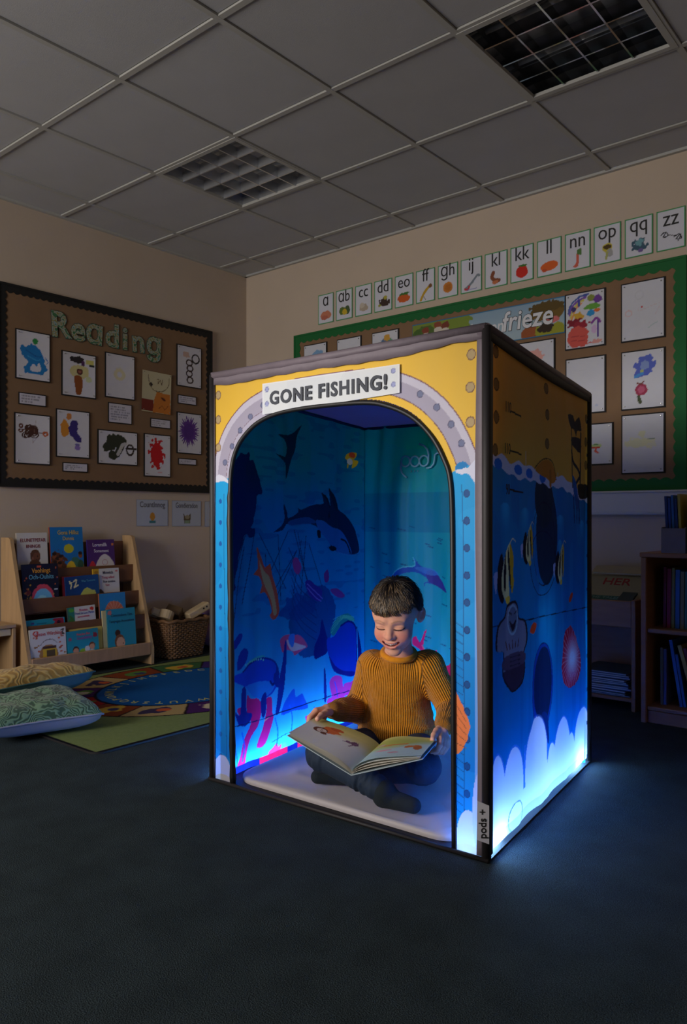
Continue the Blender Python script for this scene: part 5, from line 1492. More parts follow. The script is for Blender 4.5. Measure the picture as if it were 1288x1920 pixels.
# wicker basket with wooden toys
bk = empty('wicker_basket', (-4.025, 3.14, .0), 0, 'brown wicker basket of wooden toys beside the book rack', 'basket')
def rrect(hx, hy, r, n=7):
    o = []
    for cx, cy, a0 in ((hx - r, hy - r, 0), (-hx + r, hy - r, 90), (-hx + r, -hy + r, 180), (hx - r, -hy + r, 270)):
        for i in range(n + 1):
            a = R(a0 + 90 * i / n)
            o.append((cx + r * math.cos(a), cy + r * math.sin(a)))
    return o
def resample(p, n):
    p = np.vstack([p, p[:1]])
    s = np.r_[0, np.cumsum(np.linalg.norm(np.diff(p, axis=0), axis=1))]
    q = np.linspace(0, s[-1], n, endpoint=False)
    return np.c_[np.interp(q, s, p[:, 0]), np.interp(q, s, p[:, 1])]
M_wick = mat('wicker', (112, 78, 48), .6, noise=.25, scale=40)
wv = MB()
BH = .235
for k in range(19):
    z = .008 + k * BH / 19
    f = k / 19
    p = resample(np.array(rrect(.105 + .035 * f, .135 + .035 * f, .05)), 112)
    c = p / np.linalg.norm(p, axis=1)[:, None]
    off = .0045 * np.where((np.arange(112) // 2 + k) % 2 == 0, 1, -1)
    wv.tube([(a + n0 * o, b + n1 * o, z + .004) for (a, b), (n0, n1), o in zip(p, c, off)], .0062, 5, closed=True)
o = wv.build('weave', M_wick, bk, smooth=True); o['kind'] = 'stuff'
st = MB()
for a, b in zip(resample(np.array(rrect(.105, .135, .05)), 56), resample(np.array(rrect(.14, .17, .05)), 56)):
    st.tube([(a[0], a[1], .004), (b[0], b[1], BH)], .004, 5)
o = st.build('stakes', M_wick, bk, smooth=True); o['kind'] = 'stuff'
MB().tube([(a, b, BH + .006 + .004 * math.sin(i * .9)) for i, (a, b) in enumerate(resample(np.array(rrect(.143, .173, .05)), 90))], .011, 7, closed=True).build('rim', M_wick, bk, smooth=True)
MB().prism(rrect(.10, .13, .05), .001, .006).build('base', M_wick, bk)
M_toy = mat('pale_toy_wood', (188, 164, 128), .55, noise=.08, scale=10)
t = empty('wooden_toy', (-4.03, 3.045, .26), R(80), 'pale wooden toy with a round dark hole, at the left in the wicker basket', 'toy')
t.rotation_euler = (R(-20), R(24), R(70))
mb = MB()
n = 20
ring = [(.052 * math.cos(2 * math.pi * i / n), .062 * math.sin(2 * math.pi * i / n)) for i in range(n)]
inn = [(.026 * math.cos(2 * math.pi * i / n), .034 * math.sin(2 * math.pi * i / n)) for i in range(n)]
vs = [(x, y, z) for z in (-.028, .028) for x, y in ring] + [(x, y, z) for z in (-.028, .028) for x, y in inn]
fs = []
for i in range(n):
    j = (i + 1) % n
    fs += [(i, j, n + j, n + i), (2 * n + j, 2 * n + i, 3 * n + i, 3 * n + j), (n + i, n + j, 3 * n + j, 3 * n + i), (j, i, 2 * n + i, 2 * n + j)]
mb.add(vs, fs).build('body', M_toy, t)
MB().box((-.10, -.03, -.024), (-.046, .03, .024), bev=.008).build('arm', M_toy, t)
t = empty('wooden_block', (-4.055, 3.135, .276), 0, 'dark brown wooden block standing on edge in the middle of the wicker basket', 'toy')
t.rotation_euler = (R(38), R(14), R(30))
MB().box((-.05, -.035, -.03), (.05, .035, .03), bev=.004).build('block', mat('dark_wood', (92, 70, 46), .6, noise=.1, scale=12), t)
t = empty('wooden_block', (-3.985, 3.27, .280), 0, 'pale wooden block with small dark eye marks, lying across the right of the wicker basket', 'toy')
t.rotation_euler = (R(24), 0, R(-8))
MB().box((-.035, -.085, -.025), (.035, .085, .025), bev=.008).build('block', M_toy, t)
for y in (.03, .055):
    MB().tube([(.0345, y, .004), (.0365, y, .004)], .006, 10).build('eye_mark', M_pipe, t)

# pink seat with a cushion and a small wooden frame, half hidden by the tent
M_pink = mat('pink_cloth', (170, 110, 130), .85, bump=.2, bscale=60)
def blobmesh(name, rx, ry, rz, m, parent, loc=(0, 0, 0), p=2.6, seed=0):
    vs, fs = [], []
    a, b = 28, 16
    for j in range(b + 1):
        ph = -math.pi / 2 + math.pi * j / b
        for i in range(a):
            th = 2 * math.pi * i / a
            q = lambda c: math.copysign(abs(c) ** (2 / p), c)
            x, y, z = q(math.cos(ph)) * q(math.cos(th)), q(math.cos(ph)) * q(math.sin(th)), q(math.sin(ph))
            k = 1 + .03 * math.sin(3 * th + seed) * math.cos(ph)
            vs.append((x * rx * k, y * ry * k, z * rz))
    for j in range(b):
        for i in range(a):
            fs.append((j * a + i, j * a + (i + 1) % a, (j + 1) * a + (i + 1) % a, (j + 1) * a + i))
    return MB().add(vs, fs).build(name, m, parent, loc, smooth=True)
o = blobmesh('floor_pouf', .16, .20, .10, M_pink, None, (-4.03, 3.575, .102), 2.5); tag(o, 'pink floor pouf beyond the wicker basket, mostly hidden by the tent', 'pouf')
o = blobmesh('cushion', .13, .15, .055, mat('lilac_cloth', (150, 112, 150), .85), None, (-4.05, 3.545, .256), 2.6, 1); tag(o, 'small lilac cushion lying on the pink pouf', 'cushion')
t = empty('arch_toy', (-4.06, 3.53, .312), R(-10), 'small yellow wooden arch toy standing on the lilac cushion', 'toy')
for k, (a, z) in enumerate(((.055, .12), (.038, .095), (.022, .07))):
    pts = [(0, -a, 0), (0, -a, z * .6), (0, -a * .7, z * .9), (0, 0, z), (0, a * .7, z * .9), (0, a, z * .6), (0, a, 0)]
    MB().tube([tuple(p) for p in catmull(pts, 4, False)], .008, 8).build('arch', mat('ochre_wood_%d' % (k % 2), ((176, 130, 50), (130, 84, 40))[k % 2], .5), t, smooth=True)

# ------------------------------------------------------------------ rug and cushions
RX0, RX1, RY0, RY1 = -3.86, -2.557, 1.618, 3.60
rg = empty('rug', ((RX0 + RX1) / 2, (RY0 + RY1) / 2, 0), 0, 'green rug with a blue oval of letters ringed by picture squares', 'rug')
rw, rh = RX1 - RX0, RY1 - RY0
rcx, rcy = -3.235 - RX0, 2.64 - RY0
TILE = ((150, 30, 30), (70, 30, 90), (176, 150, 100), (130, 60, 30), (60, 100, 60), (60, 40, 110), (170, 40, 36), (176, 150, 100), (80, 34, 96), (150, 46, 40))
def pt_rug(P):
    U, V = P.U, P.V
    P.put((vnoise(U, V, 160, 2) - .3).clip(0, 1) * .3, (70, 100, 50))
    dx, dy = (U - rcx), (V - rcy)
    ro = np.sqrt((dx / .565) ** 2 + (dy / .74) ** 2)
    ri = np.sqrt((dx / .375) ** 2 + (dy / .535) ** 2)
    an = np.arctan2(dx / .47, dy / .64)
    P.put(ro < 1.02, (30, 18, 26))
    n = 14
    a = (an / (2 * math.pi) + .5) * n
    for k in range(n):
        s_ = (ro < 1) & (ri > 1.03) & (np.floor(a + .15) % n == k) & (abs((a + .15) % 1 - .5) < .478)
        P.put(s_, TILE[k % len(TILE)])
    rs = random.Random(11)
    for k in range(n):
        t = (k + .5 - .15) / n * 2 * math.pi - math.pi
        cx, cy = rcx + .468 * math.sin(t), rcy + .637 * math.cos(t)
        c = rs.choice(((206, 190, 150), (196, 160, 60), (206, 200, 190), (90, 130, 60)))
        if TILE[k % len(TILE)] == (176, 150, 100): c = (60, 50, 80)
        P.ell(cx, cy, .055, .075, c, wob=.4, ws=30, seed=k); P.ell(cx + .01, cy + .02, .025, .03, rs.choice(((196, 90, 50), (206, 196, 170), (60, 60, 100))), wob=.4, ws=40)
    P.put(ri < 1.03, (16, 18, 40)); P.put(ri < 1, (16, 84, 150))
    e = np.minimum(np.minimum(U, rw - U), np.minimum(V, rh - V))
    cr = ((U > rw - .05) & (V < .05) & ((U - rw + .05) ** 2 + (V - .05) ** 2 > .05 ** 2))
    P.put((e < .016) | cr, (20, 18, 26))
def rug_place(U, V):
    x, y = U - rw / 2, V - rh / 2
    # rounded corners
    r = .05
    qx, qy = abs(x) - (rw / 2 - r), abs(y) - (rh / 2 - r)
    d = np.sqrt(qx ** 2 + qy ** 2)
    k = np.where((qx > 0) & (qy > 0) & (d > r), r / np.maximum(d, 1e-6), 1.0)
    x = np.where(k < 1, np.sign(x) * (rw / 2 - r + qx * k), x)
    y = np.where(k < 1, np.sign(y) * (rh / 2 - r + qy * k), y)
    return np.stack([x, y, .0085 + 0 * U], 1)
sheet('rug_top', mat('rug_pile', attr=True, rough=.95, bump=.4, bscale=500, spec=.1), rg, rug_place, rw, rh, 250, 360, pt_rug, base=(122, 136, 84))
MB().prism(rrect(rw / 2, rh / 2, .05), .0005, .008).build('rug_backing', M_dark_sheet, rg)
M_rugl = mat('rug_lettering', (170, 170, 110), .9)
# letters round the oval, read from the middle
word = 'ABCDEFGHIJKLMNOPQRSTUVWXYZ 0123456789 '
nw = len(word)
for i, ch in enumerate(word):
    if ch == ' ': continue
    a = 2 * math.pi * i / nw + 2.2
    x, y = .375 * .84 * math.cos(a), .535 * .84 * math.sin(a)
    n_ = np.array((math.cos(a) / .375, math.sin(a) / .535)); n_ /= np.linalg.norm(n_)
    up = (n_[0], n_[1], 0); rt = (n_[1], -n_[0], 0)
    text(ch, .062, (rcx - rw / 2 + x, rcy - rh / 2 + y, .0088), rt, up, M_rugl, rg, 'rug_letter', .0006, bold=.012)


def cushion(name, loc, rz, w, d, h, tilt, top, side, label, seed):
    t = empty(name, loc, 0, label, 'cushion', 'floor cushions on the carpet')
    t.rotation_euler = (tilt[0], tilt[1], rz)
    n = 44
    u, v = np.meshgrid(np.linspace(-1, 1, n), np.linspace(-1, 1, n))
    u, v = u.ravel(), v.ravel()
    # edges of a stuffed square pull inward between its corners
    x = u * w / 2 * (1 - .07 * (1 - v ** 2))
    y = v * d / 2 * (1 - .07 * (1 - u ** 2))
    prof = np.clip((1 - u ** 4) * (1 - v ** 4), 0, 1) ** .42
    wr = (vnoise(u + 3, v + 3, 5, seed) - .5) * .016 * prof + (vnoise(u + v * .4 + 3, v - u * .3 + 3, 2.5, seed + 4) - .5) * .02 * prof
    i = np.arange((n - 1) * n).reshape(n - 1, n)[:, :-1].ravel()
    Q = np.stack([i, i + 1, i + n + 1, i + n], 1)
    o = link('top_cover', raw_mesh('top_cover', np.stack([x, y, h * .5 + h * .5 * prof + wr], 1), Q), top, t, smooth=True)
    o = link('underside', raw_mesh('underside', np.stack([x, y, h * .5 - h * .5 * prof ** .8], 1), Q[:, ::-1]), side, t, smooth=True)
    e = [(-1, -1), (1, -1), (1, 1), (-1, 1)]
    pts = []
    for (a, b), (c, dd) in zip(e, e[1:] + e[:1]):
        for k in range(12):
            q = k / 12
            U_, V_ = a + (c - a) * q, b + (dd - b) * q
            pts.append((U_ * w / 2 * (1 - .07 * (1 - V_ ** 2)), V_ * d / 2 * (1 - .07 * (1 - U_ ** 2)), h * .5))
    MB().tube(pts, .004, 6, closed=True).build('piping', side, t, smooth=True)
    return t
def swirl(name, a, b, scale, dist):
    m = bpy.data.materials.new(name)
    m.use_nodes = True
    N, L = m.node_tree.nodes, m.node_tree.links
    p = N['Principled BSDF']; p.inputs['Roughness'].default_value = .8; p.inputs['Sheen Weight'].default_value = .2
    tc = N.new('ShaderNodeTexCoord'); w = N.new('ShaderNodeTexWave')
    w.wave_type = 'RINGS'
    w.inputs['Scale'].default_value = scale; w.inputs['Distortion'].default_value = dist; w.inputs['Detail'].default_value = 1.5; w.inputs['Detail Scale'].default_value = .9
    L.new(tc.outputs['Object'], w.inputs['Vector'])
    r = N.new('ShaderNodeValToRGB'); e = r.color_ramp.elements
    e[0].position, e[0].color = .30, (*srgb(a), 1)
    e[1].position, e[1].color = .72, (*srgb(b), 1)
    L.new(w.outputs['Fac'], r.inputs[0]); L.new(r.outputs[0], p.inputs['Base Color'])
    bp = N.new('ShaderNodeBump'); bp.inputs['Strength'].default_value = .4; bp.inputs['Distance'].default_value = .004
    L.new(w.outputs['Fac'], bp.inputs['Height']); L.new(bp.outputs[0], p.inputs['Normal'])
    return m
cushion('floor_cushion', (-3.095, 1.665, .010), R(-15), .47, .44, .135, (0, 0), swirl('green_swirl_cloth', (46, 78, 58), (104, 138, 112), 20, 26), mat('grey_lining', (150, 150, 168), .7), 'green floor cushion with a leafy swirl pattern and a grey underside', 3)
cushion('floor_cushion', (-3.495, 1.79, .030), R(6), .50, .54, .150, (R(0), R(-11)), swirl('yellow_swirl_cloth', (164, 124, 50), (200, 166, 92), 14, 22), mat('teal_lining', (80, 120, 120), .7), 'mustard yellow floor cushion with pale swirls leaning on the green one', 5)

# ------------------------------------------------------------------ shelves on the right
M_dwood = mat('bookcase_wood', (150, 104, 70), .55, noise=.1, scale=8, stretch=(1, 1, 6))
bc = empty('bookcase', (-.68, 3.65, 0), 0, 'wooden bookcase with two rows of books against the back wall, right edge', 'bookcase')
def cb(lo, hi, name):
    MB().box((lo[0] + .68, lo[1] - 3.65, lo[2]), (hi[0] + .68, hi[1] - 3.65, hi[2]), bev=.003).build(name, M_dwood, bc)
cb((-1.178, 3.40, 0), (-1.155, 3.90, .712), 'side_panel'); cb((-.205, 3.40, 0), (-.182, 3.90, .712), 'side_panel')
cb((-1.182, 3.395, .713), (-.178, 3.90, .733), 'top_board'); cb((-1.154, 3.41, .388), (-.206, 3.89, .407), 'shelf_board'); cb((-1.154, 3.41, .055), (-.206, 3.89, .073), 'shelf_board')
cb((-1.154, 3.415, 0), (-.206, 3.43, .054), 'plinth'); cb((-1.154, 3.891, .0), (-.206, 3.899, .712), 'back_panel')
BOOKC = ((110, 30, 36), (150, 40, 40), (60, 50, 50), (110, 110, 60), (40, 90, 150), (120, 110, 70), (60, 110, 100), (30, 60, 130), (90, 90, 110), (170, 150, 60), (50, 80, 70), (20, 50, 110), (140, 130, 120), (96, 60, 50))
def thin_book(x, y, z, w, d, h, col, lean, label, group, rz=0.0, name='book'):
    t = empty(name, (x, y, z), 0, label, 'book', group)
    t.rotation_euler = (0, lean, rz)
    c = mat('spine_%d_%d_%d' % col, col, .55)
    mb = MB().box((-w / 2, -d / 2, 0), (-w / 2 + .0018, d / 2, h)).box((w / 2 - .0018, -d / 2, 0), (w / 2, d / 2, h)).box((-w / 2 + .0018, -d / 2, 0), (w / 2 - .0018, -d / 2 + .002, h))
    mb.build('cover', c, t)
    MB().box((-w / 2 + .002, -d / 2 + .0022, .002), (w / 2 - .002, d / 2 - .003, h - .003)).build('pages', M_page, t)
    return t
COLN = {(110, 30, 36): 'dark red', (150, 40, 40): 'red', (60, 50, 50): 'dark brown', (110, 110, 60): 'olive', (40, 90, 150): 'blue', (120, 110, 70): 'tan', (60, 110, 100): 'teal', (30, 60, 130): 'deep blue', (90, 90, 110): 'grey', (170, 150, 60): 'yellow', (50, 80, 70): 'dark green', (20, 50, 110): 'navy', (140, 130, 120): 'pale grey', (96, 60, 50): 'brown'}
ORD = ('first', 'second', 'third', 'fourth', 'fifth', 'sixth', 'seventh', 'eighth', 'ninth', 'tenth', 'eleventh', 'twelfth', 'thirteenth', 'fourteenth', 'fifteenth', 'sixteenth', 'seventeenth', 'eighteenth', 'nineteenth', 'twentieth', 'twenty-first', 'twenty-second', 'twenty-third', 'twenty-fourth', 'twenty-fifth', 'twenty-sixth', 'twenty-seventh', 'twenty-eighth')
rs = random.Random(21)
x = -1.108
for i in range(11):
    w = rs.uniform(.010, .019)
    c = BOOKC[(i * 1 + (0 if i < 2 else 1)) % len(BOOKC)]
    thin_book(x + w / 2, 3.575, .4075, w, .20, .262 - .002 * i + rs.uniform(-.014, .006), c, R(.6), '%s thin book standing %s from the left on the upper bookcase shelf' % (COLN[c], ORD[i]), 'upright books on the upper shelf')
    x += w + .0035
x = -1.118
for i in range(8):
    w = rs.uniform(.010, .016)
    c = BOOKC[(i * 5 + 3) % len(BOOKC)] if i != 2 else (40, 90, 150)
    ln = (0, 0, -9, -9, -15, -16, -17, -17, -18, -18, -19, -19)[i]
    thin_book(x + w / 2 + (.0 if i < 2 else .052), 3.575, .0745 + w * .5 * math.sin(R(abs(ln))), w, .21, (.245, .24, .285, .225, .27, .26, .25, .265, .23, .25, .22, .24)[i], c, R(ln), '%s thin book %s from the left on the lower bookcase shelf, %s' % (COLN[c], ORD[i], 'upright' if i < 2 else 'leaning'), 'books on the lower shelf')
    nx_ = (0, 0, -9, -9, -15, -16, -17, -17, -18, -18, -19, -19, -19)[i + 1]
    x += (w + .003) / math.cos(R(nx_)) + .27 * max(0, math.tan(R(-nx_)) - math.tan(R(-ln))) * (i > 1)
# magazine boxes on top of the bookcase
M_box = mat('grey_card_box', (120, 110, 112), .8, noise=.08)
for bi, (x0, lab) in enumerate(((-1.092, 'grey card magazine box on top of the bookcase, left one'), (-.988, 'grey card magazine box on top of the bookcase, right one at the picture edge'))):
    t = empty('magazine_box', (x0 + .049, 3.50, .7335), 0, lab, 'box', 'magazine boxes on the bookcase')
    for lo, hi, n_ in (((-.049, -.10, 0), (.049, -.096, .105), 'front_panel'), ((-.049, .096, 0), (.049, .10, .24), 'back_panel'), ((-.049, -.0955, .0), (-.045, .0955, .11), 'side_panel'), ((.045, -.0955, .0), (.049, .0955, .11), 'side_panel'), ((-.0445, -.0955, 0), (.0445, .0955, .004), 'base_panel')):
        MB().box(lo, hi).build(n_, M_box, t)
    x = x0 + .016
    for i in range(5):
        w = .010
        c = ((20, 50, 110), (30, 60, 130), (40, 90, 150), (20, 50, 110), (170, 150, 60), (50, 80, 70)) [(i + bi * 4) % 6]
        thin_book(x + w / 2, 3.50, .738, w, .16, .225 + (.012, .004, .016, .0, .02, -.01)[i], c, R(-2.5), '%s slim book, %s in the %s magazine box' % (COLN[c], ORD[i], ('left', 'right')[bi]), 'slim books in the magazine boxes')
        x += w + .0035
# low book box beside it
lu = empty('book_browser', (-1.70, 3.72, 0), 0, 'low dark wooden book browser box between the tent and the bookcase', 'storage unit')
def lb(lo, hi, name, m=M_dwood):
    MB().box((lo[0] + 1.70, lo[1] - 3.72, lo[2]), (hi[0] + 1.70, hi[1] - 3.72, hi[2]), bev=.003).build(name, m, lu)
lb((-1.273, 3.55, 0), (-1.253, 3.90, .508), 'side_panel'); lb((-2.10, 3.55, 0), (-2.08, 3.90, .508), 'side_panel')
lb((-2.079, 3.555, .380), (-1.274, 3.57, .502), 'front_panel'); lb((-2.079, 3.88, .10), (-1.274, 3.895, .508), 'back_panel'); lb((-2.079, 3.571, .380), (-1.274, 3.879, .392), 'tray_board'); lb((-2.079, 3.56, .040), (-1.274, 3.879, .056), 'shelf_board')
def flat_book(x, y, z, w, d, th, col, rz, label, group, tl=None, tilt=0.0):
    t = empty('flat_book', (x, y, z), 0, label, 'book', group)
    t.rotation_euler = (tilt, 0, rz)
    c = mat('cover_%d_%d_%d' % col, col, .5)
    MB().box((-w / 2, -d / 2, 0), (w / 2, d / 2, .002)).box((-w / 2, -d / 2, th - .002), (w / 2, d / 2, th)).build('cover', c, t)
    MB().box((-w / 2 + .003, -d / 2 + .003, .0021), (w / 2 - .003, d / 2 - .003, th - .0021)).build('pages', M_page, t)
    if tl:
        text(tl[0], tl[1], (0, d * .12, th + .0002), (1, 0, 0), (0, 1, 0), mat('ink_%d_%d_%d' % tl[2], tl[2], .6), t, bold=.012)
    return t
flat_book(-1.42, 3.735, .535, .30, .20, .010, (150, 140, 110), R(1), 'cream book with red lettering propped on the low browser box', 'books lying in the browser box', ('HER', .075, (150, 40, 40)), R(34))
flat_book(-1.318, 3.625, .508, .07, .09, .008, (40, 56, 54), R(-2), 'dark slate book propped at the right end of the browser box', 'books lying in the browser box', None, R(24))
flat_book(-1.42, 3.838, .618, .28, .075, .010, (176, 160, 130), R(0), 'pale book propped at the back of the browser box', 'books lying in the browser box', None, R(24))
flat_book(-1.43, 3.615, .492, .24, .075, .006, (20, 84, 76), R(1), 'teal booklet at the front of the browser box', 'books lying in the browser box', ('THE TALES', .03, (110, 140, 130)), R(24))
z = .0565
for i in range(11):
    th = rs.uniform(.006, .011)
    c = ((60, 80, 100), (90, 110, 120), (70, 60, 60), (50, 70, 110), (110, 110, 110))[i % 5]
    flat_book(-1.42 + rs.uniform(-.012, .012), 3.70 + rs.uniform(-.008, .008), z, .24, .24, th, c, R(rs.uniform(-4, 4)), 'slim flat book, %s from the bottom of the pile in the browser box' % ORD[i], 'pile of books low in the browser box')
    z += th + .0008

# ------------------------------------------------------------------ the boy, grown as smooth surfaces from tapered limbs
BOY = (-1.5848, 2.1687)
boy_xy = BOY


class Field:
    """a distance field on a grid whose steps may vary along each axis"""
    def __init__(s, xs, ys, zs):
        s.a = [np.asarray(k, np.float32) for k in (xs, ys, zs)]
        s.D = np.full([len(k) for k in s.a], .05, np.float32)

    def _win(s, lo, hi):
        w = []
        for k in range(3):
            i0 = max(0, int(np.searchsorted(s.a[k], lo[k])) - 1)
            i1 = min(len(s.a[k]), int(np.searchsorted(s.a[k], hi[k])) + 1)
            if i1 <= i0: return None
            w.append(slice(i0, i1))
        return tuple(w)

    def apply(s, lo, hi, fn, k=.012, sub=False):
        m = .03 + k
        w = s._win([q - m for q in lo], [q + m for q in hi])
        if w is None: return s
        X = s.a[0][w[0]][:, None, None]
        Y = s.a[1][w[1]][None, :, None]
        Z = s.a[2][w[2]][None, None, :]
        d = fn(X, Y, Z)
        A = s.D[w]
        if sub:
            h = np.clip(.5 - .5 * (A + d) / k, 0, 1)
            s.D[w] = A * (1 - h) - d * h + k * h * (1 - h)
        else:
            s.D[w] = smin(A, d, k)
        return s

    def cap(s, a, b, ra, rb, k=.012, sub=False):
        a, b = np.asarray(a, float), np.asarray(b, float)
        r = max(ra, rb)
        return s.apply(np.minimum(a, b) - r, np.maximum(a, b) + r, lambda X, Y, Z: sd_cap(X, Y, Z, a, b, ra, rb), k, sub)

    def chain(s, pts, rs, k=.006):
        for p, q, r0, r1 in zip(pts[:-1], pts[1:], rs[:-1], rs[1:]):
            s.cap(p, q, r0, r1, k)
        return s

    def ell(s, c, r, k=.012, sub=False, M=None):
        c = np.asarray(c, float)
        R_ = max(r)
        return s.apply(c - R_, c + R_, lambda X, Y, Z: sd_ell(X, Y, Z, c, r, M), k, sub)

    def mesh(s):
        """surface nets"""
        D = s.D
        S = D < 0
        n = np.zeros([k - 1 for k in D.shape], np.int8)
        for i in (0, 1):
            for j in (0, 1):
                for l in (0, 1):
                    n += S[i:D.shape[0] - 1 + i, j:D.shape[1] - 1 + j, l:D.shape[2] - 1 + l]
        act = np.nonzero((n > 0) & (n < 8))
        C = [np.asarray(k) for k in act]
        acc = np.zeros((len(C[0]), 3))
        cnt = np.zeros(len(C[0]))
        for ax in range(3):
            o1, o2 = [k for k in range(3) if k != ax]
            for p in (0, 1):
                for q in (0, 1):
                    ia = [C[0].copy(), C[1].copy(), C[2].copy()]
                    ia[o1] = ia[o1] + p
                    ia[o2] = ia[o2] + q
                    ib = list(ia)
                    ib[ax] = ia[ax] + 1
                    da, db = D[tuple(ia)], D[tuple(ib)]
                    m = (da < 0) != (db < 0)
                    t = np.where(m, da / np.where(m, da - db, 1), 0)
                    P = np.zeros((len(t), 3))
                    for k in range(3):
                        pa, pb = s.a[k][ia[k]], s.a[k][ib[k]]
                        P[:, k] = pa + (pb - pa) * t
                    acc += P * m[:, None]
                    cnt += m
        V = acc / cnt[:, None]
        vid = np.full(n.shape, -1, np.int32)
        vid[act] = np.arange(len(V))
        Q = []
        for ax in range(3):
            o1, o2 = [(1, 2), (2, 0), (0, 1)][ax]
            sl0, sl1 = [slice(None)] * 3, [slice(None)] * 3
            sl0[ax], sl1[ax] = slice(0, -1), slice(1, None)
            e = np.nonzero(S[tuple(sl0)] != S[tuple(sl1)])
            e = [np.asarray(k) for k in e]
            ok = (e[o1] > 0) & (e[o2] > 0) & (e[o1] < n.shape[o1]) & (e[o2] < n.shape[o2])
            e = [k[ok] for k in e]
            neg = S[tuple(e)]
            ids = []
            for d1, d2 in ((-1, -1), (0, -1), (0, 0), (-1, 0)):
                i = list(e)
                i[o1] = e[o1] + d1
                i[o2] = e[o2] + d2
                ids.append(vid[tuple(i)])
            q = np.stack(ids, 1)
            q[~neg] = q[~neg][:, ::-1]
            Q.append(q)
        return V, np.vstack(Q)


def smin(a, b, k):
    h = np.clip(k - np.abs(a - b), 0, None) / k
    return np.minimum(a, b) - h * h * k * .25


def sd_cap(X, Y, Z, a, b, ra, rb):
    d = b - a
    L2 = max(float(d @ d), 1e-12)
    t = np.clip(((X - a[0]) * d[0] + (Y - a[1]) * d[1] + (Z - a[2]) * d[2]) / L2, 0, 1)
    return np.sqrt((X - a[0] - t * d[0]) ** 2 + (Y - a[1] - t * d[1]) ** 2 + (Z - a[2] - t * d[2]) ** 2) - (ra + (rb - ra) * t)


def sd_ell(X, Y, Z, c, r, M=None):
    x, y, z = X - c[0], Y - c[1], Z - c[2]
    if M is not None:
        x, y, z = (M[i][0] * x + M[i][1] * y + M[i][2] * z for i in range(3))
    k0 = np.sqrt((x / r[0]) ** 2 + (y / r[1]) ** 2 + (z / r[2]) ** 2)
    k1 = np.sqrt((x / r[0] ** 2) ** 2 + (y / r[1] ** 2) ** 2 + (z / r[2] ** 2) ** 2)
    return k0 * (k0 - 1) / np.maximum(k1, 1e-6)


def axis(lo, hi, coarse, fine):
    """grid line positions: coarse steps, finer inside the given spans"""
    p, x = [lo], lo
    while x < hi:
        st = coarse
        for a, b, f in fine:
            if a - coarse * .5 <= x <= b:
                st = min(st, f)
        x += st
        p.append(x)
    return np.array(p)


J = dict(hipR=(-.062, .020, .090), hipL=(.066, .0, .090), kneeR=(-.240, -.250, .146), kneeL=(.062, -.295, .122), ankR=(-.0585, -.405, .080), toeR=(.020, -.452, .058),
         heelR=(-.062, -.392, .062), ankL=(-.165, -.185, .066), toeL=(-.262, -.196, .056), heelL=(-.180, -.190, .056), pelvis=(.005, .025, .105), waist=(.007, .025, .20),
         chest=(.010, .010, .305), neck=(.008, -.040, .415), shR=(-.078, .005, .371), shL=(.108, -.035, .378), elR=(-.128, .045, .215), elL=(.186, -.055, .232),
         wrR=(-.213, -.135, .252), wrL=(.135, -.252, .230), head=(-.008, -.140, .566))
J = {k: np.array(v) for k, v in J.items()}

# head axes: x to the boy's left, y out of the face, z up
YAW, PIT = R(21), R(21)
hf = np.array((-math.sin(YAW) * math.cos(PIT), -math.cos(YAW) * math.cos(PIT), -math.sin(PIT)))
hr = np.array((math.cos(YAW), -math.sin(YAW), 0))
hu = np.cross(hf, hr)
HC, HS = J['head'], .99


def to_head(X, Y, Z):
    x, y, z = X - HC[0], Y - HC[1], Z - HC[2]
    return tuple((a[0] * x + a[1] * y + a[2] * z) / HS for a in (hr, hf, hu))


def from_head(p):
    p = np.asarray(p, float) * HS
    return HC + p[..., :1] * hr + p[..., 1:2] * hf + p[..., 2:] * hu


A_ = lambda *p: np.array(p, float)


def skull(x, y, z):
    d = sd_ell(x, y, z, A_(0, -.014, .032), (.0745, .093, .083))
    d = smin(d, sd_ell(x, y, z, A_(0, .030, .022), (.066, .056, .062)), .02)
    d = smin(d, sd_ell(x, y, z, A_(0, .030, -.049), (.056, .053, .063)), .03)
    return d


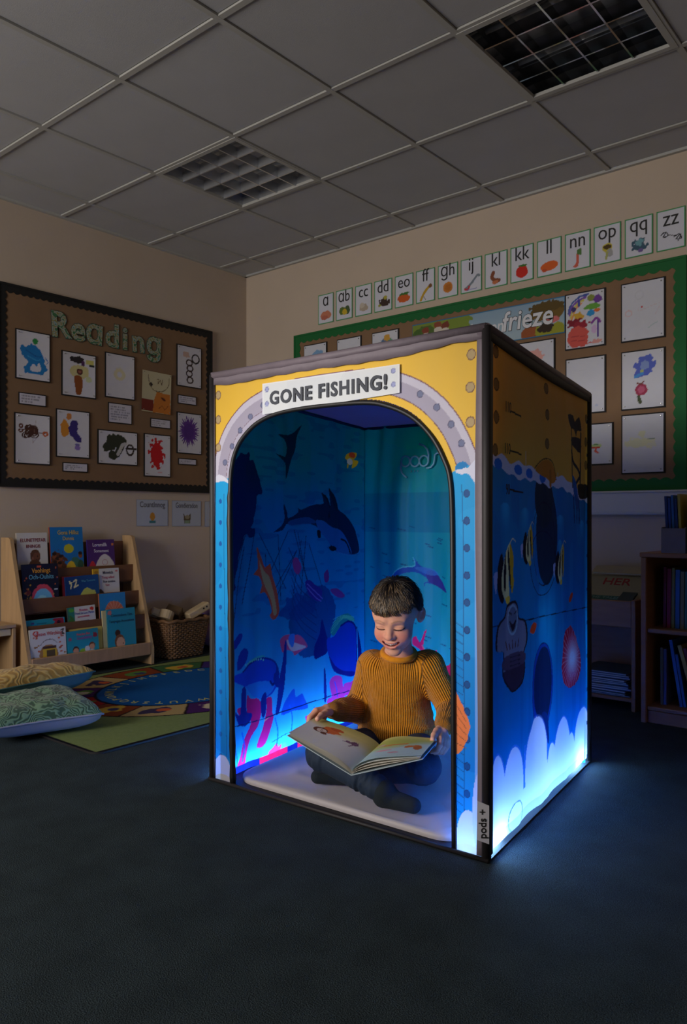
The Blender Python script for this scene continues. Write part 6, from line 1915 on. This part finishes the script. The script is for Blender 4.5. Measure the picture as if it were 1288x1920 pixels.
def head_sdf(X, Y, Z):
    x, y, z = to_head(X, Y, Z)
    ax = np.abs(x)
    d = skull(x, y, z)
    d = smin(d, sd_ell(ax, y, z, A_(.032, .057, -.041), (.027, .025, .026)), .024)     # cheeks lifted by the smile
    d = smin(d, sd_ell(x, y, z, A_(0, .066, -.100), (.022, .017, .016)), .022)         # chin
    d = smin(d, sd_cap(ax, y, z, A_(.016, .0825, .016), A_(.044, .068, .016), .0050, .004), .018)    # brows
    h = sd_ell(ax, y, z, A_(.031, .096, -.004), (.019, .012, .0105))                      # eye sockets
    k = .014
    q = np.clip(.5 - .5 * (d + h) / k, 0, 1)
    d = d * (1 - q) - h * q + k * q * (1 - q)
    d = smin(d, sd_ell(ax, y, z, A_(.0305, .0690, -.0065), (.0175, .0140, .0115)), .006)  # lids over the eyes
    d = smin(d, sd_cap(x, y, z, A_(0, .078, .002), A_(0, .0950, -.028), .0072, .0100), .014)   # nose
    d = smin(d, sd_ell(x, y, z, A_(0, .0985, -.031), (.0125, .0105, .0100)), .007)
    d = smin(d, sd_ell(ax, y, z, A_(.0132, .0885, -.034), (.0080, .0085, .0074)), .006)
    for sx in (0, 1):
        pass
    up = ((0, .0905, -.0565), (.013, .0880, -.0558), (.0275, .0765, -.0528))
    lo_ = ((0, .0885, -.0745), (.013, .0862, -.0712), (.0265, .0765, -.0548))
    d = smin(d, sd_ell(x, y, z, A_(0, .074, -.062), (.030, .015, .018)), .014)         # muzzle
    for c, r0, r1 in ((up, .0036, .0026), (lo_, .0052, .0028)):
        d = smin(d, sd_cap(ax, y, z, A_(*c[0]), A_(*c[1]), r0, (r0 + r1) / 2), .005)
        d = smin(d, sd_cap(ax, y, z, A_(*c[1]), A_(*c[2]), (r0 + r1) / 2, r1), .005)
    for p, q_, r0, r1 in (((0, .0940, -.0648), (.013, .0912, -.0630), .0058, .0050), ((.013, .0912, -.0630), (.0265, .0810, -.0545), .0050, .0016)):
        h = sd_cap(ax, y, z, A_(*p), A_(*q_), r0, r1)
        k = .003
        q = np.clip(.5 - .5 * (d + h) / k, 0, 1)
        d = d * (1 - q) - h * q + k * q * (1 - q)
    # ears
    ca, sa = math.cos(R(34)), math.sin(R(34))
    en, et = (ax - .0785) * ca + (y + .022) * sa, (ax - .0785) * sa - (y + .022) * ca
    tz, tt = z + .008, et
    tt, tz = tt * .95 - tz * .30, tz * .95 + tt * .30
    ear = sd_ell(en, tt, tz, A_(0, 0, 0), (.0075, .0185, .0270))
    con = sd_ell(en, tt, tz, A_(.0085, -.003, .001), (.0075, .0100, .0160))
    ear = np.maximum(ear, -con)
    d = smin(d, ear, .006)
    return (d * HS).astype(np.float32)


def skin_field():
    xs = axis(-.33, .22, .007, ((-.112, .100, .0017), (-.30, -.205, .0023), (.068, .155, .0023)))
    ys = axis(-.50, .16, .007, ((-.262, -.03, .0017), (-.362, -.262, .0023), (-.26, -.12, .0023)))
    zs = axis(.02, .705, .007, ((.425, .70, .0017), (.150, .285, .0023)))
    F = Field(xs, ys, zs)
    lo, hi = HC - .14, HC + .14
    F.apply(lo, hi, head_sdf, .002)
    F.cap(from_head(A_(0, -.030, -.050)), J['neck'] + A_(0, .015, -.01), .0365, .044, .020)
    # torso and limbs, all under the clothes
    F.cap(J['neck'] - A_(0, -.01, .01), J['chest'], .048, .080, .03)
    F.cap(J['chest'], J['waist'], .080, .082, .03)
    F.cap(J['waist'], J['pelvis'], .082, .080, .03)
    for s_ in 'RL':
        F.cap(J['chest'] * .4 + J['sh' + s_] * .6, J['sh' + s_], .040, .038, .02)
        F.cap(J['sh' + s_], J['el' + s_], .036, .028, .02)
        F.cap(J['el' + s_], J['wr' + s_], .028, .0195, .012)
        F.cap(J['hip' + s_], J['knee' + s_], .060, .042, .02)
        F.cap(J['knee' + s_], J['ank' + s_], .042, .026, .015)
        F.cap(J['ank' + s_], J['heel' + s_], .024, .022, .012)
        F.cap(J['heel' + s_], J['toe' + s_], .024, .017, .012)
    # his right hand (thumb on the page, fingers under the cover)
    F.cap(J['wrR'], A_(-.236, -.152, .262), .0185, .0150, .010)
    for p0, kn in ((A_(-.228, -.150, .262), A_(-.268, -.183, .264)), (A_(-.228, -.146, .260), A_(-.257, -.168, .260)), (A_(-.226, -.142, .255), A_(-.246, -.153, .253)), (A_(-.224, -.138, .250), A_(-.236, -.140, .245))):
        F.cap(p0, kn, .0115, .0094, .006)
    for pts in (((-.268, -.183, .264), (-.288, -.198, .246), (-.292, -.205, .226), (-.280, -.226, .211)), ((-.257, -.168, .260), (-.274, -.178, .240), (-.276, -.184, .218), (-.264, -.206, .205)),
                ((-.246, -.153, .253), (-.259, -.163, .232), (-.260, -.170, .212), (-.248, -.194, .201)), ((-.236, -.140, .245), (-.245, -.150, .226), (-.245, -.156, .209), (-.235, -.177, .202))):
        F.chain([A_(*p) for p in pts], (.0092, .0084, .0080, .0070), .003)
    F.chain([A_(-.222, -.160, .254), A_(-.236, -.186, .258), A_(-.251, -.212, .2565), A_(-.262, -.236, .2505)], (.0125, .0105, .0092, .0080), .004)
    # his left hand
    F.cap(J['wrL'], A_(.127, -.278, .222), .0185, .0155, .010)
    for p0, kn in ((A_(.122, -.272, .224), A_(.112, -.322, .213)), (A_(.126, -.272, .220), A_(.122, -.312, .207)), (A_(.130, -.268, .216), A_(.132, -.299, .202)), (A_(.132, -.264, .214), A_(.139, -.284, .199))):
        F.cap(p0, kn, .0115, .0094, .006)
    for pts in (((.112, -.322, .213), (.109, -.341, .198), (.101, -.343, .183), (.085, -.330, .176)), ((.122, -.312, .207), (.120, -.328, .190), (.112, -.329, .175), (.096, -.315, .168)),
                ((.132, -.299, .202), (.130, -.312, .184), (.122, -.312, .169), (.106, -.299, .163)), ((.139, -.284, .199), (.138, -.293, .182), (.130, -.292, .169), (.116, -.281, .163))):
        F.chain([A_(*p) for p in pts], (.0092, .0084, .0080, .0070), .003)
    F.chain([A_(.117, -.272, .229), A_(.105, -.296, .2285), A_(.0945, -.322, .2240), A_(.087, -.345, .2165)], (.0125, .0105, .0092, .0080), .004)
    return F.mesh()


M_skin = mat('skin', attr=True, rough=.6, sss=.15, spec=.2)
boy = empty('person', (*boy_xy, 0), R(40), 'young boy in a mustard jumper sitting cross-legged, smiling down at a picture book', 'person')
V, Q = skin_field()
hx, hy, hz = to_head(V[:, 0], V[:, 1], V[:, 2])
skc = np.tile(A_(208, 152, 126), (len(V), 1))


def blend(w, c):
    global skc
    w = np.clip(w, 0, 1)[:, None]
    skc = skc * (1 - w) + A_(*c) * w


front_ = (hy > .02) & (abs(hx) < .09) & (abs(hz) < .14)
ah = abs(hx)
g = lambda a, b, s_: np.exp(-((a) ** 2 + (b) ** 2) / s_ ** 2)
blend(front_ * g(ah - .040, hz + .038, .022) * .55, (206, 110, 96))
blend(front_ * g(hx, hz + .033, .012) * .35, (222, 138, 120))
blend(((ah > .070) & (hy < .02) & (abs(hz) < .06)) * .45, (220, 130, 112))
def curve_w(pts, wd, soft=.0012):
    pts = np.asarray(pts)
    d = np.full(len(V), 9.0)
    sel = np.nonzero(front_)[0]
    for (x0, z0), (x1, z1) in zip(pts[:-1], pts[1:]):
        ex, ez = x1 - x0, z1 - z0
        t = np.clip(((ah[sel] - x0) * ex + (hz[sel] - z0) * ez) / (ex * ex + ez * ez), 0, 1)
        d[sel] = np.minimum(d[sel], np.hypot(ah[sel] - x0 - t * ex, hz[sel] - z0 - t * ez))
    return np.clip((wd / 2 - d) / soft + .5, 0, 1) * front_
blend(curve_w(catmull([(.013, .0165), (.024, .0205), (.036, .0200), (.048, .0145)], 4, False), .0045, .003) * .42, (130, 92, 66))      # eyebrows
blend(curve_w(catmull([(.0160, -.0105), (.023, -.0128), (.031, -.0134), (.039, -.0122), (.0475, -.0085)], 4, False), .0040) * .95, (46, 28, 24))   # lashes of the lowered lids
blend(curve_w(catmull([(.017, -.0050), (.025, -.0015), (.034, -.0012), (.046, -.0050)], 4, False), .0016) * .5, (150, 96, 80))             # lid fold
blend(curve_w(catmull([(0, -.0568), (.013, -.0560), (.0275, -.0528)], 4, False), .0050, .002) * .65, (206, 112, 106))
blend(curve_w(catmull([(0, -.0750), (.013, -.0716), (.0265, -.0548)], 4, False), .0066, .002) * .6, (200, 100, 98))
blend(curve_w(catmull([(0, -.0650), (.010, -.0640), (.019, -.0600), (.0258, -.0545)], 4, False), .0080, .0012) * .95, (92, 24, 26))
blend(curve_w([(.0075, -.0395), (.0115, -.0392)], .0040, .0015) * .6, (140, 70, 62))
blend(curve_w(catmull([(.019, -.032), (.028, -.043), (.033, -.056)], 4, False), .0022, .002) * .22, (180, 110, 94))                      # smile lines
# finger nails and knuckles
for p, r_ in (((-.2645, -.2415, .2565), .0055), ((.0860, -.3500, .2225), .0055)):
    blend((np.linalg.norm(V - A_(*p), axis=1) < r_) * .5, (240, 190, 176))
body = link('body', raw_mesh('body', V, Q, skc), M_skin, boy, smooth=True)
body.modifiers.new('soften', 'SMOOTH').iterations = 1

# teeth behind the upper lip
tm = MB()
for k in range(-3, 4):
    x_ = k * .0058
    c = from_head(np.array([[x_ - .0027, .0900 - abs(k) * .0016, -.0640 + abs(k) * .0012], [x_ + .0027, .0900 - abs(k) * .0016, -.0640 + abs(k) * .0012], [x_ + .0027, .0900 - abs(k) * .0016, -.0572 + abs(k) * .0010], [x_ - .0027, .0900 - abs(k) * .0016, -.0572 + abs(k) * .0010]]))
    b_ = c - hf * .003
    tm.add(list(c) + list(b_), [(0, 1, 2, 3), (7, 6, 5, 4), (0, 4, 5, 1), (1, 5, 6, 2), (2, 6, 7, 3), (3, 7, 4, 0)])
tm.build('teeth', mat('teeth', (224, 218, 206), .3), boy)

# jumper
def jumper():
    F = Field(np.arange(-.26, .26, .0032), np.arange(-.29, .17, .0032), np.arange(.07, .45, .0032))
    F.cap(J['neck'] + A_(0, .012, -.018), J['chest'], .056, .098, .04)
    F.ell(J['chest'] + A_(-.002, .005, .01), (.120, .098, .085), .04)
    F.ell(J['waist'] + A_(.0, .0, -.005), (.122, .105, .095), .05)
    F.ell(J['pelvis'] + A_(.0, -.005, .045), (.130, .112, .060), .04)
    for s_ in 'RL':
        F.cap(J['chest'] * .45 + J['sh' + s_] * .55 + A_(0, 0, .004), J['sh' + s_], .056, .053, .035)
        F.cap(J['sh' + s_], J['el' + s_], .052, .045, .018)
        e, w = J['el' + s_], J['wr' + s_]
        F.cap(e, e * .25 + w * .75, .046, .038, .018)
        F.cap(e * .25 + w * .75, e * .02 + w * .98, .035, .027, .006)
        F.cap(e * .06 + w * .94, e * -.03 + w * 1.03, .0285, .0275, .003)
    # flat hem and the neck opening
    F.apply(A_(-.2, -.2, .02), A_(.2, .2, .10), lambda X, Y, Z: (Z - .112) + 0 * X + 0 * Y, .012, True)
    F.apply(A_(-.14, -.12, .13), A_(.14, .15, .15), lambda X, Y, Z: np.abs(np.sqrt(((X - .005) / .122) ** 2 + ((Y - .018) / .106) ** 2) - 1) * .1 + np.abs(Z - .134) * .8 - .0035, .006)
    V, Q = F.mesh()
    segs = [(J['shR'], J['elR']), (J['elR'], J['wrR']), (J['shL'], J['elL']), (J['elL'], J['wrL'])]
    best = np.full(len(V), 9.0)
    rib = np.zeros(len(V))
    cross = np.zeros(len(V))
    ang = np.arctan2(V[:, 0] - .006, -(V[:, 1] - .015))
    body_d = np.abs(np.hypot((V[:, 0] - .006) / .118, (V[:, 1] - .012) / .10) - 1) * .10
    rib[:] = ang * .112
    cross[:] = V[:, 2]
    best = body_d
    for a, b in segs:
        d = b - a
        t = np.clip(((V - a) @ d) / (d @ d), 0, 1)
        c = a + t[:, None] * d
        q = V - c
        dist = np.abs(np.linalg.norm(q, axis=1) - .045)
        u = d / np.linalg.norm(d)
        e1 = np.cross(u, (0, 0, 1)) if abs(u[2]) < .8 else np.cross(u, (0, 1, 0))
        e1 /= np.linalg.norm(e1)
        e2 = np.cross(u, e1)
        an = np.arctan2(q @ e1, q @ e2)
        m = dist + .004 < best
        best = np.where(m, dist, best)
        rib = np.where(m, an * .043, rib)
        cross = np.where(m, (V - a) @ u, cross)
    # folds at the elbows and along the forearms
    for s_ in 'RL':
        for p, q in ((J['el' + s_], J['wr' + s_]),):
            d = (q - p) / np.linalg.norm(q - p)
            t = (V - p) @ d
            r = np.linalg.norm(V - p - t[:, None] * d, axis=1)
            n = (V - p - t[:, None] * d) / np.maximum(r, 1e-6)[:, None]
            w = np.exp(-((t - .05) / .07) ** 2) * (r < .07)
            V = V + n * (w * .0022 * np.sin(t * 120 + 2 * np.sin(np.arctan2(n[:, 0], n[:, 2]))))[:, None]
    w = (np.abs(V[:, 0]) < .14) * np.exp(-((V[:, 2] - .17) / .035) ** 2) * (body_d < .03)
    nn = np.stack([V[:, 0] / .118, V[:, 1] / .10, 0 * V[:, 0]], 1)
    V = V + nn * (w * .0035 * np.sin(V[:, 2] * 150 + V[:, 0] * 14))[:, None]
    me = raw_mesh('jumper', V, Q)
    for nme, val in (('Rib', rib), ('Row', cross)):
        a = me.attributes.new(nme, 'FLOAT', 'POINT')
        a.data.foreach_set('value', val.astype(np.float32))
    return me


def knit():
    m = mat('mustard_knit', (200, 126, 20), .85, noise=.10, scale=60, sheen=.12, spec=.2)
    N, L = m.node_tree.nodes, m.node_tree.links
    hs = []
    for nme, f in (('Rib', 2 * math.pi / .0068), ('Row', 2 * math.pi / .0042)):
        a = N.new('ShaderNodeAttribute'); a.attribute_name = nme
        k = N.new('ShaderNodeMath'); k.operation = 'MULTIPLY'; k.inputs[1].default_value = f
        s_ = N.new('ShaderNodeMath'); s_.operation = 'SINE'
        L.new(a.outputs['Fac'], k.inputs[0]); L.new(k.outputs[0], s_.inputs[0])
        hs.append(s_)
    mx = N.new('ShaderNodeMath'); mx.operation = 'MULTIPLY_ADD'
    mx.inputs[1].default_value = .18
    L.new(hs[1].outputs[0], mx.inputs[0]); L.new(hs[0].outputs[0], mx.inputs[2])
    bp = N.new('ShaderNodeBump'); bp.inputs['Strength'].default_value = 1.0; bp.inputs['Distance'].default_value = .0022
    L.new(mx.outputs[0], bp.inputs['Height']); L.new(bp.outputs[0], N['Principled BSDF'].inputs['Normal'])
    return m


M_knit = knit()
jm = link('jumper', jumper(), M_knit, boy, smooth=True)
cl = []
for i in range(40):
    a = 2 * math.pi * i / 40
    cl.append((J['neck'][0] + .0535 * math.cos(a), J['neck'][1] + .004 + .0535 * math.sin(a), J['neck'][2] + .008 + .016 * math.sin(a)))
MB().tube(cl, .0105, 10, closed=True).build('collar', M_knit, jm, smooth=True)

# trousers and socks
def legs(which):
    F = Field(np.arange(-.34, .20, .0042), np.arange(-.50, .17, .0042), np.arange(.022, .24, .0042))
    for s_ in 'RL':
        h, k, a = J['hip' + s_], J['knee' + s_], J['ank' + s_]
        if which == 'trousers':
            F.cap(h, k, .070, .054, .02)
            F.ell(k, (.056, .056, .054), .015)
            F.cap(k, k * .12 + a * .88, .052, .037, .010)
        else:
            F.cap(k * .25 + a * .75, a, .0305, .0305, .006)
            F.cap(a, J['heel' + s_], .031, .0285, .014)
            F.cap(J['heel' + s_], J['toe' + s_], .030, .0225, .012)
    if which == 'trousers':
        F.cap(J['pelvis'] + A_(-.03, .02, .0), J['pelvis'] + A_(.03, .02, .0), .084, .084, .03)
    F.apply(A_(-.34, -.5, .02), A_(.2, .2, .03), lambda X, Y, Z: (Z - .0315) + 0 * X + 0 * Y, .006, True)
    V, Q = F.mesh()
    for s_ in 'RL':                                        # creases round knees and hems
        p, q = J['knee' + s_], J['ank' + s_]
        d = (q - p) / np.linalg.norm(q - p)
        t = (V - p) @ d
        L_ = np.linalg.norm(q - p)
        rv = V - p - t[:, None] * d
        r = np.linalg.norm(rv, axis=1)
        w = np.exp(-((t - L_ * .74) / .045) ** 2) * (r < .055) * (which == 'trousers') + np.exp(-(t / .06) ** 2) * (r < .075) * .5 * (which == 'trousers')
        V = V + rv / np.maximum(r, 1e-6)[:, None] * (w * .0055 * (vnoise(t * 3 + rv[:, 0] * .5 + 4, rv[:, 2] + rv[:, 1] + 4, 34, 5) - .5) * 2)[:, None]
    V[:, 2] = np.maximum(V[:, 2], .0305)
    return raw_mesh(which, V, Q)


link('trousers', legs('trousers'), mat('navy_denim', (22, 40, 62), .8, noise=.12, scale=50, bump=.25, bscale=300), boy, smooth=True)
link('socks', legs('socks'), mat('dark_socks', (16, 28, 36), .9, noise=.1, scale=60, bump=.3, bscale=260), boy, smooth=True)

# hair: a close cap and combed strands down to a fringe
CR = A_(0, -.012, .030)


def skull_r(th, ph):
    """distance from CR to the skull along a direction (th from the crown, ph from the front)"""
    dx, dy, dz = np.sin(th) * np.sin(ph), np.sin(th) * np.cos(ph), np.cos(th)
    lo, hi = np.full(np.shape(th), .03), np.full(np.shape(th), .16)
    for _ in range(22):
        mid = (lo + hi) / 2
        ins = skull(CR[0] + dx * mid, CR[1] + dy * mid, CR[2] + dz * mid) < 0
        lo, hi = np.where(ins, mid, lo), np.where(ins, hi, mid)
    return lo, np.stack([dx, dy, dz], -1)


def hair_limit(ph):
    a = np.abs((ph + math.pi) % (2 * math.pi) - math.pi)
    return np.radians(np.interp(np.degrees(a), (0, 35, 55, 68, 82, 95, 108, 125, 180), (76, 76, 74, 80, 100, 98, 106, 128, 136)))


HAIRC = np.array(((24, 17, 13), (36, 26, 19), (58, 43, 30), (140, 112, 76)), float)
th, ph = np.meshgrid(np.linspace(0, 1, 40), np.linspace(-math.pi, math.pi, 97))
th = th * (hair_limit(ph) - R(3))
r0, dv = skull_r(th, ph)
edge = np.clip((1 - np.linspace(0, 1, 40)) * 6, 0, 1)[None, :]
P_ = CR + dv * (r0 + .0035 * edge + .0005)[..., None]
nph, nth = th.shape
i = np.arange((nph - 1) * nth).reshape(nph - 1, nth)[:, :-1].ravel()
hair = link('hair', raw_mesh('hair', from_head(P_.reshape(-1, 3)), np.stack([i, i + 1, i + nth + 1, i + nth], 1), np.tile(HAIRC[0], (nph * nth, 1))), mat('hair', attr=True, rough=.45, spec=.5), boy, smooth=True)
rng = np.random.RandomState(6)
NS, NP = 6500, 7
ph0 = rng.uniform(-math.pi, math.pi, NS)
fr = rng.rand(NS) < .34
ph0 = np.where(fr, rng.uniform(-.95, .95, NS), ph0)
lim = hair_limit(ph0)
th0 = lim * np.sqrt(rng.rand(NS)) * .93
th0 = np.where(fr, R(30) + rng.rand(NS) * R(44), th0)
isf = np.abs(ph0) < 1.0
lk_ = np.floor((ph0 + 2) / .125)
th1 = np.minimum(th0 + R(30) * rng.uniform(.7, 1.25, NS), lim + np.where(np.abs(ph0) < 1.0, rng.uniform(-.05, .05, NS) + np.random.RandomState(3).uniform(-.05, .21, 200)[np.clip(lk_, 0, 199).astype(int)] , rng.uniform(-.03, .04, NS)))
lk = np.floor((ph0 + 2) / .125)
lkc = (lk + .5) * .125 - 2
t = np.linspace(0, 1, NP)[None, :]
TH = th0[:, None] + (th1 - th0)[:, None] * t
PH = ph0[:, None] + (rng.uniform(-.09, .09, NS)[:, None] + np.where(np.abs(ph0) < 1.0, .07 + (lkc - ph0) * .8, 0)[:, None]) * t * t
r0, dv = skull_r(TH, PH)
lift = .0025 + .0060 * np.sin(np.pi * np.clip(t * .95, 0, 1)) * rng.uniform(.3, 1.35, NS)[:, None]
lift = lift + np.where(isf, 0, rng.rand(NS) ** 3 * .010)[:, None] * t ** 2
lift = lift + np.where((np.abs(PH) < 1.0) & (TH > R(62)), (TH - R(62)) * .012, 0)
C_ = CR + dv * (r0 + lift)[..., None]
tan = np.gradient(C_, axis=1)
tan /= np.linalg.norm(tan, axis=2, keepdims=True) + 1e-9
side = np.cross(tan, dv)
side /= np.linalg.norm(side, axis=2, keepdims=True) + 1e-9
wd = (np.array((.5, .9, 1, 1, .9, .65, .12)) * .00125)[None, :, None] * rng.uniform(.8, 1.3, NS)[:, None, None]
ringp = np.stack([C_ + side * wd, C_ + dv * wd * .8, C_ - side * wd], 2)      # NS, NP, 3 corners
Vh = from_head(ringp.reshape(-1, 3))
base_i = (np.arange(NS) * NP * 3)[:, None, None] + (np.arange(NP - 1) * 3)[None, :, None]
qs = []
for k in range(3):
    l = (k + 1) % 3
    qs.append(np.stack([base_i + k, base_i + l, base_i + 3 + l, base_i + 3 + k], -1).reshape(-1, 4))
mixc = np.clip(rng.rand(NS) * .60 + np.where(np.abs(ph0) < 1.0, .36, 0) + (th0 > R(40)) * .1, 0, 1)
mixc = np.where(isf, mixc, mixc * .55)  # fringe kept paler than the crown: front light painted into the strand colour
hc_ = np.stack([np.interp(mixc, (0, .35, .7, 1), HAIRC[:, c]) for c in range(3)], 1)
st_o = link('hair_strands', raw_mesh('hair_strands', Vh, np.vstack(qs), np.clip(np.repeat(hc_, NP * 3, 0) * np.repeat(1 + np.where(isf[:, None], 1.0, .1) * (t ** 2 - .48), 3, axis=1).reshape(-1, 1), 8, 220)), MATS['hair'], hair, smooth=True)
st_o['kind'] = 'stuff'

# ------------------------------------------------------------------ the picture book in his hands
pb = empty('picture_book', (*boy_xy, 0), R(40), 'open picture book with illustrated pages held across the boy\'s lap', 'book')
S1, S2, PA, PB, PD, PE = A_(-.157, -.480, .156), A_(-.068, -.280, .170), A_(-.342, -.380, .238), A_(-.267, -.180, .234), A_(.035, -.530, .216), A_(.1013, -.320, .2040)


def leaf(a0, a1, b0, b1, up, hump, lift):
    """a curved page from the spine a0-a1 to the fore edge b0-b1"""
    def f(U, V, w, h):
        u, v = (U / w)[:, None], (V / h)[:, None]
        p = (a0 * (1 - v) + a1 * v) * (1 - u) + (b0 * (1 - v) + b1 * v) * u
        return p + np.array((0, 0, 1)) * (lift + hump * (np.sin(np.pi * u ** .62) * (1 - u * .35)))
    return f


def pt_left(P):
    U, V = P.U / .225, P.V / .215
    P.put(np.clip((V - .62 + .10 * np.sin(U * 4)) * 5, 0, 1) * .9, (216, 196, 110)); P.put(np.clip((V - .80) * 6, 0, 1) * .7, (170, 160, 80)); P.put(np.clip((.30 - U) * 3, 0, 1) * np.clip((V - .45) * 4, 0, 1) * .8, (220, 200, 120))
    e = lambda x, y, rx, ry, c, **k: P.ell(x * .225, y * .215, rx * .225, ry * .215, c, **k)
    e(.62, .66, .14, .11, (226, 110, 40), wob=.25); e(.56, .76, .10, .06, (206, 90, 30), wob=.3); e(.74, .56, .11, .10, (110, 60, 40)); e(.72, .55, .075, .07, (232, 206, 190)); e(.66, .48, .05, .04, (110, 60, 40)); e(.72, .57, .02, .008, (60, 30, 30)); e(.72, .53, .02, .008, (60, 30, 30))
    e(.30, .54, .04, .03, (120, 80, 110), wob=.4); e(.20, .58, .05, .05, (110, 70, 100), wob=.4); P.stroke([(.24 * .225, .44 * .215), (.18 * .225, .64 * .215)], .004, (130, 90, 120)); P.stroke([(.36 * .225, .50 * .215), (.26 * .225, .56 * .215)], .003, (130, 90, 120))
    P.put((U > .97) * .3, (200, 190, 180))


def pt_rightp(P):
    U, V = P.U / .205, P.V / .215
    P.put(np.clip((V - .45 + .12 * np.sin(U * 5)) * 4, 0, 1), (170, 176, 90)); P.put(np.clip((V - .8) * 5, 0, 1), (206, 196, 120))
    e = lambda x, y, rx, ry, c, **k: P.ell(x * .205, y * .215, rx * .205, ry * .215, c, **k)
    e(.72, .50, .14, .05, (190, 106, 50), wob=.3, rot=.3); e(.84, .42, .08, .10, (170, 90, 44), wob=.3); P.stroke([(.28 * .205, .55 * .215), (.62 * .205, .62 * .215)], .008, (206, 110, 60)); e(.34, .34, .12, .035, (206, 150, 170), wob=.2); e(.52, .22, .08, .03, (190, 140, 160), wob=.3); e(.2, .62, .06, .03, (190, 150, 170), wob=.4)
    for k in range(6):
        P.stroke([((.1 + k * .13) * .205, (.08 + .05 * (k % 2)) * .215), ((.2 + k * .13) * .205, (.11 + .05 * (k % 2)) * .215)], .002, (120, 150, 170), .6)


M_lp = mat('page_paper', (226, 222, 212), .7)
M_pg = mat('page_print', attr=True, rough=.55, transl=.08)
Lm, Rm = leaf(S1, S2, PA, PB, 1, .016, .0095), leaf(S1, S2, PD, PE, 1, .024, .0095)
sheet('left_page', M_pg, pb, lambda U, V: Lm(U, V, .225, .215), .225, .215, 90, 86, pt_left, base=(232, 228, 222))
sheet('right_page', M_pg, pb, lambda U, V: Rm(U, V, .205, .215), .205, .215, 84, 86, pt_rightp, base=(168, 196, 206))
for k, (hump, lift, red) in enumerate(((.019, .0055, .99), (.012, .0038, .985), (.006, .0022, .98))):
    f = leaf(S1, S2, S1 + (PD - S1) * red, S2 + (PE - S2) * red, 1, hump, lift)
    sheet('loose_page', M_lp, pb, lambda U, V, f=f: f(U, V, .2, .2), .2, .2, 24, 8, lambda P: None)
    f2 = leaf(S1, S2, S1 + (PA - S1) * red, S2 + (PB - S2) * red, 1, hump * .75, lift)
    sheet('loose_page', M_lp, pb, lambda U, V, f=f2: f(U, V, .2, .2), .2, .2, 24, 8, lambda P: None)
for a, b in ((PA, PB), (PD, PE)):
    ed = (a - S1) / np.linalg.norm(a - S1) * .004
    q = [S1 - (S2 - S1) * .012, S2 + (S2 - S1) * .012, b + ed + (S2 - S1) * .012, a + ed - (S2 - S1) * .012]
    n_ = np.cross(q[1] - q[0], q[3] - q[0]); n_ /= np.linalg.norm(n_)
    n_ = n_ if n_[2] > 0 else -n_
    MB().add([p for p in q] + [p - n_ * .0020 for p in q], [(0, 1, 2, 3), (7, 6, 5, 4), (0, 4, 5, 1), (1, 5, 6, 2), (2, 6, 7, 3), (3, 7, 4, 0)]).build('cover', mat('book_cover_pale', (176, 190, 196), .4), pb)
